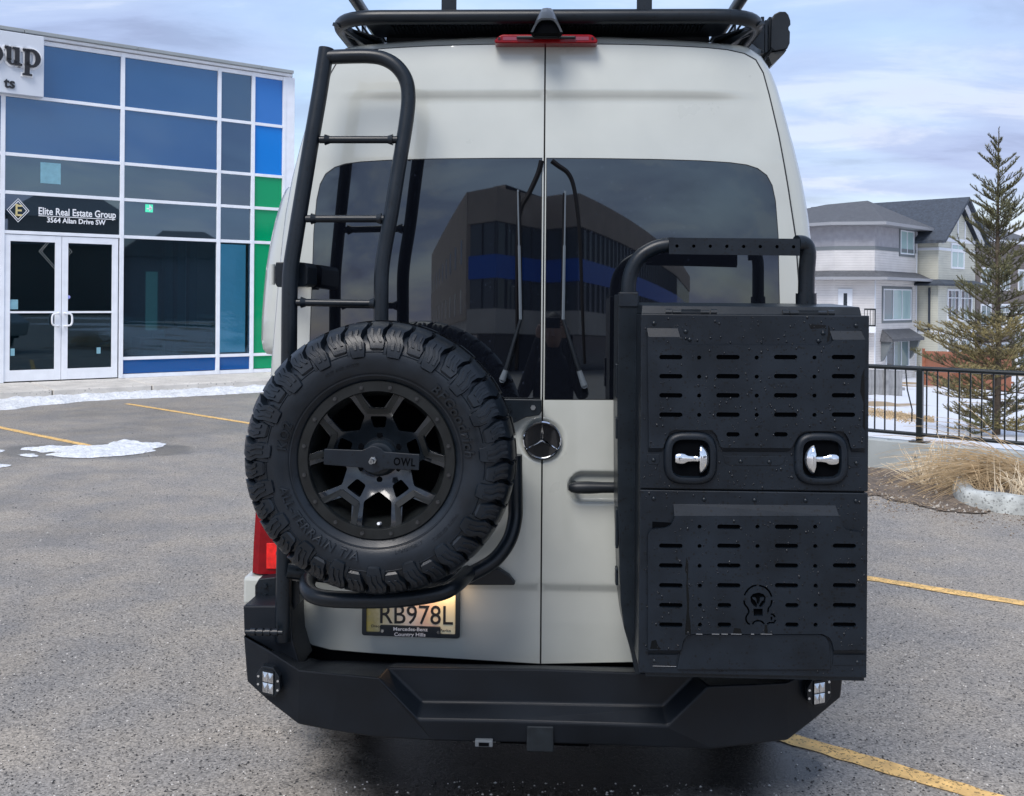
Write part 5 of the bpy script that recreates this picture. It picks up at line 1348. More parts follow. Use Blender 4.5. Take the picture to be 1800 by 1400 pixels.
# high level brake light, camera hood, roof seam
def brake_light():
    e = empty('brake_light'); e.parent = van
    y = -.014; o = [(868.5, 74), (870, 70), (878, 62.5), (884, 60.5), (1036, 60.5), (1042, 62), (1050, 70), (1051, 74), (1048, 76), (872, 76)]
    lp = [xz(a, b, y) for a, b in o]
    mb = MB(); mb.prism([(x, y, z) for x, z in lp], [(x, .12, z) for x, z in lp]); vb(mb, 'lens', M['red'], e, bevel=.004, smooth=40)
    for a, b in ((884, 929), (991, 1035)):
        q = [xz(*p, y) for p in ((a, 65), (b, 65), (b, 71), (a, 71))]; mb = MB(); mb.prism([(x, y - .0012, z) for x, z in q], [(x, y + .01, z) for x, z in q]); vb(mb, 'ribbed_lens', M['red_dark'], e)
    for px in (877.5, 1041.5):
        x, z = xz(px, 68, y); mb = MB(); mb.disc((x, y - .003, z), .0045, .006, 12); vb(mb, 'screw', M['plastic'], e, smooth=40)
brake_light()
def camera_hood():
    e = empty('reversing_camera'); e.parent = van
    # arched hood: loft of arches from front lip back over the roof
    def arch(w0, w1, zb, h, y, n=14):
        o = []
        for k in range(n + 1):
            a = pi * k / n; c, s = math.cos(a), math.sin(a); zz = s ** .6
            o.append((w0 * (abs(c) ** .45) * (1 if c > 0 else -1) * (1 - (1 - w1) * zz), y, zb + h * zz))
        return o
    xc, zb = xz(961, 61, -.08)[0], xz(961, 61, -.08)[1]
    f = [(p[0] + xc, p[1], p[2]) for p in arch(.0535, .62, zb, xz(961, 32, -.11)[1] - zb, -.112)]
    m1 = [(p[0] + xc, p[1], p[2]) for p in arch(.052, .60, zb, xz(961, 21, -.075)[1] - zb, -.075)]
    m2 = [(p[0] + xc, p[1], p[2]) for p in arch(.046, .58, zb, xz(961, 14, -.035)[1] - zb, -.035)]
    m3 = [(p[0] + xc, p[1], p[2]) for p in arch(.03, .5, zb, .05, .06)]
    vs = f + m1 + m2 + m3; n = len(f); mb = MB(); mb.add(vs, [(i * n + j, i * n + j + 1, (i + 1) * n + j + 1, (i + 1) * n + j) for i in range(3) for j in range(n - 1)])
    inner = [(xc + (p[0] - xc) * .86, p[1] + .002, zb + (p[2] - zb) * .88) for p in f]; deep = [(p[0], p[1] + .06, p[2]) for p in inner]
    mb.add(f + inner + deep, [(j, j + 1, n + j + 1, n + j) for j in range(n - 1)] + [(n + j, n + j + 1, 2 * n + j + 1, 2 * n + j) for j in range(n - 1)] + [tuple(range(2 * n, 3 * n))])
    hd = vb(mb, 'hood', mat('hood_plastic', (.045, .052, .06), .30), e, smooth=50, fix=True)
    mb = MB(); mb.prism([(p[0], p[1] + .012, p[2]) for p in inner], [(p[0], p[1] + .05, p[2]) for p in inner]); vb(mb, 'hood_opening', M['dark'], e)
    mb = MB(); mb.tube([(xc, -.095, zb + .016), (xc, -.06, zb + .016)], .009, 14); vb(mb, 'camera_lens', M['plastic'], e, smooth=40)
    mb = MB(); a, b = xz(908, 58, -.02)[0], xz(1012, 58, -.02)[0]; mb.box(a, b, -.026, .03, zb + .001, zb + .010); vb(mb, 'gasket', M['plastic'], e, bevel=.003)
camera_hood()

# --- roof rack
def rack():
    e = empty('roof_rack'); e.parent = van
    def loop(yl, pyc, x0px, x1px, rad, r, name):
        z = xz(958, pyc, yl)[1]; x0 = xz(x0px, pyc, yl)[0] + r; x1 = xz(x1px, pyc, yl)[0] - r
        q = rounded([(x0, yl), (x1, yl), (x1, 4.3), (x0, 4.3)], rad, 8)
        mb = MB(); mb.tube([(a, b, z) for a, b in q], r, 12, closed=True); vb(mb, name, M['black_smooth'], e, smooth=50); return x0, x1, z
    x0, x1, z = loop(.005, 30, 572, 1357, .17, .026, 'lower_tube')
    X0, X1, ZU = loop(.005, -62, 574, 1355, .17, .023, 'upper_tube')
    xm = (x0 + x1) / 2
    for px in (790, 1132):
        x = xz(px, 10, .03)[0]; vb(MB().box(x - .026, x + .026, .012, .022, z + .012, ZU - .012), 'upright', M['black_smooth'], e)
    for y in (.55, 1.6, 2.7, 3.8):
        for x in (x0, x1): vb(MB().box(x - .004, x + .004, y, y + .06, z + .012, ZU - .012), 'upright', M['black_smooth'], e)
    # slanted rear fascia panel with mounts, perforated floor
    zl = xz(958, 59.5, .10)[1] + .006
    yb = .17
    mb = MB(); mb.prism([(x0 + .10, .03, z - .008), (x1 - .10, .03, z - .008), (x1 - .13, yb, zl), (x0 + .13, yb, zl)], [(x0 + .10, .034, z + .002), (x1 - .10, .034, z + .002), (x1 - .13, yb + .006, zl + .012), (x0 + .13, yb + .006, zl + .012)]); vb(mb, 'rear_panel', M['plastic'], e)
    vb(MB().box(x0 + .16, x1 - .16, yb + .008, yb + .014, zl - .06, z - .004), 'wind_fairing', M['plastic'], e)
    # ribs standing out of the panel (the perforation pattern)
    mb = MB(); k = 86; xa, xb = x0 + .20, x1 - .20
    for i in range(k):
        x = xa + (xb - xa) * i / (k - 1); w = .0032
        mb.prism([(x - w, .050, z - .020), (x + w, .050, z - .020), (x + w, yb - .02, zl + .004), (x - w, yb - .02, zl + .004)], [(x - w, .050, z - .009), (x + w, .050, z - .009), (x + w, yb - .02, zl + .012), (x - w, yb - .02, zl + .012)])
    vb(mb, 'panel_ribs', M['black_smooth'], e, kind='stuff')
    for s, xx in ((1, x0), (-1, x1)):
        mb = MB(); rr_ = [(xx + s * .015, .03, z - .01), (xx + s * .10, .24, zl - .02)]
        mb.prism([(xx - s * .012, .05, z - .015), (xx + s * .012, .05, z - .02), (xx + s * .15, .22, zl - .025), (xx + s * .10, .22, zl - .03)], [(xx - s * .012, .065, z - .0), (xx + s * .012, .065, z - .0), (xx + s * .15, .24, zl - .01), (xx + s * .10, .24, zl - .01)]); vb(mb, 'corner_brace', M['black_smooth'], e)
        sp_x = 1 if s > 0 else -1
        mb = MB(); mb.prism([(xx + s * .004, .11, z - .004), (xx + s * .15, .11, zl - .02), (xx + s * .15, 4.2, zl - .02), (xx + s * .004, 4.2, z - .004)], [(xx + s * .010, .11, z), (xx + s * .156, .11, zl - .016), (xx + s * .156, 4.2, zl - .016), (xx + s * .010, 4.2, z)]); vb(mb, 'side_panel', M['black_smooth'], e)
        mb = MB(); mb.tube([(xx + s * .002, .17, z), (xx + s * .05, .20, (z + zl) / 2), (xx + s * .12, .24, zl)], .017, 10); vb(mb, 'support_tube', M['black_smooth'], e, smooth=50)
        for y in (1.2, 2.4, 3.6): vb(MB().box(xx + s * .05 - .03, xx + s * .05 + .03, y, y + .1, zl - .04, z - .015), 'mount_foot', M['black_smooth'], e)
    for i in range(14):
        y = .35 + i * .29; vb(MB().box(x0 + .01, x1 - .01, y, y + .035, z - .012, z + .006), 'cross_slat', M['black_smooth'], e)
    mb = MB(); 
    for i in range(60): x = x0 + .03 + (x1 - x0 - .06) * i / 59; mb.box(x - .004, x + .004, .05, 4.2, z + .0065, z + .0105)
    vb(mb, 'floor_mesh', M['black_smooth'], e, kind='stuff')
    mb = MB()
    for i in range(62): x = x0 + .17 + (x1 - x0 - .34) * i / 61; mb.tube([(x - .006, .02, z + .017), (x, .02, z + .0235), (x + .006, .02, z + .017)], .0022, 4)
    vb(mb, 'tube_wrap', M['black_smooth'], e, kind='stuff')
    return x0, x1, z
rx0, rx1, rz = rack()
def awning():
    e = empty('awning'); e.parent = van
    y0 = .32
    o = [(1357, 34), (1361, 25), (1370, 20.5), (1381, 20.5), (1386, 26), (1389.5, 36), (1390, 44), (1386.5, 47), (1386.5, 52), (1389, 56), (1388.5, 76), (1384, 86), (1362, 90), (1355, 84)]
    lp = [xz(a, b, y0) for a, b in o]; mb = MB(); mb.prism([(x, y0, z) for x, z in lp], [(x, y0 + 2.6, z) for x, z in lp]); vb(mb, 'case', M['plastic'], e, bevel=.003)
    o = [(1362, 91), (1384, 87), (1379, 94), (1358, 113), (1352, 99), (1356, 92)]; lp = [xz(a, b, y0) for a, b in o]; mb = MB(); mb.prism([(x, y0 + .01, z) for x, z in lp], [(x, y0 + 2.59, z) for x, z in lp]); vb(mb, 'front_profile', mat('awning_end', (.035, .034, .03), .5, noise=(30, .3)), e)
    for a, b, c, d in ((1340, 1345, 27, 92), (1347, 1351, 33, 90)):
        q = [xz(a, c, y0), xz(b, d, y0)]; vb(MB().box(q[0][0], q[1][0], y0 + .02, y0 + .10, q[1][1], q[0][1]), 'mount_bracket', M['black_smooth'], e)
    q = [xz(1352, 30, y0 + .02), xz(1356, 88, y0 + .02)]; vb(MB().box(q[0][0], q[1][0], y0 + .02, y0 + 2.5, q[1][1], q[0][1]), 'back_rail', M['plastic'], e)
    lp = [xz(a, b, y0) for a, b in ((1320, 62), (1340, 40), (1341, 92), (1330, 86), (1312, 72))]; mb = MB(); mb.prism([(x, y0 - .02, z) for x, z in lp], [(x, y0 - .012, z) for x, z in lp]); vb(mb, 'gusset', M['black_smooth'], e)
awning()

# --- bulged side pods
def pod(sg):
    # profile seen from behind on the left side; lofted forwards along the flank
    o = [(503, 327), (495, 325), (489, 331), (481, 348), (468, 390), (459, 430), (452, 470), (447, 520), (444, 560), (443, 600), (446, 617), (453, 626), (463, 628)]
    P_ = [xz(a, b, .55) for a, b in o]; inn = [( -.80 if i < 2 else -.86, z) for i, (x, z) in enumerate(P_)]
    st = [(.46, .0), (.48, .45), (.52, .75), (.60, .93), (.72, 1.0), (1.4, 1.0), (1.56, .93), (1.64, .7), (1.68, .0)]
    mb = MB(); n = len(P_); vs = []
    for y, k in st:
        for i, (x, z) in enumerate(P_):
            cx_ = -.84; zc_ = 1.95; kk = k ** .8; vs.append((sg * -1 * (cx_ + (x - cx_) * k), y, zc_ + (z - zc_) * (.75 + .25 * kk)))
    mb.add(vs, [(i * n + j, i * n + j + 1, (i + 1) * n + j + 1, (i + 1) * n + j) for i in range(len(st) - 1) for j in range(n - 1)])
    vb(mb, 'side_pod', M['paint'], van, smooth=60)
pod(-1)
# --- ladder
LR = .0265
def ladder():
    e = empty('ladder'); e.parent = van
    def q(px, py, y): return V(px, py, y)
    left = [q(574, 86, -0.107), q(561, 170, -0.122), q(548, 245, -0.138), q(533, 335, -0.150), q(520, 415, -0.160), q(511, 475, -0.169), q(509, 530, -0.175), q(508, 640, -0.181), q(505, 800, -0.184), q(500, 985, -0.184), q(497, 1126, -0.184)]
    mb = MB(); pts = spline(left, 4); mb.tube(pts, LR, 16); vb(mb, 'rail', M['black_smooth'], e, smooth=50)
    right = [q(574, 101, -0.110), q(615, 99.5, -0.110), q(650, 99.5, -0.112), q(675, 104, -0.113), q(697, 117, -0.116), q(713, 140, -0.119), q(718, 170, -0.122), q(714, 215, -0.129), q(700, 300, -0.144), q(688, 375, -0.157), q(676, 440, -0.163), q(671, 480, -0.169), q(670, 530, -0.175), q(670, 620, -0.178)]
    mb = MB(); mb.tube(spline(right, 5), LR * .93, 16); vb(mb, 'rail', M['black_smooth'], e, smooth=50)
    for (a, b, y), rr_ in zip((((562, 246), (700, 246), -.138), ((538, 385), (680, 385), -.157), ((520, 532), (668, 534), -.175)), (.0125,) * 3):
        mb = MB(); mb.tube([q(*a, y), q(*b, y)], rr_, 12)
        for t, s_ in ((q(*a, y), 1), (q(*b, y), -1)): mb.tube([t + Vector((s_ * .018, 0, 0)), t + Vector((s_ * .034, 0, 0))], [.019, .0135], 12)
        vb(mb, 'rung', M['black_smooth'], e, smooth=50)
    # lower hoop that carries the wheel
    t1 = [q(905, 800, -.10), q(906, 880, -.10), q(905, 915, -.11), q(895, 950, -.13), q(872, 982, -.15), q(840, 1003, -.17), q(800, 1018, -.18), q(700, 1025, -.19), q(560, 1010, -.2), q(505, 1003, -.22)]
    mb = MB(); mb.tube(spline(t1, 5), LR * .95, 14); vb(mb, 'lower_tube', M['black_smooth'], e, smooth=50)
    t2 = [q(548, 1012, -.20), q(541, 1022, -.25), q(541, 1036, -.30), q(552, 1047, -.34), q(580, 1053, -.36), q(640, 1055, -.37), q(700, 1053, -.37), q(750, 1047, -.36), q(785, 1038, -.34), q(806, 1024, -.29), q(822, 1008, -.20)]
    mb = MB(); mb.tube(spline(t2, 6), LR * .98, 16); vb(mb, 'wheel_cradle', M['black_smooth'], e, smooth=50)
    # carrier arm to the door centre with bolts
    mb = MB(); o = [xz(a, b, -.05) for a, b in ((800, 700), (952, 703), (952, 724), (948, 731), (925, 734), (905, 744), (880, 748), (800, 740))]; mb.prism([(x, -.045, z) for x, z in o], [(x, -.037, z) for x, z in o]); vb(mb, 'carrier_arm', M['black_smooth'], e, bevel=.003)
    x, z = xz(937, 717, -.05); vb(MB().disc((x, -.052, z), .009, .008, 6), 'bolt', M['steel'], e); 
    for px in (895, 860): x, z = xz(px, 720, -.05); vb(MB().disc((x, -.050, z), .009, .006, 6), 'bolt', M['black_smooth'], e)
    # hinge plates
    def plate(pts, y0, y1, m=M['black_smooth'], name='hinge_plate', **k):
        o = [xz(a, b, y0) for a, b in pts]; mb = MB(); mb.prism([(x, y0, z) for x, z in o], [(x, y1, z) for x, z in o]); return vb(mb, name, m, e, bevel=.003, **k)
    plate([(485, 461), (505, 461), (505, 505), (487, 505), (483, 498), (483, 470)], -.09, .06)
    plate([(524, 461), (536, 462), (541, 470), (540, 500), (534, 504), (522, 505)], -.12, .02)
    plate([(455, 1018), (485, 1015), (485, 1062), (456, 1060), (448, 1050), (448, 1030)], -.06, .03)
    plate([(510, 1020), (524, 1022), (527, 1030), (526, 1060), (518, 1072), (510, 1075)], -.16, -.02)
    for px, py in ((466, 1030), (466, 1048)): x, z = xz(px, py, -.065); vb(MB().disc((x, -.070, z), .008, .01, 6), 'bolt', M['black_smooth'], e)
    mb = MB(); x, z = xz(480, 465, -.02); x2, z2 = xz(480, 501, -.02); mb.tube([(x, -.03, z), (x, -.03, z2)], .010, 10); vb(mb, 'hinge_pin', mat('hinge_paint', (.5, .52, .5), .4), e, smooth=50)
    mb = MB(); x, z = xz(497, 1112, -.24); x0_ = xz(432, 1109, -.24)[0]; mb.tube([(x0_, -.24, z), (x, -.24, z)], .0085, 8)
    for k in range(4): xx = x0_ + (x - x0_) * (.2 + .2 * k); mb.tube([(xx - .008, -.24, z), (xx + .008, -.24, z)], .013, 8)
    vb(mb, 'locking_pin', M['black_smooth'], e, smooth=50)
ladder()

# --- spare wheel
def spare():
    e = empty('spare_wheel'); e.parent = van
    C = V(663.5, 808, -.49); cx_, cz_ = C.x, C.z
    R_out = .4065
    prof = [(.212, -.490), (.230, -.506), (.245, -.522), (.262, -.531), (.285, -.536), (.305, -.535), (.325, -.529), (.342, -.518), (.357, -.502), (.368, -.482), (.376, -.456), (.381, -.425), (.382, -.39), (.381, -.355), (.376, -.324), (.368, -.298), (.357, -.278), (.342, -.262), (.325, -.251), (.305, -.245), (.285, -.244), (.26, -.25), (.235, -.27), (.218, -.285)]
    sc_ = R_out / .392
    prof = [(r * sc_, -.49 + (y + .49) * (.76 if y > -.49 else 1)) for r, y in prof]
    pl = lambda r, h, a: (cx_ + r * math.cos(a), h, cz_ + r * math.sin(a))
    mb = MB(); mb.lathe(prof, 144, pl)
    # arclength lookup
    S_ = [0]
    for i in range(1, len(prof)): S_.append(S_[-1] + math.hypot(prof[i][0] - prof[i - 1][0], prof[i][1] - prof[i - 1][1]))
    T = S_[-1]
    def pos(s, h, a):
        s = max(0, min(T - 1e-6, s)); i = 0
        while S_[i + 1] < s: i += 1
        t = (s - S_[i]) / (S_[i + 1] - S_[i]); r = prof[i][0] + (prof[i + 1][0] - prof[i][0]) * t; y = prof[i][1] + (prof[i + 1][1] - prof[i][1]) * t
        tr, ty = (prof[i + 1][0] - prof[i][0]), (prof[i + 1][1] - prof[i][1]); L = math.hypot(tr, ty); nr, ny = -ty / L, tr / L
        if nr * (r - .30) + ny * (y + .39) < 0: nr, ny = -nr, -ny
        return pl(r + nr * h, y + ny * h, a)
    N = 19; pit = 2 * pi / N
    rnd = random.Random(2)
    def lug(a0, stations):
        stations = [(s, ul + rnd.uniform(-.012, .012), ur + rnd.uniform(-.012, .012), h * 1.18) for s, ul, ur, h in stations]
        """stations: (s, u_left, u_right, height); a raised block following the carcass"""
        top = []; base = []
        for s, ul, ur, h in stations:
            for u in (ul, ul * .5 + ur * .5, ur):
                top.append(pos(s, h, a0 + u * pit)); 
            for u, du in ((ul, -.035), (ur, .035)): base.append(pos(s, -.001, a0 + (u + du) * pit))
        n = len(stations); b = len(mb.v); mb.v += top + base; B = b + 3 * n
        for i in range(n - 1):
            for k in range(2): mb.f.append((b + i * 3 + k, b + i * 3 + k + 1, b + (i + 1) * 3 + k + 1, b + (i + 1) * 3 + k))
            mb.f.append((b + i * 3, b + (i + 1) * 3, B + (i + 1) * 2, B + i * 2)); mb.f.append((b + i * 3 + 2, B + i * 2 + 1, B + (i + 1) * 2 + 1, b + (i + 1) * 3 + 2))
        mb.f.append((b, b + 1, b + 2, B + 1, B)); j = n - 1; mb.f.append((b + j * 3, B + j * 2, B + j * 2 + 1, b + j * 3 + 2, b + j * 3 + 1))
    def sr(r):  # arclength on the front flank at radius r
        r *= sc_
        for i in range(len(prof) - 1):
            if prof[i][0] <= r <= prof[i + 1][0]: return S_[i] + (r - prof[i][0]) / (prof[i + 1][0] - prof[i][0]) * (S_[i + 1] - S_[i])
        return T / 2
    for side in (0, 1):
        g = (lambda s: s) if side == 0 else (lambda s: T - s)
        for k in range(N):
            a = k * pit + (pit * .45 if side else 0); m_ = 1 if side == 0 else -1
            A_, B_ = .03, .47
            def L3(u): return u
            j = rnd.uniform(-.01, .01)
            lug(a, [(g(sr(.296)), .16, .32, .001), (g(sr(.300)), .08, .40, .006), (g(sr(.318)), .04, .43, .009), (g(sr(.334)), .05, .45, .012), (g(sr(.346)), .13, .52, .015), (g(sr(.358)), .11, .51, .017), (g(sr(.368)), .02, .44, .018), (g(sr(.3755)), .01, .43, .017), (g(sr(.380)), .07, .47, .015), (g(T / 2 - .034), .08, .48, .0145)])
            # short lug with the step
            lug(a, [(g(sr(.316)), .62, .82, .001), (g(sr(.321)), .55, .88, .006), (g(sr(.336)), .53, .91, .010), (g(sr(.3475)), .62, .97, .012), (g(sr(.360)), .61, .97, .016), (g(sr(.371)), .52, .90, .0165), (g(sr(.380)), .56, .93, .015), (g(T / 2 - .034), .58, .95, .0145)])
            # chevron ridges
            for u0, hh in ((.10, .0035), (.25, .003)):
                lug(a, [(g(sr(.318)), u0, u0 + .07, .009 + hh), (g(sr(.334)), u0 + .01, u0 + .09, .012 + hh), (g(sr(.347)), u0 + .10, u0 + .18, .0155 + hh), (g(sr(.358)), u0 + .08, u0 + .16, .0175 + hh)])
            for u0, hh in ((.60, .003), (.76, .003)):
                lug(a, [(g(sr(.334)), u0, u0 + .06, .010 + hh), (g(sr(.348)), u0 + .08, u0 + .14, .012 + hh), (g(sr(.360)), u0 + .07, u0 + .13, .016 + hh)])
            # shallow scallop ring between the lugs
            lug(a, [(g(sr(.306)), .46, .54, .001), (g(sr(.322)), .45, .52, .005), (g(sr(.340)), .46, .51, .006)])
    for k in range(N * 2):
        a = k * pit * .5
        lug(a, [(T / 2 - .027, .02, .40, .0105), (T / 2 - .012, .10, .44, .0105), (T / 2 - .004, .06, .40, .0105)]); lug(a + pit * .2, [(T / 2 + .004, .06, .40, .0105), (T / 2 + .014, .02, .38, .0105), (T / 2 + .027, .10, .42, .0105)])
    # bead lines
    for r in (.246, .312): mb.lathe([(r * sc_ - .0018, -.5355 + (.008 if r < .3 else .0025)), (r * sc_, -.5385 + (.011 if r < .3 else .003)), (r * sc_ + .0018, -.5350 + (.007 if r < .3 else .0030))], 144, pl)
    ty = vb(mb, 'tyre', M['tyre'], e, smooth=32)
    # raised sidewall lettering, bent round the wheel
    def arc_text(txt, r, a_mid, size, ccw=False, ext_=.0032, bold=.02, gap=1.15):
        v, f = text_mesh(txt, 1.0, 1.0, bold, 0.12, gap); xs = [p[0] for p in v]; w = (max(xs) - min(xs)) * size; off = min(xs)
        out = []
        for x, y, z in v:
            t = (x - off) * size - w / 2
            if not ccw: rr_ = r + (y - .36) * size; a = a_mid - t / r
            else: rr_ = r - (y - .36) * size; a = a_mid + t / r
            i = 0; rr_ = max(prof[0][0] + .001, rr_)
            while i < 8 and prof[i + 1][0] < rr_: i += 1
            tt = (rr_ - prof[i][0]) / (prof[i + 1][0] - prof[i][0]); yy = prof[i][1] + (prof[i + 1][1] - prof[i][1]) * tt
            out.append(pl(rr_, yy - (z + 1) * ext_, a))
        mb = MB(); mb.add(out, f); vb(mb, 'sidewall_lettering', M['tyre'], e, fix=False)
    arc_text('BFGoodrich', .281, R(28), .043, False); arc_text('ALL-TERRAIN T/A', .281, R(228), .036, True); arc_text('KO2', .281, R(165), .040, False)
    arc_text('LT275/70R17', .272, R(292), .014, True, .0012, .005); arc_text('TUBELESS RADIAL', .285, R(318), .012, True, .0012, .005); arc_text('MUD AND SNOW', .292, R(110), .012, False, .0012, .005)
    # rim: beadlock ring, ten spokes, five windows
    px2m = .2355 / 140.5
    holes = []
    def pol(r, a): return (cx_ + r * px2m * math.cos(a), cz_ + r * px2m * math.sin(a))
    def frame(a, pts):  # pts in (radial, tangential) px
        return [(cx_ + (r * math.cos(a) - t * math.sin(a)) * px2m, cz_ + (r * math.sin(a) + t * math.cos(a)) * px2m) for r, t in pts]
    for k in range(5):
        a = R(270 + 72 * k)
        arc = [(121 * math.cos(R(q)), 121 * math.sin(R(q))) for q in (-12.5, -8, -4, 0, 4, 8, 12.5)]
        h = [(60, 0), (76, 25)] + arc[::-1] + [(76, -25)]; holes.append(rounded(frame(a, h), .006, 2))
        a = R(270 + 36 + 72 * k)
        arc = [(121 * math.cos(R(q)), 121 * math.sin(R(q))) for q in (-14, -9, -4.5, 0, 4.5, 9, 14)]
        h = [(92, 11)] + arc[::-1] + [(92, -11)]; holes.append(rounded(frame(a, h), .005, 2))
        h = [(54, 10), (76, 15), (76, -15), (54, -10)]; holes.append(rounded(frame(a, h), .006, 2))
    holes.append(circ(cx_, cz_, 30 * px2m, 24))
    def dish(x, z):
        r = math.hypot(x - cx_, z - cz_) / px2m
        return -.500 + .052 * (1 - smooth(30, 118, r))
    mb = MB(); panel(mb, circ(cx_, cz_, 124 * px2m, 72), holes, dish, .020, .018); vb(mb, 'rim_spokes', M['rimgloss'], e, smooth=40, bevel=.0015)
    # raised flat web on each spoke pair
    mb = MB(); mb.lathe([(121 * px2m, -.49), (121 * px2m, -.506), (123 * px2m, -.510), (139 * px2m, -.510), (140.8 * px2m, -.507), (140.8 * px2m, -.49)], 96, pl, closed=True); vb(mb, 'beadlock_ring', M['rim'], e, smooth=40)
    mb = MB(); mb.lathe([(121 * px2m, -.489), (112 * px2m, -.46), (112 * px2m, -.33), (120 * px2m, -.28), (.229, -.27)], 64, pl); vb(mb, 'rim_barrel', M['rim'], e, smooth=40)
    mb = MB(); mb.disc((cx_, -.33, cz_), 118 * px2m, .01, 48); vb(mb, 'rim_back', M['dark'], e)
    # web strips: flat matt faces over the spokes
    mb = MB()
    def strip(p, q, w, lift):
        d = Vector((q[0] - p[0], q[1] - p[1])).normalized(); n = Vector((-d.y, d.x)) * w * px2m; o = [(p[0] + n.x, p[1] + n.y), (q[0] + n.x, q[1] + n.y), (q[0] - n.x, q[1] - n.y), (p[0] - n.x, p[1] - n.y)]
        mb.prism([(x, dish(x, z) - lift, z) for x, z in o], [(x, dish(x, z) - .0005, z) for x, z in o])
    for k in range(5):
        mb = MB(); a = R(270 + 36 + 72 * k)
        A0, A1, B0, B1 = frame(a, [(85, 17), (120, 37), (85, -17), (120, -37)]); strip(A0, A1, 5.0, .006); strip(B0, B1, 5.0, .006); strip(*frame(a, [(86, 19), (86, -19)]), 5, .0062)
        vb(mb, 'spoke_web', M['rim'], e)
    me = None
    for k in range(16):
        a = R(12 + 22.5 * k); p = pol(131, a)
        if me is None:
            mbb = MB(); mbb.disc((0, -.004, 0), .0065, .006, 8); mbb.disc((0, -.008, 0), .0042, .006, 6); o = vb(mbb, 'rim_bolt', mat('bolt_black', (.035, .037, .04), .22, metal=.3), e); me = o.data
        else: o = link('rim_bolt', me, None, e)
        o.location = (p[0], -.5105, p[1])
    # hub, lug holes, valve, mounting bar
    mb = MB(); mb.lathe([(0, -.475), (20 * px2m, -.478), (28 * px2m, -.474), (33 * px2m, -.462), (34 * px2m, -.42)], 32, pl); vb(mb, 'hub_cap', M['black_smooth'], e, smooth=30)
    for k in range(6): p = pol(40, R(30 + 60 * k)); vb(MB().disc((p[0], dish(*p) - .002, p[1]), .009, .004, 12), 'lug_hole', M['dark'], e)
    tilt = -.045
    def rot(x, z): return (cx_ - 4 * px2m + x * math.cos(tilt) - z * math.sin(tilt), cz_ + .004 + x * math.sin(tilt) + z * math.cos(tilt))
    o = [(-.148, -.0235), (-.036, -.026)] + [(.040 * math.cos(R(q)), .040 * math.sin(R(q))) for q in range(220, 325, 15)] + [(.036, -.0255), (.136, -.0235), (.136, .0235), (.036, .0255)] + [(.040 * math.cos(R(q)), .040 * math.sin(R(q))) for q in range(40, 145, 15)] + [(-.036, .026), (-.148, .0235)]
    lp = [rot(*p) for p in o]; mb = MB(); mb.prism([(x, -.520, z) for x, z in lp], [(x, -.512, z) for x, z in lp]); bar_ = vb(mb, 'mounting_bar', M['black'], e, bevel=.002)
    mb = MB(); v, f = text_mesh('OWL', 1.0, 1.0, .025, 0, 1.15); sx = .062 / 2.0; xs = [p[0] for p in v]; kx = .064 / (max(xs) - min(xs))
    mb.add([(*rot(.060 + (p[0] - min(xs)) * kx, -.013 + p[1] * .030),) for p in []], []); mb.add([(rot(.060 + (p[0] - min(xs)) * kx, -.012 + p[1] * .032)[0], -.5202 - (p[2] + 1) * .0004, rot(.060 + (p[0] - min(xs)) * kx, -.012 + p[1] * .032)[1]) for p in v], f); vb(mb, 'lettering', M['dark'], bar_, fix=False)
    x, z = rot(0, 0); mb = MB(); mb.disc((x, -.530, z), .0105, .010, 6); mb.tube([(x, -.562, z), (x, -.53, z)], .0055, 10); mb.tube([(x, -.562, z), (x, -.545, z)], .0068, 10); vb(mb, 'carrier_bolt', M['steel'], e)
    p = pol(117, R(-88)); mb = MB(); mb.tube([(p[0], -.47, p[1]), (p[0], -.505, p[1] + .008)], [.0055, .0045], 8); vb(mb, 'valve', M['white'], e, smooth=50)
    mb = MB(); mb.tube([(cx_, -.33, cz_), (cx_, -.05, cz_)], .05, 16); mb.box(cx_ - .12, cx_ + .12, -.235, -.20, cz_ - .12, cz_ + .12); vb(mb, 'carrier', M['black_smooth'], e)
    mb = MB(); mb.tube([(cx_ - .16, -.21, cz_ + .03), (cx_ + .32, -.10, cz_ + .10)], .022, 10); vb(mb, 'carrier_strut', M['black_smooth'], e, smooth=50)
spare()

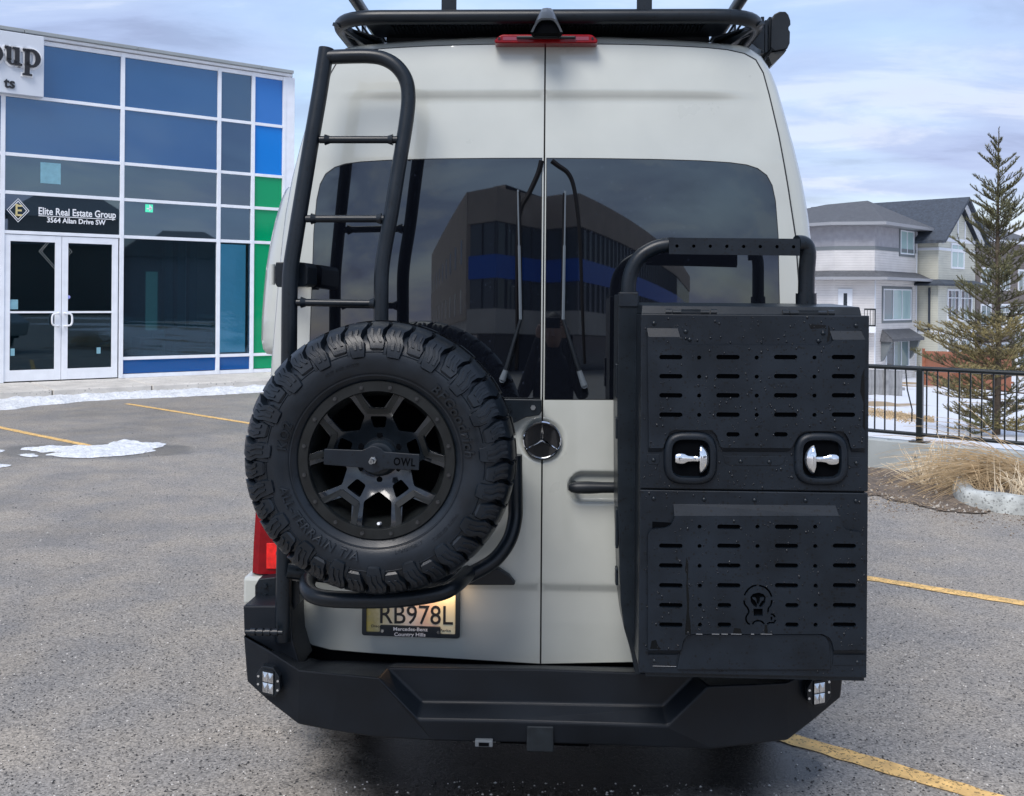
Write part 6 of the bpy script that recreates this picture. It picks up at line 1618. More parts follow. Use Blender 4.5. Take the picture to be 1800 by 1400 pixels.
# --- storage box on the right door
YB = -.50
def storage_box():
    e = empty('storage_box'); e.parent = van
    def bz(px, py, y=YB): return xz(px, py, y)
    x0, z1 = bz(1127, 552); x1, _ = bz(1525, 552); _, zm = bz(1325, 863); _, z0 = bz(1325, 1188); x1 = bz(1526, 870)[0]
    yb = -.165
    vb(MB().box(x0 + .003, x1 - .003, YB + .018, yb, z0 + .004, z1 - .002), 'case', M['black_smooth'], e, bevel=.004)
    mb = MB(); _, zt_ = bz(1325, 541, YB + .06); a = bz(1127, 545, YB + .05)[0]; b = bz(1512, 545, YB + .05)[0]; mb.prism([(a, YB + .035, z1 - .001), (b, YB + .035, z1 - .001), (b, yb, z1 - .001), (a, yb, z1 - .001)], [(a + .003, YB + .045, zt_ + .004), (b - .003, YB + .045, zt_ + .004), (b - .003, yb, zt_ + .012), (a + .003, yb, zt_ + .012)]); vb(mb, 'lid', M['black_smooth'], e, bevel=.002)
    u = vb(MB().box(x0, x1, YB, YB + .016, zm + .002, z1), 'upper_door', M['black'], e, bevel=.003)
    l = vb(MB().box(x0, x1, YB, YB + .016, z0, zm - .002), 'lower_door', M['black'], e, bevel=.003)
    c6 = lambda x, y, yy=YB - .012: xz(1060 + x / 2.916, 380 + y / 2.916, yy)
    c7 = lambda x, y, yy=YB - .012: xz(1060 + x / 2.692, 800 + y / 2.692, yy)
    def slots(fn, rows, dots, small=.0062, hgt=.0068):
        hs = []
        for y, ss in rows:
            for a_, b_ in ss: p = fn(a_, y); q = fn(b_, y); hs.append(capsule(p[0], q[0], (p[1] + q[1]) / 2, hgt))
        for x, y in dots: p = fn(x, y); hs.append(circ(p[0], p[1], small, 12))
        return hs
    # upper pressed panel
    ou = [(228, 600), (232, 620), (392, 620), (400, 627), (412, 652), (432, 664), (1150, 664), (1168, 652), (1178, 640), (1188, 634), (1343, 634), (1345, 650), (1342, 1190), (1272, 1192), (1258, 1140), (1240, 1112), (1215, 1102), (1040, 1102), (1015, 1112), (995, 1135), (965, 1190), (605, 1188), (580, 1120), (558, 1098), (362, 1096), (338, 1110), (322, 1150), (308, 1190), (235, 1190)]
    rows = [(y, [(288, 408), (580, 701), (876, 997), (1172, 1293)]) for y in (724, 822, 920, 1018)]; rows[-1] = (1019, rows[-1][1])
    rows += [(1120, [(632, 701), (876, 947)])]
    dots = [(x, y) for y in (726, 824, 921, 1020) for x in (493, 788, 1084)] + [(788, 1121)]
    flat = lambda x, z: YB - .012
    mb = MB(); panel(mb, rounded([c6(*p) for p in ou], .004, 2), (hu := slots(c6, rows, dots)), flat, .0115); pu = vb(mb, 'pressed_panel', M['black'], u, bevel=.0012)
    def backing(pts, fn, name, par):
        mb = MB(); xs = [fn(*p) for p in pts]; mb.prism([(x, YB - .0012, z) for x, z in xs], [(x, YB - .0004, z) for x, z in xs]); vb(mb, name, M['dark'], par)
    backing([(262, 700), (1320, 700), (1320, 1045), (262, 1045)], c6, 'slot_backing', u); backing([(610, 1046), (970, 1046), (960, 1150), (620, 1150)], c6, 'slot_backing', u)
    # bevelled tabs catching the sky
    for pts in ([(228, 575), (385, 577), (396, 622), (232, 620)], [(1168, 590), (1330, 590), (1345, 634), (1178, 634)]):
        o = [c6(*p) for p in pts]; mb = MB(); mb.add([(o[0][0], YB - .0005, o[0][1]), (o[1][0], YB - .0005, o[1][1]), (o[2][0], YB - .012, o[2][1]), (o[3][0], YB - .012, o[3][1])], [(0, 1, 2, 3)]); mb.add([(o[0][0], YB, o[0][1]), (o[3][0], YB - .012, o[3][1]), (o[3][0], YB, o[3][1]), (o[1][0], YB, o[1][1]), (o[2][0], YB - .012, o[2][1]), (o[2][0], YB, o[2][1])], [(0, 1, 2), (3, 4, 5)]); vb(mb, 'bevel_tab', M['black'], u, fix=False)
    for pts in ([(233, 1191), (308, 1191), (300, 1214), (233, 1214)], [(605, 1189), (965, 1191), (950, 1214), (618, 1212)], [(1272, 1193), (1342, 1191), (1342, 1214), (1280, 1214)]):
        o = [c6(*p) for p in pts]; mb = MB(); mb.add([(o[0][0], YB - .012, o[0][1]), (o[1][0], YB - .012, o[1][1]), (o[2][0], YB - .0004, o[2][1]), (o[3][0], YB - .0004, o[3][1])], [(0, 1, 2, 3)]); vb(mb, 'bevel_tab', M['black'], u, fix=False)
    for pts in ([(620, 1232), (940, 1236), (928, 1272), (905, 1282), (650, 1280), (628, 1268)], [(228, 1225), (290, 1225), (290, 1270), (278, 1277), (236, 1275), (228, 1262)], [(1262, 1240), (1320, 1240), (1320, 1290), (1276, 1290), (1262, 1278)]):
        o = [c6(*p) for p in pts]; mb = MB(); mb.prism([(x, YB - .002, z) for x, z in o], [(x, YB, z) for x, z in o]); vb(mb, 'rivet_plate', M['black'], u, bevel=.0006)
    me = None; rv = [(261, 549), (1296, 561), (423, 592), (444, 633), (1128, 600), (1104, 640), (259, 1250), (705, 1257), (852, 1260), (1298, 1266)]
    def rivet(x, z, y, par):
        nonlocal me
        if me is None:
            mb = MB(); mb.lathe([(0, -.0042), (.004, -.0036), (.0062, -.001), (.0064, .0)], 10, lambda r, h, a: (r * math.cos(a), h, r * math.sin(a))); o = vb(mb, 'rivet', M['black_smooth'], par, smooth=60); me = o.data
        else: o = link('rivet', me, None, par)
        o.location = (x, y, z)
    for p in rv: rivet(*c6(*p, YB), YB - .002, u)
    for p in ((240, 206), (478, 210), (717, 213), (958, 215), (1196, 217), (243, 974), (1203, 980)): rivet(*c7(*p, YB), YB - .001, l)
    # lower pressed panel with slots and the lantern shaped emblem
    ol_ = [(338, 290), (1117, 290), (1128, 325), (1145, 350), (1170, 361), (1212, 364), (1236, 380), (1245, 405), (1245, 925), (1092, 925), (1086, 890), (1070, 862), (1040, 848), (425, 848), (398, 856), (380, 878), (370, 925), (213, 925), (213, 378), (224, 358), (245, 350), (295, 346), (320, 335), (334, 310)]
    S4 = [(265, 377), (540, 651), (813, 924), (1087, 1198)]; S2 = S4[1:3]
    rows = [(341, S2), (431, S4), (524, S4), (618, S4), (712, [S4[0], (542, 607), (862, 926), S4[3]]), (804, [S4[0], (542, 607), (862, 926), S4[3]])]
    dots = [(x, y) for y in (340, 432, 526) for x in (457, 731, 1004)] + [(x, y) for y in (619, 711, 804) for x in (459, 1006)]
    hs = slots(c7, rows, dots)
    e8 = lambda x, y: xz(1290 + x / 14.0, 1020 + y / 14.0, YB - .012)
    def stroke(pts, w=22):
        P_ = [Vector(e8(*p)) for p in pts]; L_, R__ = [], []; w = w / 14 / 600 / 1.0
        for i, p in enumerate(P_):
            a = P_[max(0, i - 1)]; b = P_[min(len(P_) - 1, i + 1)]; d = (b - a).normalized(); n_ = Vector((-d.y, d.x)) * w; L_.append(tuple(p + n_)); R__.append(tuple(p - n_))
        return L_ + R__[::-1]
    def sp_(pts, k=3): return [tuple(p) for p in spline(pts, k)]
    hs += [stroke(sp_([(560, 130), (430, 170), (320, 270), (260, 380)])), stroke(sp_([(620, 135), (760, 180), (870, 280), (935, 420)])), stroke(sp_([(250, 500), (270, 600), (340, 690), (368, 790), (310, 890), (300, 980), (340, 1060), (395, 1090)])),
           stroke(sp_([(935, 490), (910, 620), (850, 700), (845, 800)])), stroke(sp_([(460, 1090), (510, 1025), (600, 1005), (690, 1025), (750, 1090)])), stroke(sp_([(905, 845), (970, 850), (1015, 920)])), stroke(sp_([(1025, 980), (980, 1050), (880, 1050), (820, 1090)]))]
    hs += [[e8(x, y) for x, y in ((478, 705), (710, 705), (712, 885), (492, 885))], [e8(x, y) for x, y in ((900, 900), (950, 905), (945, 1000), (905, 1000))]]
    hs += [[e8(x, y) for x, y in sp_([(405, 420), (470, 340), (590, 310), (620, 310), (730, 345), (785, 430), (770, 560), (700, 650), (640, 690), (620, 620), (600, 590), (575, 620), (555, 680), (480, 630), (420, 540)], 1)]]
    mb = MB(); panel(mb, rounded([c7(*p) for p in ol_], .004, 2), hs, flat, .0115); pl_ = vb(mb, 'pressed_panel', M['black'], l, bevel=0)
    backing([(235, 320), (1225, 370), (1225, 830), (235, 830)], c7, 'slot_backing', l); backing([(430, 300), (1030, 300), (1030, 365), (430, 330)], c7, 'slot_backing', l)
    mb = MB()
    for pts in ([(450, 430), (530, 430), (555, 470), (560, 560), (600, 620), (600, 690), (590, 690), (575, 600), (520, 500), (470, 470)], [(740, 430), (660, 435), (640, 480), (650, 520), (600, 620), (610, 640), (690, 515), (730, 500)]):
        o = [e8(*p) for p in pts]; mb.prism([(x, YB - .0115, z) for x, z in o], [(x, YB - .002, z) for x, z in o])
    vb(mb, 'emblem', M['black'], l)
    for pts in ([(335, 236), (1105, 243), (1117, 289), (338, 289)],):
        o = [c7(*p) for p in pts]; mb = MB(); mb.add([(o[0][0], YB - .0005, o[0][1]), (o[1][0], YB - .0005, o[1][1]), (o[2][0], YB - .012, o[2][1]), (o[3][0], YB - .012, o[3][1])], [(0, 1, 2, 3)]); vb(mb, 'bevel_tab', M['black'], l, fix=False)
    for pts in ([(213, 926), (370, 926), (355, 950), (214, 950)], [(1092, 926), (1245, 926), (1245, 950), (1094, 950)]):
        o = [c7(*p) for p in pts]; mb = MB(); mb.add([(o[0][0], YB - .012, o[0][1]), (o[1][0], YB - .012, o[1][1]), (o[2][0], YB - .0004, o[2][1]), (o[3][0], YB - .0004, o[3][1])], [(0, 1, 2, 3)]); vb(mb, 'bevel_tab', M['black'], l, fix=False)
    for pts in ([(214, 951), (355, 951), (346, 1000), (238, 1000), (222, 985)], [(1094, 951), (1245, 951), (1245, 1000), (1092, 1000)]):
        o = [c7(*p) for p in pts]; mb = MB(); mb.prism([(x, YB - .0025, z) for x, z in o], [(x, YB - .0001, z) for x, z in o]); vb(mb, 'foot_tab', M['black'], l)
    o = [c7(*p) for p in [(388, 868), (400, 858), (430, 853), (1035, 853), (1058, 866), (1075, 895), (1082, 1000), (1080, 1022), (352, 1022), (362, 960), (376, 895)]]; mb = MB(); mb.prism([(x, YB - .006, z) for x, z in o], [(x, YB - .0001, z) for x, z in o]); vb(mb, 'bottom_lip', M['black'], l, bevel=.003)
    # pale strips painted as light coming through the gap under the panel
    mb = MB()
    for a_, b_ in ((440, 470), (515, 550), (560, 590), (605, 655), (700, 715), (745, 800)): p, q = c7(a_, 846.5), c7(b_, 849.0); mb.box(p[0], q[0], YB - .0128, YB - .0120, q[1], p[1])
    p, q = c7(235, 996, YB), c7(345, 1000, YB); mb.box(p[0], q[0], YB - .0034, YB - .0026, q[1], p[1]); vb(mb, 'gap_light', mat('gap_light_paint', (.55, .57, .6), .08, metal=.6), l)
    # rain beads and a dark run of water on the doors
    rw = random.Random(44); ru = [c6(*p) for p in ou]; rl_ = [c7(*p) for p in ol_]
    def beads(par, n, xa, xb, za, zb, outline, extra_holes=()):
        mb = MB()
        for i in range(n):
            x, z = rw.uniform(xa, xb), rw.uniform(za, zb)
            if any(inside((x, z), h) for h in extra_holes): continue
            y = YB - .0122 if inside((x, z), outline) else YB - .0002
            rd = rw.choice((.0012, .0015, .0018, .0024, .0034)) * rw.uniform(.7, 1.2); el = rw.uniform(1, 1.5); k = 7
            ring = [(x + rd * math.cos(2 * pi * j / k), y, z + rd * el * math.sin(2 * pi * j / k)) for j in range(k)]; r2_ = [(x + rd * .6 * math.cos(2 * pi * j / k), y - rd * .5, z + rd * el * .6 * math.sin(2 * pi * j / k)) for j in range(k)]
            mb.add(ring + r2_ + [(x, y - rd * .65, z)], [(j, (j + 1) % k, k + (j + 1) % k, k + j) for j in range(k)] + [(k + j, k + (j + 1) % k, 2 * k) for j in range(k)])
        vb(mb, 'water_drops', M['water'], par, smooth=70, kind='stuff')
    beads(u, 420, x0 + .01, x1 - .01, zm + .06, z1 - .005, ru, hu); beads(u, 120, x0 + .01, x1 - .01, zm + .005, zm + .10, ru, hu); beads(l, 330, x0 + .01, x1 - .01, z0 + .01, zm - .005, rl_, hs)
    mb = MB()
    for pts in ([(395, 485), (404, 510), (403, 560), (400, 600), (408, 680), (406, 740), (414, 800), (416, 850), (388, 850), (392, 790), (398, 720), (394, 640), (396, 570), (388, 545)], [(230, 880), (250, 875), (262, 905), (275, 918), (222, 918)], [(620, 818), (650, 822), (658, 845), (615, 845)], [(765, 805), (776, 805), (780, 845), (764, 845)]):
        o = [c7(*p) for p in pts]; mb.prism([(x, YB - .0124, z) for x, z in o], [(x, YB - .0121, z) for x, z in o])
    for pts in ([(1160, 560), (1168, 575), (1172, 600), (1165, 640), (1152, 650), (1158, 610)], [(1060, 555), (1150, 560), (1145, 575), (1070, 580)], [(1325, 820), (1340, 780), (1343, 1100), (1330, 1080), (1336, 960), (1318, 900)]):
        o = [c6(*p) for p in pts]; yy = YB - (.0124 if pts[0][0] > 1300 else .0004); mb.prism([(x, yy, z) for x, z in o], [(x, yy + .0002, z) for x, z in o])
    vb(mb, 'wet_streaks', mat('wet_black', (.001, .002, .003), .12, spec=.3), l, kind='stuff')
    # bottom flange
    a_, z_ = xz(1135, 1190, YB + .02); b_, _ = xz(1517, 1190, YB + .02); vb(MB().box(a_, b_, YB + .01, yb, z0 - .012, z0 + .002), 'bottom_flange', M['black_smooth'], e)
    # latches
    def latch(cx6, cy6, sg):
        L_ = empty('latch'); L_.parent = e
        # wait: a latch and its pieces sit one level below the box
        cx_, cz_ = c6(cx6, cy6, YB); w, h = 137 / 2.916 / 600, 137 / 2.916 / 600
        def sq(k, n=40, e_=.62): return [(cx_ + w * k * (abs(math.cos(t)) ** e_) * (1 if math.cos(t) >= 0 else -1), cz_ + h * k * (abs(math.sin(t)) ** e_) * (1 if math.sin(t) >= 0 else -1)) for t in [2 * pi * i / n for i in range(n)]]
        stn = [(1.0, -.001), (.98, -.008), (.90, -.0155), (.80, -.017), (.72, -.0155), (.68, -.006), (.66, .004)]; vs = []; n = 40
        for k, y in stn: vs += [(x, YB + y, z) for x, z in sq(k, n, .62 if k > .8 else .5)]
        m_ = len(stn); fx = [(i * n + j, i * n + (j + 1) % n, (i + 1) * n + (j + 1) % n, (i + 1) * n + j) for i in range(m_ - 1) for j in range(n)]; mb = MB(); mb.add(vs, fx); 
        mb.v += []; vb(mb, 'latch_housing', M['black'], L_, smooth=50)
        mb = MB(); o = sq(.70, 30, .5); mb.prism([(x, YB - .0035, z) for x, z in o], [(x, YB - .0012, z) for x, z in o]); vb(mb, 'latch_recess', M['dark'], L_)
        # chrome T handle
        pl = lambda r, hh, a: (cx_ + sg * hh, YB - .016 + r * .55 * math.cos(a), cz_ + r * math.sin(a))
        mb = MB(); k = 1 / 2.916 / 600
        mb.lathe([(0, -82 * k), (20 * k, -80 * k), (27 * k, -70 * k), (29 * k, -50 * k), (27 * k, -35 * k), (16 * k, -15 * k), (13.5 * k, 10 * k), (14 * k, 30 * k), (20 * k, 36 * k), (45 * k, 38 * k), (70 * k, 40 * k), (76 * k, 46 * k), (72 * k, 56 * k), (58 * k, 72 * k), (35 * k, 86 * k), (0, 92 * k)], 28, pl); vb(mb, 'latch_handle', M['chrome'], L_, smooth=50)
    latch(447, 1240, 1); latch(1116, 1243, -1)
    # hinges on the lid
    for a_, b_ in ((322, 582), (925, 1187)):
        p = c6(a_, 470, YB + .0); q = c6(b_, 470, YB); z_ = p[1] + .0; mb = MB(); mb.tube([(p[0] + .02, YB + .008, z1 + .006), (q[0] - .02, YB + .008, z1 + .006)], .0065, 8)
        for xx in (p[0] + .008, q[0] - .008): mb.tube([(xx - .008, YB + .012, z1 + .006), (xx + .010, YB + .012, z1 + .006)], .0095, 8)
        xm = (p[0] + q[0]) / 2; mb.box(xm - .028, xm + .028, YB + .002, YB + .02, z1 + .001, z1 + .0145); vb(mb, 'hinge', M['black_smooth'], e, smooth=40)
    # side wall fittings: lens-shaped bracket seen on the flank
    # carrying frame: square post left, bent tube, drilled crossbar, right tube
    yF = -.30
    def post(pts, y0, y1, name):
        o = [xz(a, b, y0) for a, b in pts]; mb = MB(); mb.prism([(x, y0, z) for x, z in o], [(x, y1, z) for x, z in o]); vb(mb, name, M['black_smooth'], e, bevel=.003)
    post([(1087, 518), (1124, 520), (1126, 1186), (1117, 1186), (1110, 1150), (1097, 1105), (1091, 1060), (1086, 900), (1085, 700)], -.30, -.10, 'frame_post')
    mb = MB(); p, q = xz(1088, 514, -.30), xz(1122, 540, -.30); mb.box(p[0], q[0], -.305, -.25, q[1], p[1]); vb(mb, 'post_cap', M['black'], e, bevel=.003)
    for ya, yb_ in ((640, 700), (735, 772), (895, 965), (1000, 1030)):
        post([(1082, ya), (1087, ya), (1087, yb_), (1082, yb_)], -.30, -.26, 'frame_clip')
    t = [V(1105, 525, -.27), V(1105, 505, -.27), V(1107, 487, -.27), V(1114, 467, -.27), V(1127, 450, -.27), V(1146, 438, -.27), V(1165, 432, -.27), V(1185, 430, -.27)]
    mb = MB(); mb.tube(spline(t, 4), .0235, 14); mb.tube([V(1105, 512, -.27) - Vector((0, 0, .012)), V(1105, 512, -.27)], .027, 14); vb(mb, 'frame_tube', M['black_smooth'], e, smooth=50)
    t = [V(1400, 428, -.20), V(1414, 430, -.19), V(1420, 445, -.185), V(1418, 480, -.18), V(1417, 530, -.18)]
    mb = MB(); mb.tube(spline(t, 4), .0265, 14); mb.tube([V(1417, 516, -.18), V(1417, 536, -.18)], .033, 14); vb(mb, 'frame_tube', M['black_smooth'], e, smooth=50)
    o = [xz(a, b, -.30) for a, b in ((1176, 418), (1406, 420), (1406, 450), (1176, 447))]
    hl = [circ(*xz(1060 + x / 2.916, 380 + 154 / 2.916 + i * .2, -.30), .0055, 10) for i, x in enumerate((379, 465, 550, 635, 721, 806, 892, 977))]
    mb = MB(); panel(mb, o, hl, lambda x, z: -.30, .004); 
    zt2 = o[0][1]; mb.prism([(o[0][0], -.295, zt2 - .004), (o[1][0], -.295, o[1][1] - .004), (o[1][0], -.295, o[1][1]), (o[0][0], -.295, zt2)], [(o[0][0], -.20, zt2 - .004), (o[1][0], -.20, o[1][1] - .004), (o[1][0], -.20, o[1][1]), (o[0][0], -.20, zt2)])
    vb(mb, 'drilled_crossbar', M['black'], e)
    mb = MB(); mb.box(o[0][0] + .002, o[1][0] - .002, -.290, -.285, o[3][1] + .004, zt2 - .005); vb(mb, 'crossbar_back', M['dark'], e)
storage_box()
# flatten latch pieces to stay within thing > part > sub-part
for o in [c for c in list(bpy.data.objects) if c.type == 'EMPTY' and c.name.split('.')[0] == 'latch']:
    kids = list(o.children); head = kids[0]
    par = o.parent
    # housing becomes a part of the box level; recess and handle stay beside it
    for k in kids: k.parent = par
    bpy.data.objects.remove(o)

# --- wipers, washer lines, tail lights, plate
def wiper(pts, piv, sg):
    e = empty('wiper'); e.parent = van
    def Q(px, py, off): 
        p = V(px, py, 0); y = rear_y(p.x, p.z, False) - off; return V(px, py, y)
    a, b, c, d = pts
    mb = MB(); mb.tube([Q(*a, .020), Q(*b, .020)], [.0036, .0038], 6); mb.tube([Q(*b, .022), Q(*c, .023)], [.0052, .006], 6); vb(mb, 'blade_arm', M['wiper'], e, smooth=50)
    mb = MB(); mb.tube([Q(a[0] - sg * 2, a[1] + 4, .018), Q(c[0] - sg * 2, c[1], .018)], .0055, 6); vb(mb, 'rubber_blade', M['frit'], e, smooth=50)
    mb = MB(); mb.tube([Q(*c, .023), Q(*d, .022)], [.0055, .0085], 8); vb(mb, 'arm', M['plastic'], e, smooth=50)
    mb = MB(); mb.tube([Q(*d, .022), Q(*piv, .020)], [.0095, .0125], 10); mb.tube([Q(*piv, .024), Q(*piv, .0)], .011, 10); vb(mb, 'pivot_cap', M['wiper'], e, smooth=50)
wiper([(910.5, 334), (912.5, 432), (915, 562), (889, 651)], (883, 668), -1)
wiper([(993.5, 336), (992, 432), (990, 562), (1018, 652)], (1027, 678), 1)
def washer(pts, w, name='cable_loop'):
    mb = MB(); P_ = []
    for px, py in pts: p = V(px, py, 0); P_.append(V(px, py, rear_y(p.x, p.z, False) - .0125))
    sp = spline(P_, 5); mb.tube(sp, [w[0] + (w[1] - w[0]) * i / (len(sp) - 1) for i in range(len(sp))], 6); vb(mb, name, M['frit'], van, smooth=50)
washer([(952, 283), (946, 305), (930, 340), (916, 366), (911, 400), (909, 460), (909, 540), (909, 620), (907, 650)], (.0105, .0055)); washer([(970, 283), (982, 292), (998, 304), (1008, 326), (1015, 370), (1020, 430), (1023, 520), (1026, 600), (1028, 640)], (.0095, .005))
def tail_lamp(sg):
    e = empty('tail_light'); e.parent = van
    xo = half[-4][0]; za, zb_ = xz(470, 820, .0)[1], xz(470, 1008, 0)[1]; xi = xz(511, 950, 0)[0]; xi = abs(xi) + .006
    st = [(zb_, 0), (zb_ + .1, 0), (zb_ + .45, .002), (za, .02)]
    def prf(z, d):
        xo_ = [h for h in half if h[1] >= z][-1][0] if any(h[1] >= z for h in half) else xo
        return [(sg * xi, -.006, z), (sg * (xo_ - .035 - d), -.012, z), (sg * (xo_ - .010 - d), .005, z), (sg * (xo_ + .003 - d), .05, z), (sg * (xo_ + .003 - d), .14, z), (sg * xi, .14, z)]
    mb = MB(); P_ = [prf(z, d) for z, d in st]; n = 6; vs = sum(P_, []); mb.add(vs, [(i * n + j, i * n + (j + 1) % n, (i + 1) * n + (j + 1) % n, (i + 1) * n + j) for i in range(3) for j in range(n)] + [tuple(range(n)), tuple(range(3 * n, 4 * n))]); vb(mb, 'lens', M['red'], e, smooth=30)
    zl0, zl1 = xz(470, 998, 0)[1], xz(470, 953, 0)[1]; vb(MB().box(min(sg * xi, sg * (xi + .075)), max(sg * xi, sg * (xi + .075)), -.0165, -.0125, zl0, zl1), 'lit_lamp', M['red_lit'], e, bevel=.002)
    mb = MB(); mb.disc((sg * (xi + .03), -.018, (zl0 + zl1) / 2 + .01), .012, .002, 14); vb(mb, 'bulb', M['red_dark'], e)
tail_lamp(-1); tail_lamp(1)
for sg in (-1, 1):
    xi, xo_ = .86, half[-3][0] + .012; zt_, z_ = xz(460, 1011, 0)[1], xz(460, 1060, 0)[1]
    mb = MB(); mb.box(min(sg * xi, sg * xo_), max(sg * xi, sg * xo_), -.03, .15, z_, zt_); vb(mb, 'corner_panel', M['paint'], van, bevel=.012)
# grab fin of the plate lamp housing
o = [xz(a, b, -.02) for a, b in ((700, 1026), (700, 1012), (800, 1000), (862, 996), (878, 999), (895, 1010), (906, 1024), (904, 1027), (840, 1027))]; mb = MB(); mb.prism([(x, -.035, z) for x, z in o], [(x * .98, .02, z) for x, z in o]); vb(mb, 'plate_lamp_housing', M['plastic'], van, bevel=.006)
def plate_lamp():
    x, z = xz(770, 1029, -.03); ld = bpy.data.lights.new('plate_lamp', 'AREA'); ld.shape = 'RECTANGLE'; ld.size = .16; ld.size_y = .02; ld.energy = .12; ld.color = (1.0, .66, .38)
    lo = bpy.data.objects.new('plate_lamp', ld); COL.objects.link(lo); lo.parent = van; lo.location = (x, -.045, z - .004); lo.rotation_euler = (R(25), 0, 0)
plate_lamp()
def plate():
    e = empty('licence_plate'); e.parent = van; y = -.014
    def c8(x, yy, d=y): return xz(600 + x / 7.5, 1020 + yy / 7.5, d)
    tl, br = c8(280, -60), c8(1562, 766); fr = rounded([(tl[0], c8(290, 722)[1]), (br[0], br[1]), (br[0], tl[1]), (tl[0], tl[1] + .003)], .010, 4)
    w0, w1 = c8(335, 0)[0], c8(1508, 0)[0]; zt_ = c8(0, -40)[1]; zb0 = c8(0, 600)[1]; zb1 = c8(0, 672)[1]; xa, xb = c8(515, 0)[0], c8(1312, 0)[0]
    hole = rounded([(w0, zb1), (xa, zb1), (xa + .001, zb0 + .006), (xb, zb0 + .003), (xb, zb1 - .002), (w1, zb1 - .003), (w1, zt_), (w0, zt_)], .004, 2)
    mb = MB(); panel(mb, fr, [hole], lambda x, z: y - .006, .012); vb(mb, 'plate_frame', mat('plate_frame_black', (.010, .016, .024), .4), e, bevel=.0008)
    m = bpy.data.materials.new('plate_print'); m.use_nodes = True; nt = m.node_tree; P = nt.nodes['Principled BSDF']; N = nt.nodes.new; L = nt.links.new
    tc = N('ShaderNodeTexCoord'); sep = N('ShaderNodeSeparateXYZ'); L(tc.outputs['Object'], sep.inputs[0])
    mx_ = N('ShaderNodeMapRange'); mx_.inputs[1].default_value = w0; mx_.inputs[2].default_value = w1; L(sep.outputs[0], mx_.inputs[0])
    no = N('ShaderNodeTexNoise'); no.inputs['Scale'].default_value = 38; no.inputs['Detail'].default_value = 6; L(tc.outputs['Object'], no.inputs['Vector'])
    ad = N('ShaderNodeMath'); ad.operation = 'MULTIPLY_ADD'; ad.inputs[1].default_value = .30; L(no.outputs[0], ad.inputs[0]); L(mx_.outputs[0], ad.inputs[2])
    r = N('ShaderNodeValToRGB'); cr = r.color_ramp.elements; cr[0].position = .10; cr[0].color = (.62, .50, .08, 1); cr[1].position = 1.1; cr[1].color = (.86, .80, .55, 1)
    for p_, c_ in ((.22, (.42, .36, .16, 1)), (.36, (.70, .62, .38, 1)), (.50, (.82, .72, .55, 1)), (.66, (.88, .76, .66, 1)), (.85, (.84, .58, .44, 1)), (.97, (.86, .78, .52, 1))): q = cr.new(p_); q.color = c_
    L(ad.outputs[0], r.inputs[0]); L(r.outputs[0], P.inputs['Base Color']); P.inputs['Roughness'].default_value = .35
    vb(MB().box(w0 - .004, w1 + .004, y + .0015, y + .003, zb1 - .006, zt_ + .004), 'plate', m, e)
    zb_ = c8(0, 555)[1]; zh = .067 * 1.0
    mb = MB(); put_text(mb, 'RB978L', c8(515, 0)[0], c8(1475, 0)[0], zb_ - .001, y + .0012, height=.068, ext=.0004, bold=.004); vb(mb, 'lettering', M['letter_black'], e)
    mb = MB(); a_ = c8(690, 665); put_text(mb, 'Mercedes-Benz', a_[0], c8(1145, 0)[0], c8(917, 662)[1], y - .0061, ext=.0004, bold=.012, height=.0125); put_text(mb, 'Country Hills', c8(707, 0)[0], c8(1118, 0)[0], c8(912, 732)[1], y - .0061, ext=.0004, bold=.012, height=.0125); vb(mb, 'lettering', M['letter_white'], e)
    mb = MB(); put_text(mb, 'Discover', c8(400, 0)[0], c8(620, 0)[0], c8(0, 615)[1], y + .0012, ext=.0004, height=.010); put_text(mb, 'Parks', c8(1300, 0)[0], c8(1447, 0)[0], c8(0, 655)[1], y + .0012, ext=.0004, height=.010); vb(mb, 'lettering', M['letter_black'], e)
    for px in (545, 1279): x, z = c8(px, 660 if px < 900 else 682); mb = MB(); mb.disc((x, y - .009, z), .0052, .004, 10); vb(mb, 'screw', M['chrome'], e, smooth=40)
plate()

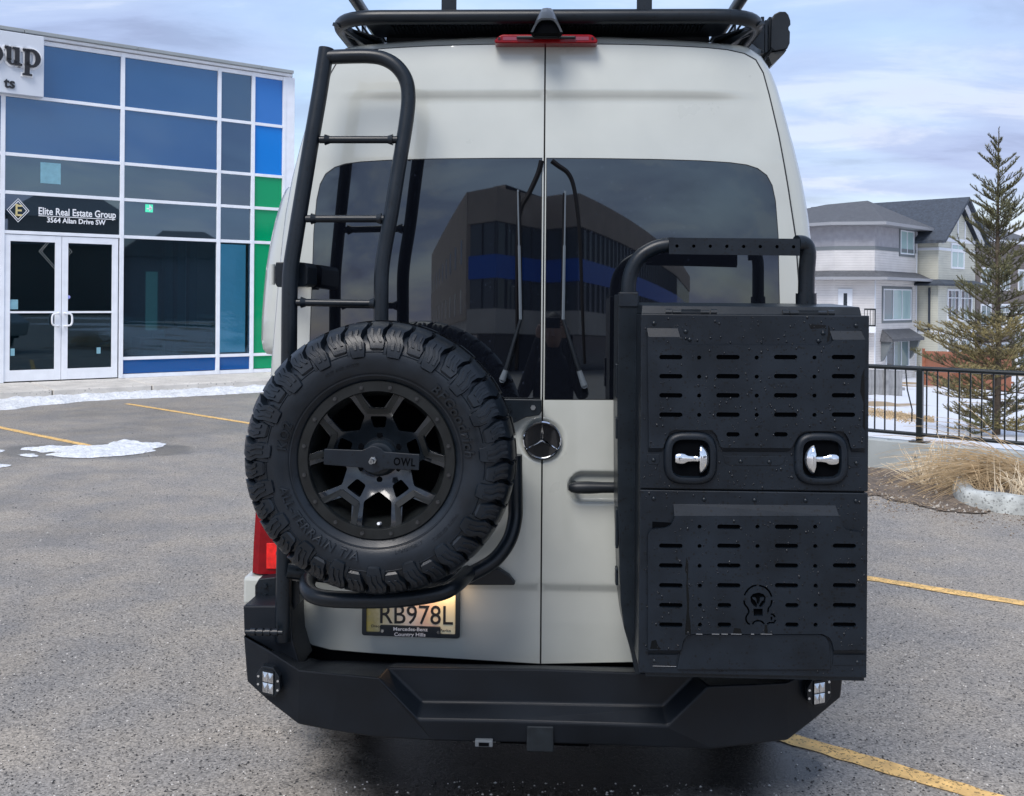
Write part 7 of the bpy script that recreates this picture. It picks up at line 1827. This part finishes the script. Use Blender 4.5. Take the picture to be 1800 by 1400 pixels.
# --- rear bumper
def bumper():
    e = empty('bumper'); e.parent = van
    A = [(428, 1118, -.20), (472, 1143, -.25), (526, 1178, -.29), (600, 1185, -.30), (664, 1191, -.30), (734, 1265, -.30), (900, 1268, -.30), (1175, 1276, -.30), (1247, 1206, -.30), (1330, 1203, -.30), (1383, 1200, -.29), (1400, 1192, -.28), (1482, 1190, -.20)]
    B_ = [(434, 1199, -.20), (470, 1232, -.24), (524, 1274, -.27), (580, 1285, -.28), (660, 1297, -.28), (760, 1303, -.28), (898, 1306, -.28), (1010, 1309, -.28), (1248, 1318, -.28), (1320, 1310, -.28), (1385, 1302, -.27), (1430, 1267, -.25), (1478, 1227, -.20)]
    a = [V(*p) for p in A]; b = [V(*p) for p in B_]; n = len(a)
    top_back = [Vector((p.x * (1 if i not in (0,) else 1), .02, p.z + (0.012 if 2 < i < 10 else .005))) for i, p in enumerate(a)]
    bot_back = [Vector((p.x * .985, .10, p.z + .02)) for p in b]
    # main shell: front face, sloped underside
    mb = MB(); mb.add([tuple(p) for p in a + b + bot_back], [(i, i + 1, n + i + 1, n + i) for i in range(n - 1)] + [(n + i, n + i + 1, 2 * n + i + 1, 2 * n + i) for i in range(n - 1)])
    # end caps going forward
    for i in (0, n - 1):
        s = -1 if i == 0 else 1; f0 = Vector((a[i].x + s * .0, .55, a[i].z)); f1 = Vector((b[i].x, .50, b[i].z + .03)); mb.add([tuple(a[i]), tuple(b[i]), tuple(bot_back[i]), tuple(f1), tuple(f0)], [(0, 1, 2, 3, 4)])
    # upper decks left and right
    for rng_ in ((0, 4), (8, 12)):
        for i in range(rng_[0], rng_[1]):
            p, q = a[i], a[i + 1]; DZ = V(955, 1169, .03).z; mb.add([tuple(p), tuple(q), (q.x, .03, min(q.z, DZ)), (p.x, .03, min(p.z, DZ))], [(0, 1, 2, 3)])
    # recess: sloping step, inner sill, back panel
    C_ = [(680, 1173, -.235), (742, 1234, -.235), (900, 1236, -.235), (1165, 1241, -.235), (1222, 1186, -.235)]; c = [V(*p) for p in C_]; aa = [a[4], a[5], a[6], a[7], a[8]]
    mb.add([tuple(p) for p in aa + c], [(i, i + 1, 5 + i + 1, 5 + i) for i in range(4)])
    # inner face, leaning back a little
    t0, t1 = V(680, 1173, -.235), V(1222, 1186, -.235)
    mid_t = V(951, 1176, -.235)
    mb.add([tuple(c[0]), tuple(c[1]), tuple(c[2]), tuple(c[3]), tuple(c[4]), tuple(mid_t)], [(0, 1, 2, 5), (5, 2, 3, 4)])
    # top deck behind the recess, up to the doors
    mb.add([tuple(c[0]), tuple(mid_t), tuple(c[4]), (c[4].x, .03, DZ), (mid_t.x, .03, DZ), (c[0].x, .03, DZ), tuple(a[4]), (a[4].x, .03, DZ), tuple(a[8]), (a[8].x, .03, DZ)], [(0, 1, 4, 5), (1, 2, 3, 4), (6, 0, 5, 7), (2, 8, 9, 3)])
    me = mb.build('bumper_shell', M['bumper'], e); 
    bm = bmesh.new(); bm.from_mesh(me.data); bmesh.ops.remove_doubles(bm, verts=bm.verts, dist=.0008); bmesh.ops.recalc_face_normals(bm, faces=bm.faces); bm.to_mesh(me.data); bm.free()
    bv = me.modifiers.new('bevel', 'BEVEL'); bv.width = .007; bv.segments = 3; bv.limit_method = 'ANGLE'; bv.angle_limit = R(20)
    # corner wings under the tail lights
    for sg, pts in ((-1, [(426.5, 1066), (512, 1066), (512, 1098), (514, 1128), (527, 1172), (526, 1177), (472, 1142), (428, 1117)]),):
        for s2 in (1, -1):
            q = [V(a_, b_, -.19) for a_, b_ in pts]; mbw = MB(); sx = s2
            yy = -.185
            mbw.prism([(p.x * sx, yy, p.z) for p in q], [(p.x * sx * .998, -.02, p.z - .004) for p in q]); xa_ = abs(q[0].x) - .004; MB().box(min(sx * .90, sx * xa_), max(sx * .90, sx * xa_), -.019, .32, q[7].z + .02, q[0].z - .012).build('wing_block', M['bumper'], e, bevel=.006); mbw.build('corner_wing', M['bumper'], e, bevel=.006)
    # slanted plate from wing to the main face
    for s2 in (1, -1):
        q = [V(432, 1119, -.195), V(497, 1128, -.26), V(530, 1172, -.285)]
    # flood lights
    def light(cx0, cy0, k):
        L_ = empty('reverse_light'); L_.parent = van; y = -.262 if k else -.258
        def T(dx, dy, yy): return xz(cx0 + dx, cy0 + dy, yy)
        tl = 1 if k == 0 else -1
        o = [(-6 * tl - 8, -24), (14, -24) if tl > 0 else (4, -24), (23, -8), (24, 14), (12, 25), (-10, 25), (-25, 10), (-24, -10)]
        o = [(-12, -25), (10, -25), (22, -11), (24, 12), (12, 26), (-8, 26), (-23, 14), (-24, -8)]
        lp = [T(a_ * 1.0, b_, y) for a_, b_ in o]; mb = MB(); yaw = .45 * (1 if cx0 > 900 else -1)
        cx_ = sum(p[0] for p in lp) / 8; off = lambda x: (x - cx_) * yaw
        mb.prism([(x, y - .014 + off(x), z) for x, z in lp], [(x, y + .045 + off(x), z) for x, z in lp]); vb(mb, 'light_frame', M['plastic'], L_, bevel=.002)
        q0, q1 = T(-11, -20, y), T(11, 23, y); mb = MB(); mb.prism([(q0[0], y - .018 + off(q0[0]), q1[1]), (q1[0], y - .018 + off(q1[0]), q1[1]), (q1[0], y - .018 + off(q1[0]), q0[1]), (q0[0], y - .018 + off(q0[0]), q0[1])], [(q0[0], y - .012 + off(q0[0]), q1[1]), (q1[0], y - .012 + off(q1[0]), q1[1]), (q1[0], y - .012 + off(q1[0]), q0[1]), (q0[0], y - .012 + off(q0[0]), q0[1])]); vb(mb, 'light_body', M['plastic'], L_)
        zr_ = q0[1] - q1[1]; xr = q1[0] - q0[0]
        for i in range(2):
            for j in range(2):
                x = q0[0] + xr * (.26 + .48 * i); z = q1[1] + zr_ * (.27 + .44 * j); mb = MB(); r_ = (q1[0] - q0[0]) * .225; rz_ = (q0[1] - q1[1]) * .20
                mb.add([(x - r_, y - .0185 + off(x - r_), z - rz_), (x + r_, y - .0185 + off(x + r_), z - rz_), (x + r_, y - .0185 + off(x + r_), z + rz_), (x - r_, y - .0185 + off(x - r_), z + rz_), (x, y - .0245 + off(x), z)], [(0, 1, 4), (1, 2, 4), (2, 3, 4), (3, 0, 4)]); vb(mb, 'reflector', M['lens'], L_, fix=True)
        for dx, dy in ((-19.5, -6), (-20, 8), (19.5, -4 if not k else -14), (19, 12 if not k else 4)): x, z = T(dx, dy, y); mb = MB(); mb.disc((x, y - .017 + off(x), z), .0038, .004, 10); vb(mb, 'screw', M['chrome'], L_, smooth=40)
    light(473.5, 1195, 0); light(1438, 1213, 1)
    # hitch receiver, cross tube, wiring plug
    q0, q1 = xz(926, 1288, -.30), xz(973, 1323, -.30); vb(MB().box(q0[0], q1[0], -.30, .3, q1[1], q0[1] + .02), 'hitch_receiver', mat('hitch_grey', (.009, .013, .017), .5, spec=.3, noise=(30, .3)), e, bevel=.004)
    q = [V(880, 1300, -.2), V(1035, 1306, -.2)]; mb = MB(); mb.tube([q[0], q[1]], .012, 8); vb(mb, 'hitch_tube', M['dark'], e)
    q0, q1 = xz(835, 1302, -.30), xz(866, 1314, -.30); P_ = empty('wiring_plug'); P_.parent = van
    vb(MB().box(q0[0], q1[0], -.30, -.24, q1[1], q0[1]), 'plug_body', mat('plug_grey', (.10, .115, .13), .4), P_, bevel=.002); vb(MB().box(q0[0] + .012, q1[0] - .012, -.3035, -.3005, q1[1] + .004, q0[1] - .006), 'plug_face', M['dark'], P_)
    for zz in (.25, .5, .75):
        z = q1[1] + (q0[1] - q1[1]) * zz
        for xx, s in ((q0[0], -1), (q1[0], 1)): mb = MB(); mb.tube([(xx, -.27, z), (xx + s * .008, -.27, z)], .0028, 6); vb(mb, 'pin', M['steel'], P_)
bumper()
vb(MB().box(-.93, .93, .045, .07, .36, .60), 'rear_sill', M['dark'], van)
# underside, axle and wheels
vb(MB().box(-.80, .80, .12, 5.6, .42, .52), 'underbody', M['dark'], van)
for y, xs in ((1.05, (-.86, .86)), (4.9, (-.86, .86))):
    for x in xs:
        w = empty('wheel', (x, y, .40)); w.parent = van; pl = lambda r, h, a: (h, r * math.cos(a), r * math.sin(a)); s = 1 if x > 0 else -1
        mb = MB(); mb.lathe([(.22, -.12), (.34, -.125), (.385, -.10), (.398, -.05), (.40, 0), (.398, .05), (.385, .10), (.34, .125), (.22, .12)], 40, pl, closed=True); vb(mb, 'tyre', M['tyre'], w, smooth=50)
        mb = MB(); mb.lathe([(0, s * .06), (.06, s * .07), (.10, s * .04), (.20, s * .08), (.22, s * .12), (.22, -s * .11)], 32, pl); vb(mb, 'rim', M['rim'], w, smooth=40)
vb(MB().tube([(-.85, 1.05, .40), (.85, 1.05, .40)], .05, 10), 'axle', M['dark'], van)
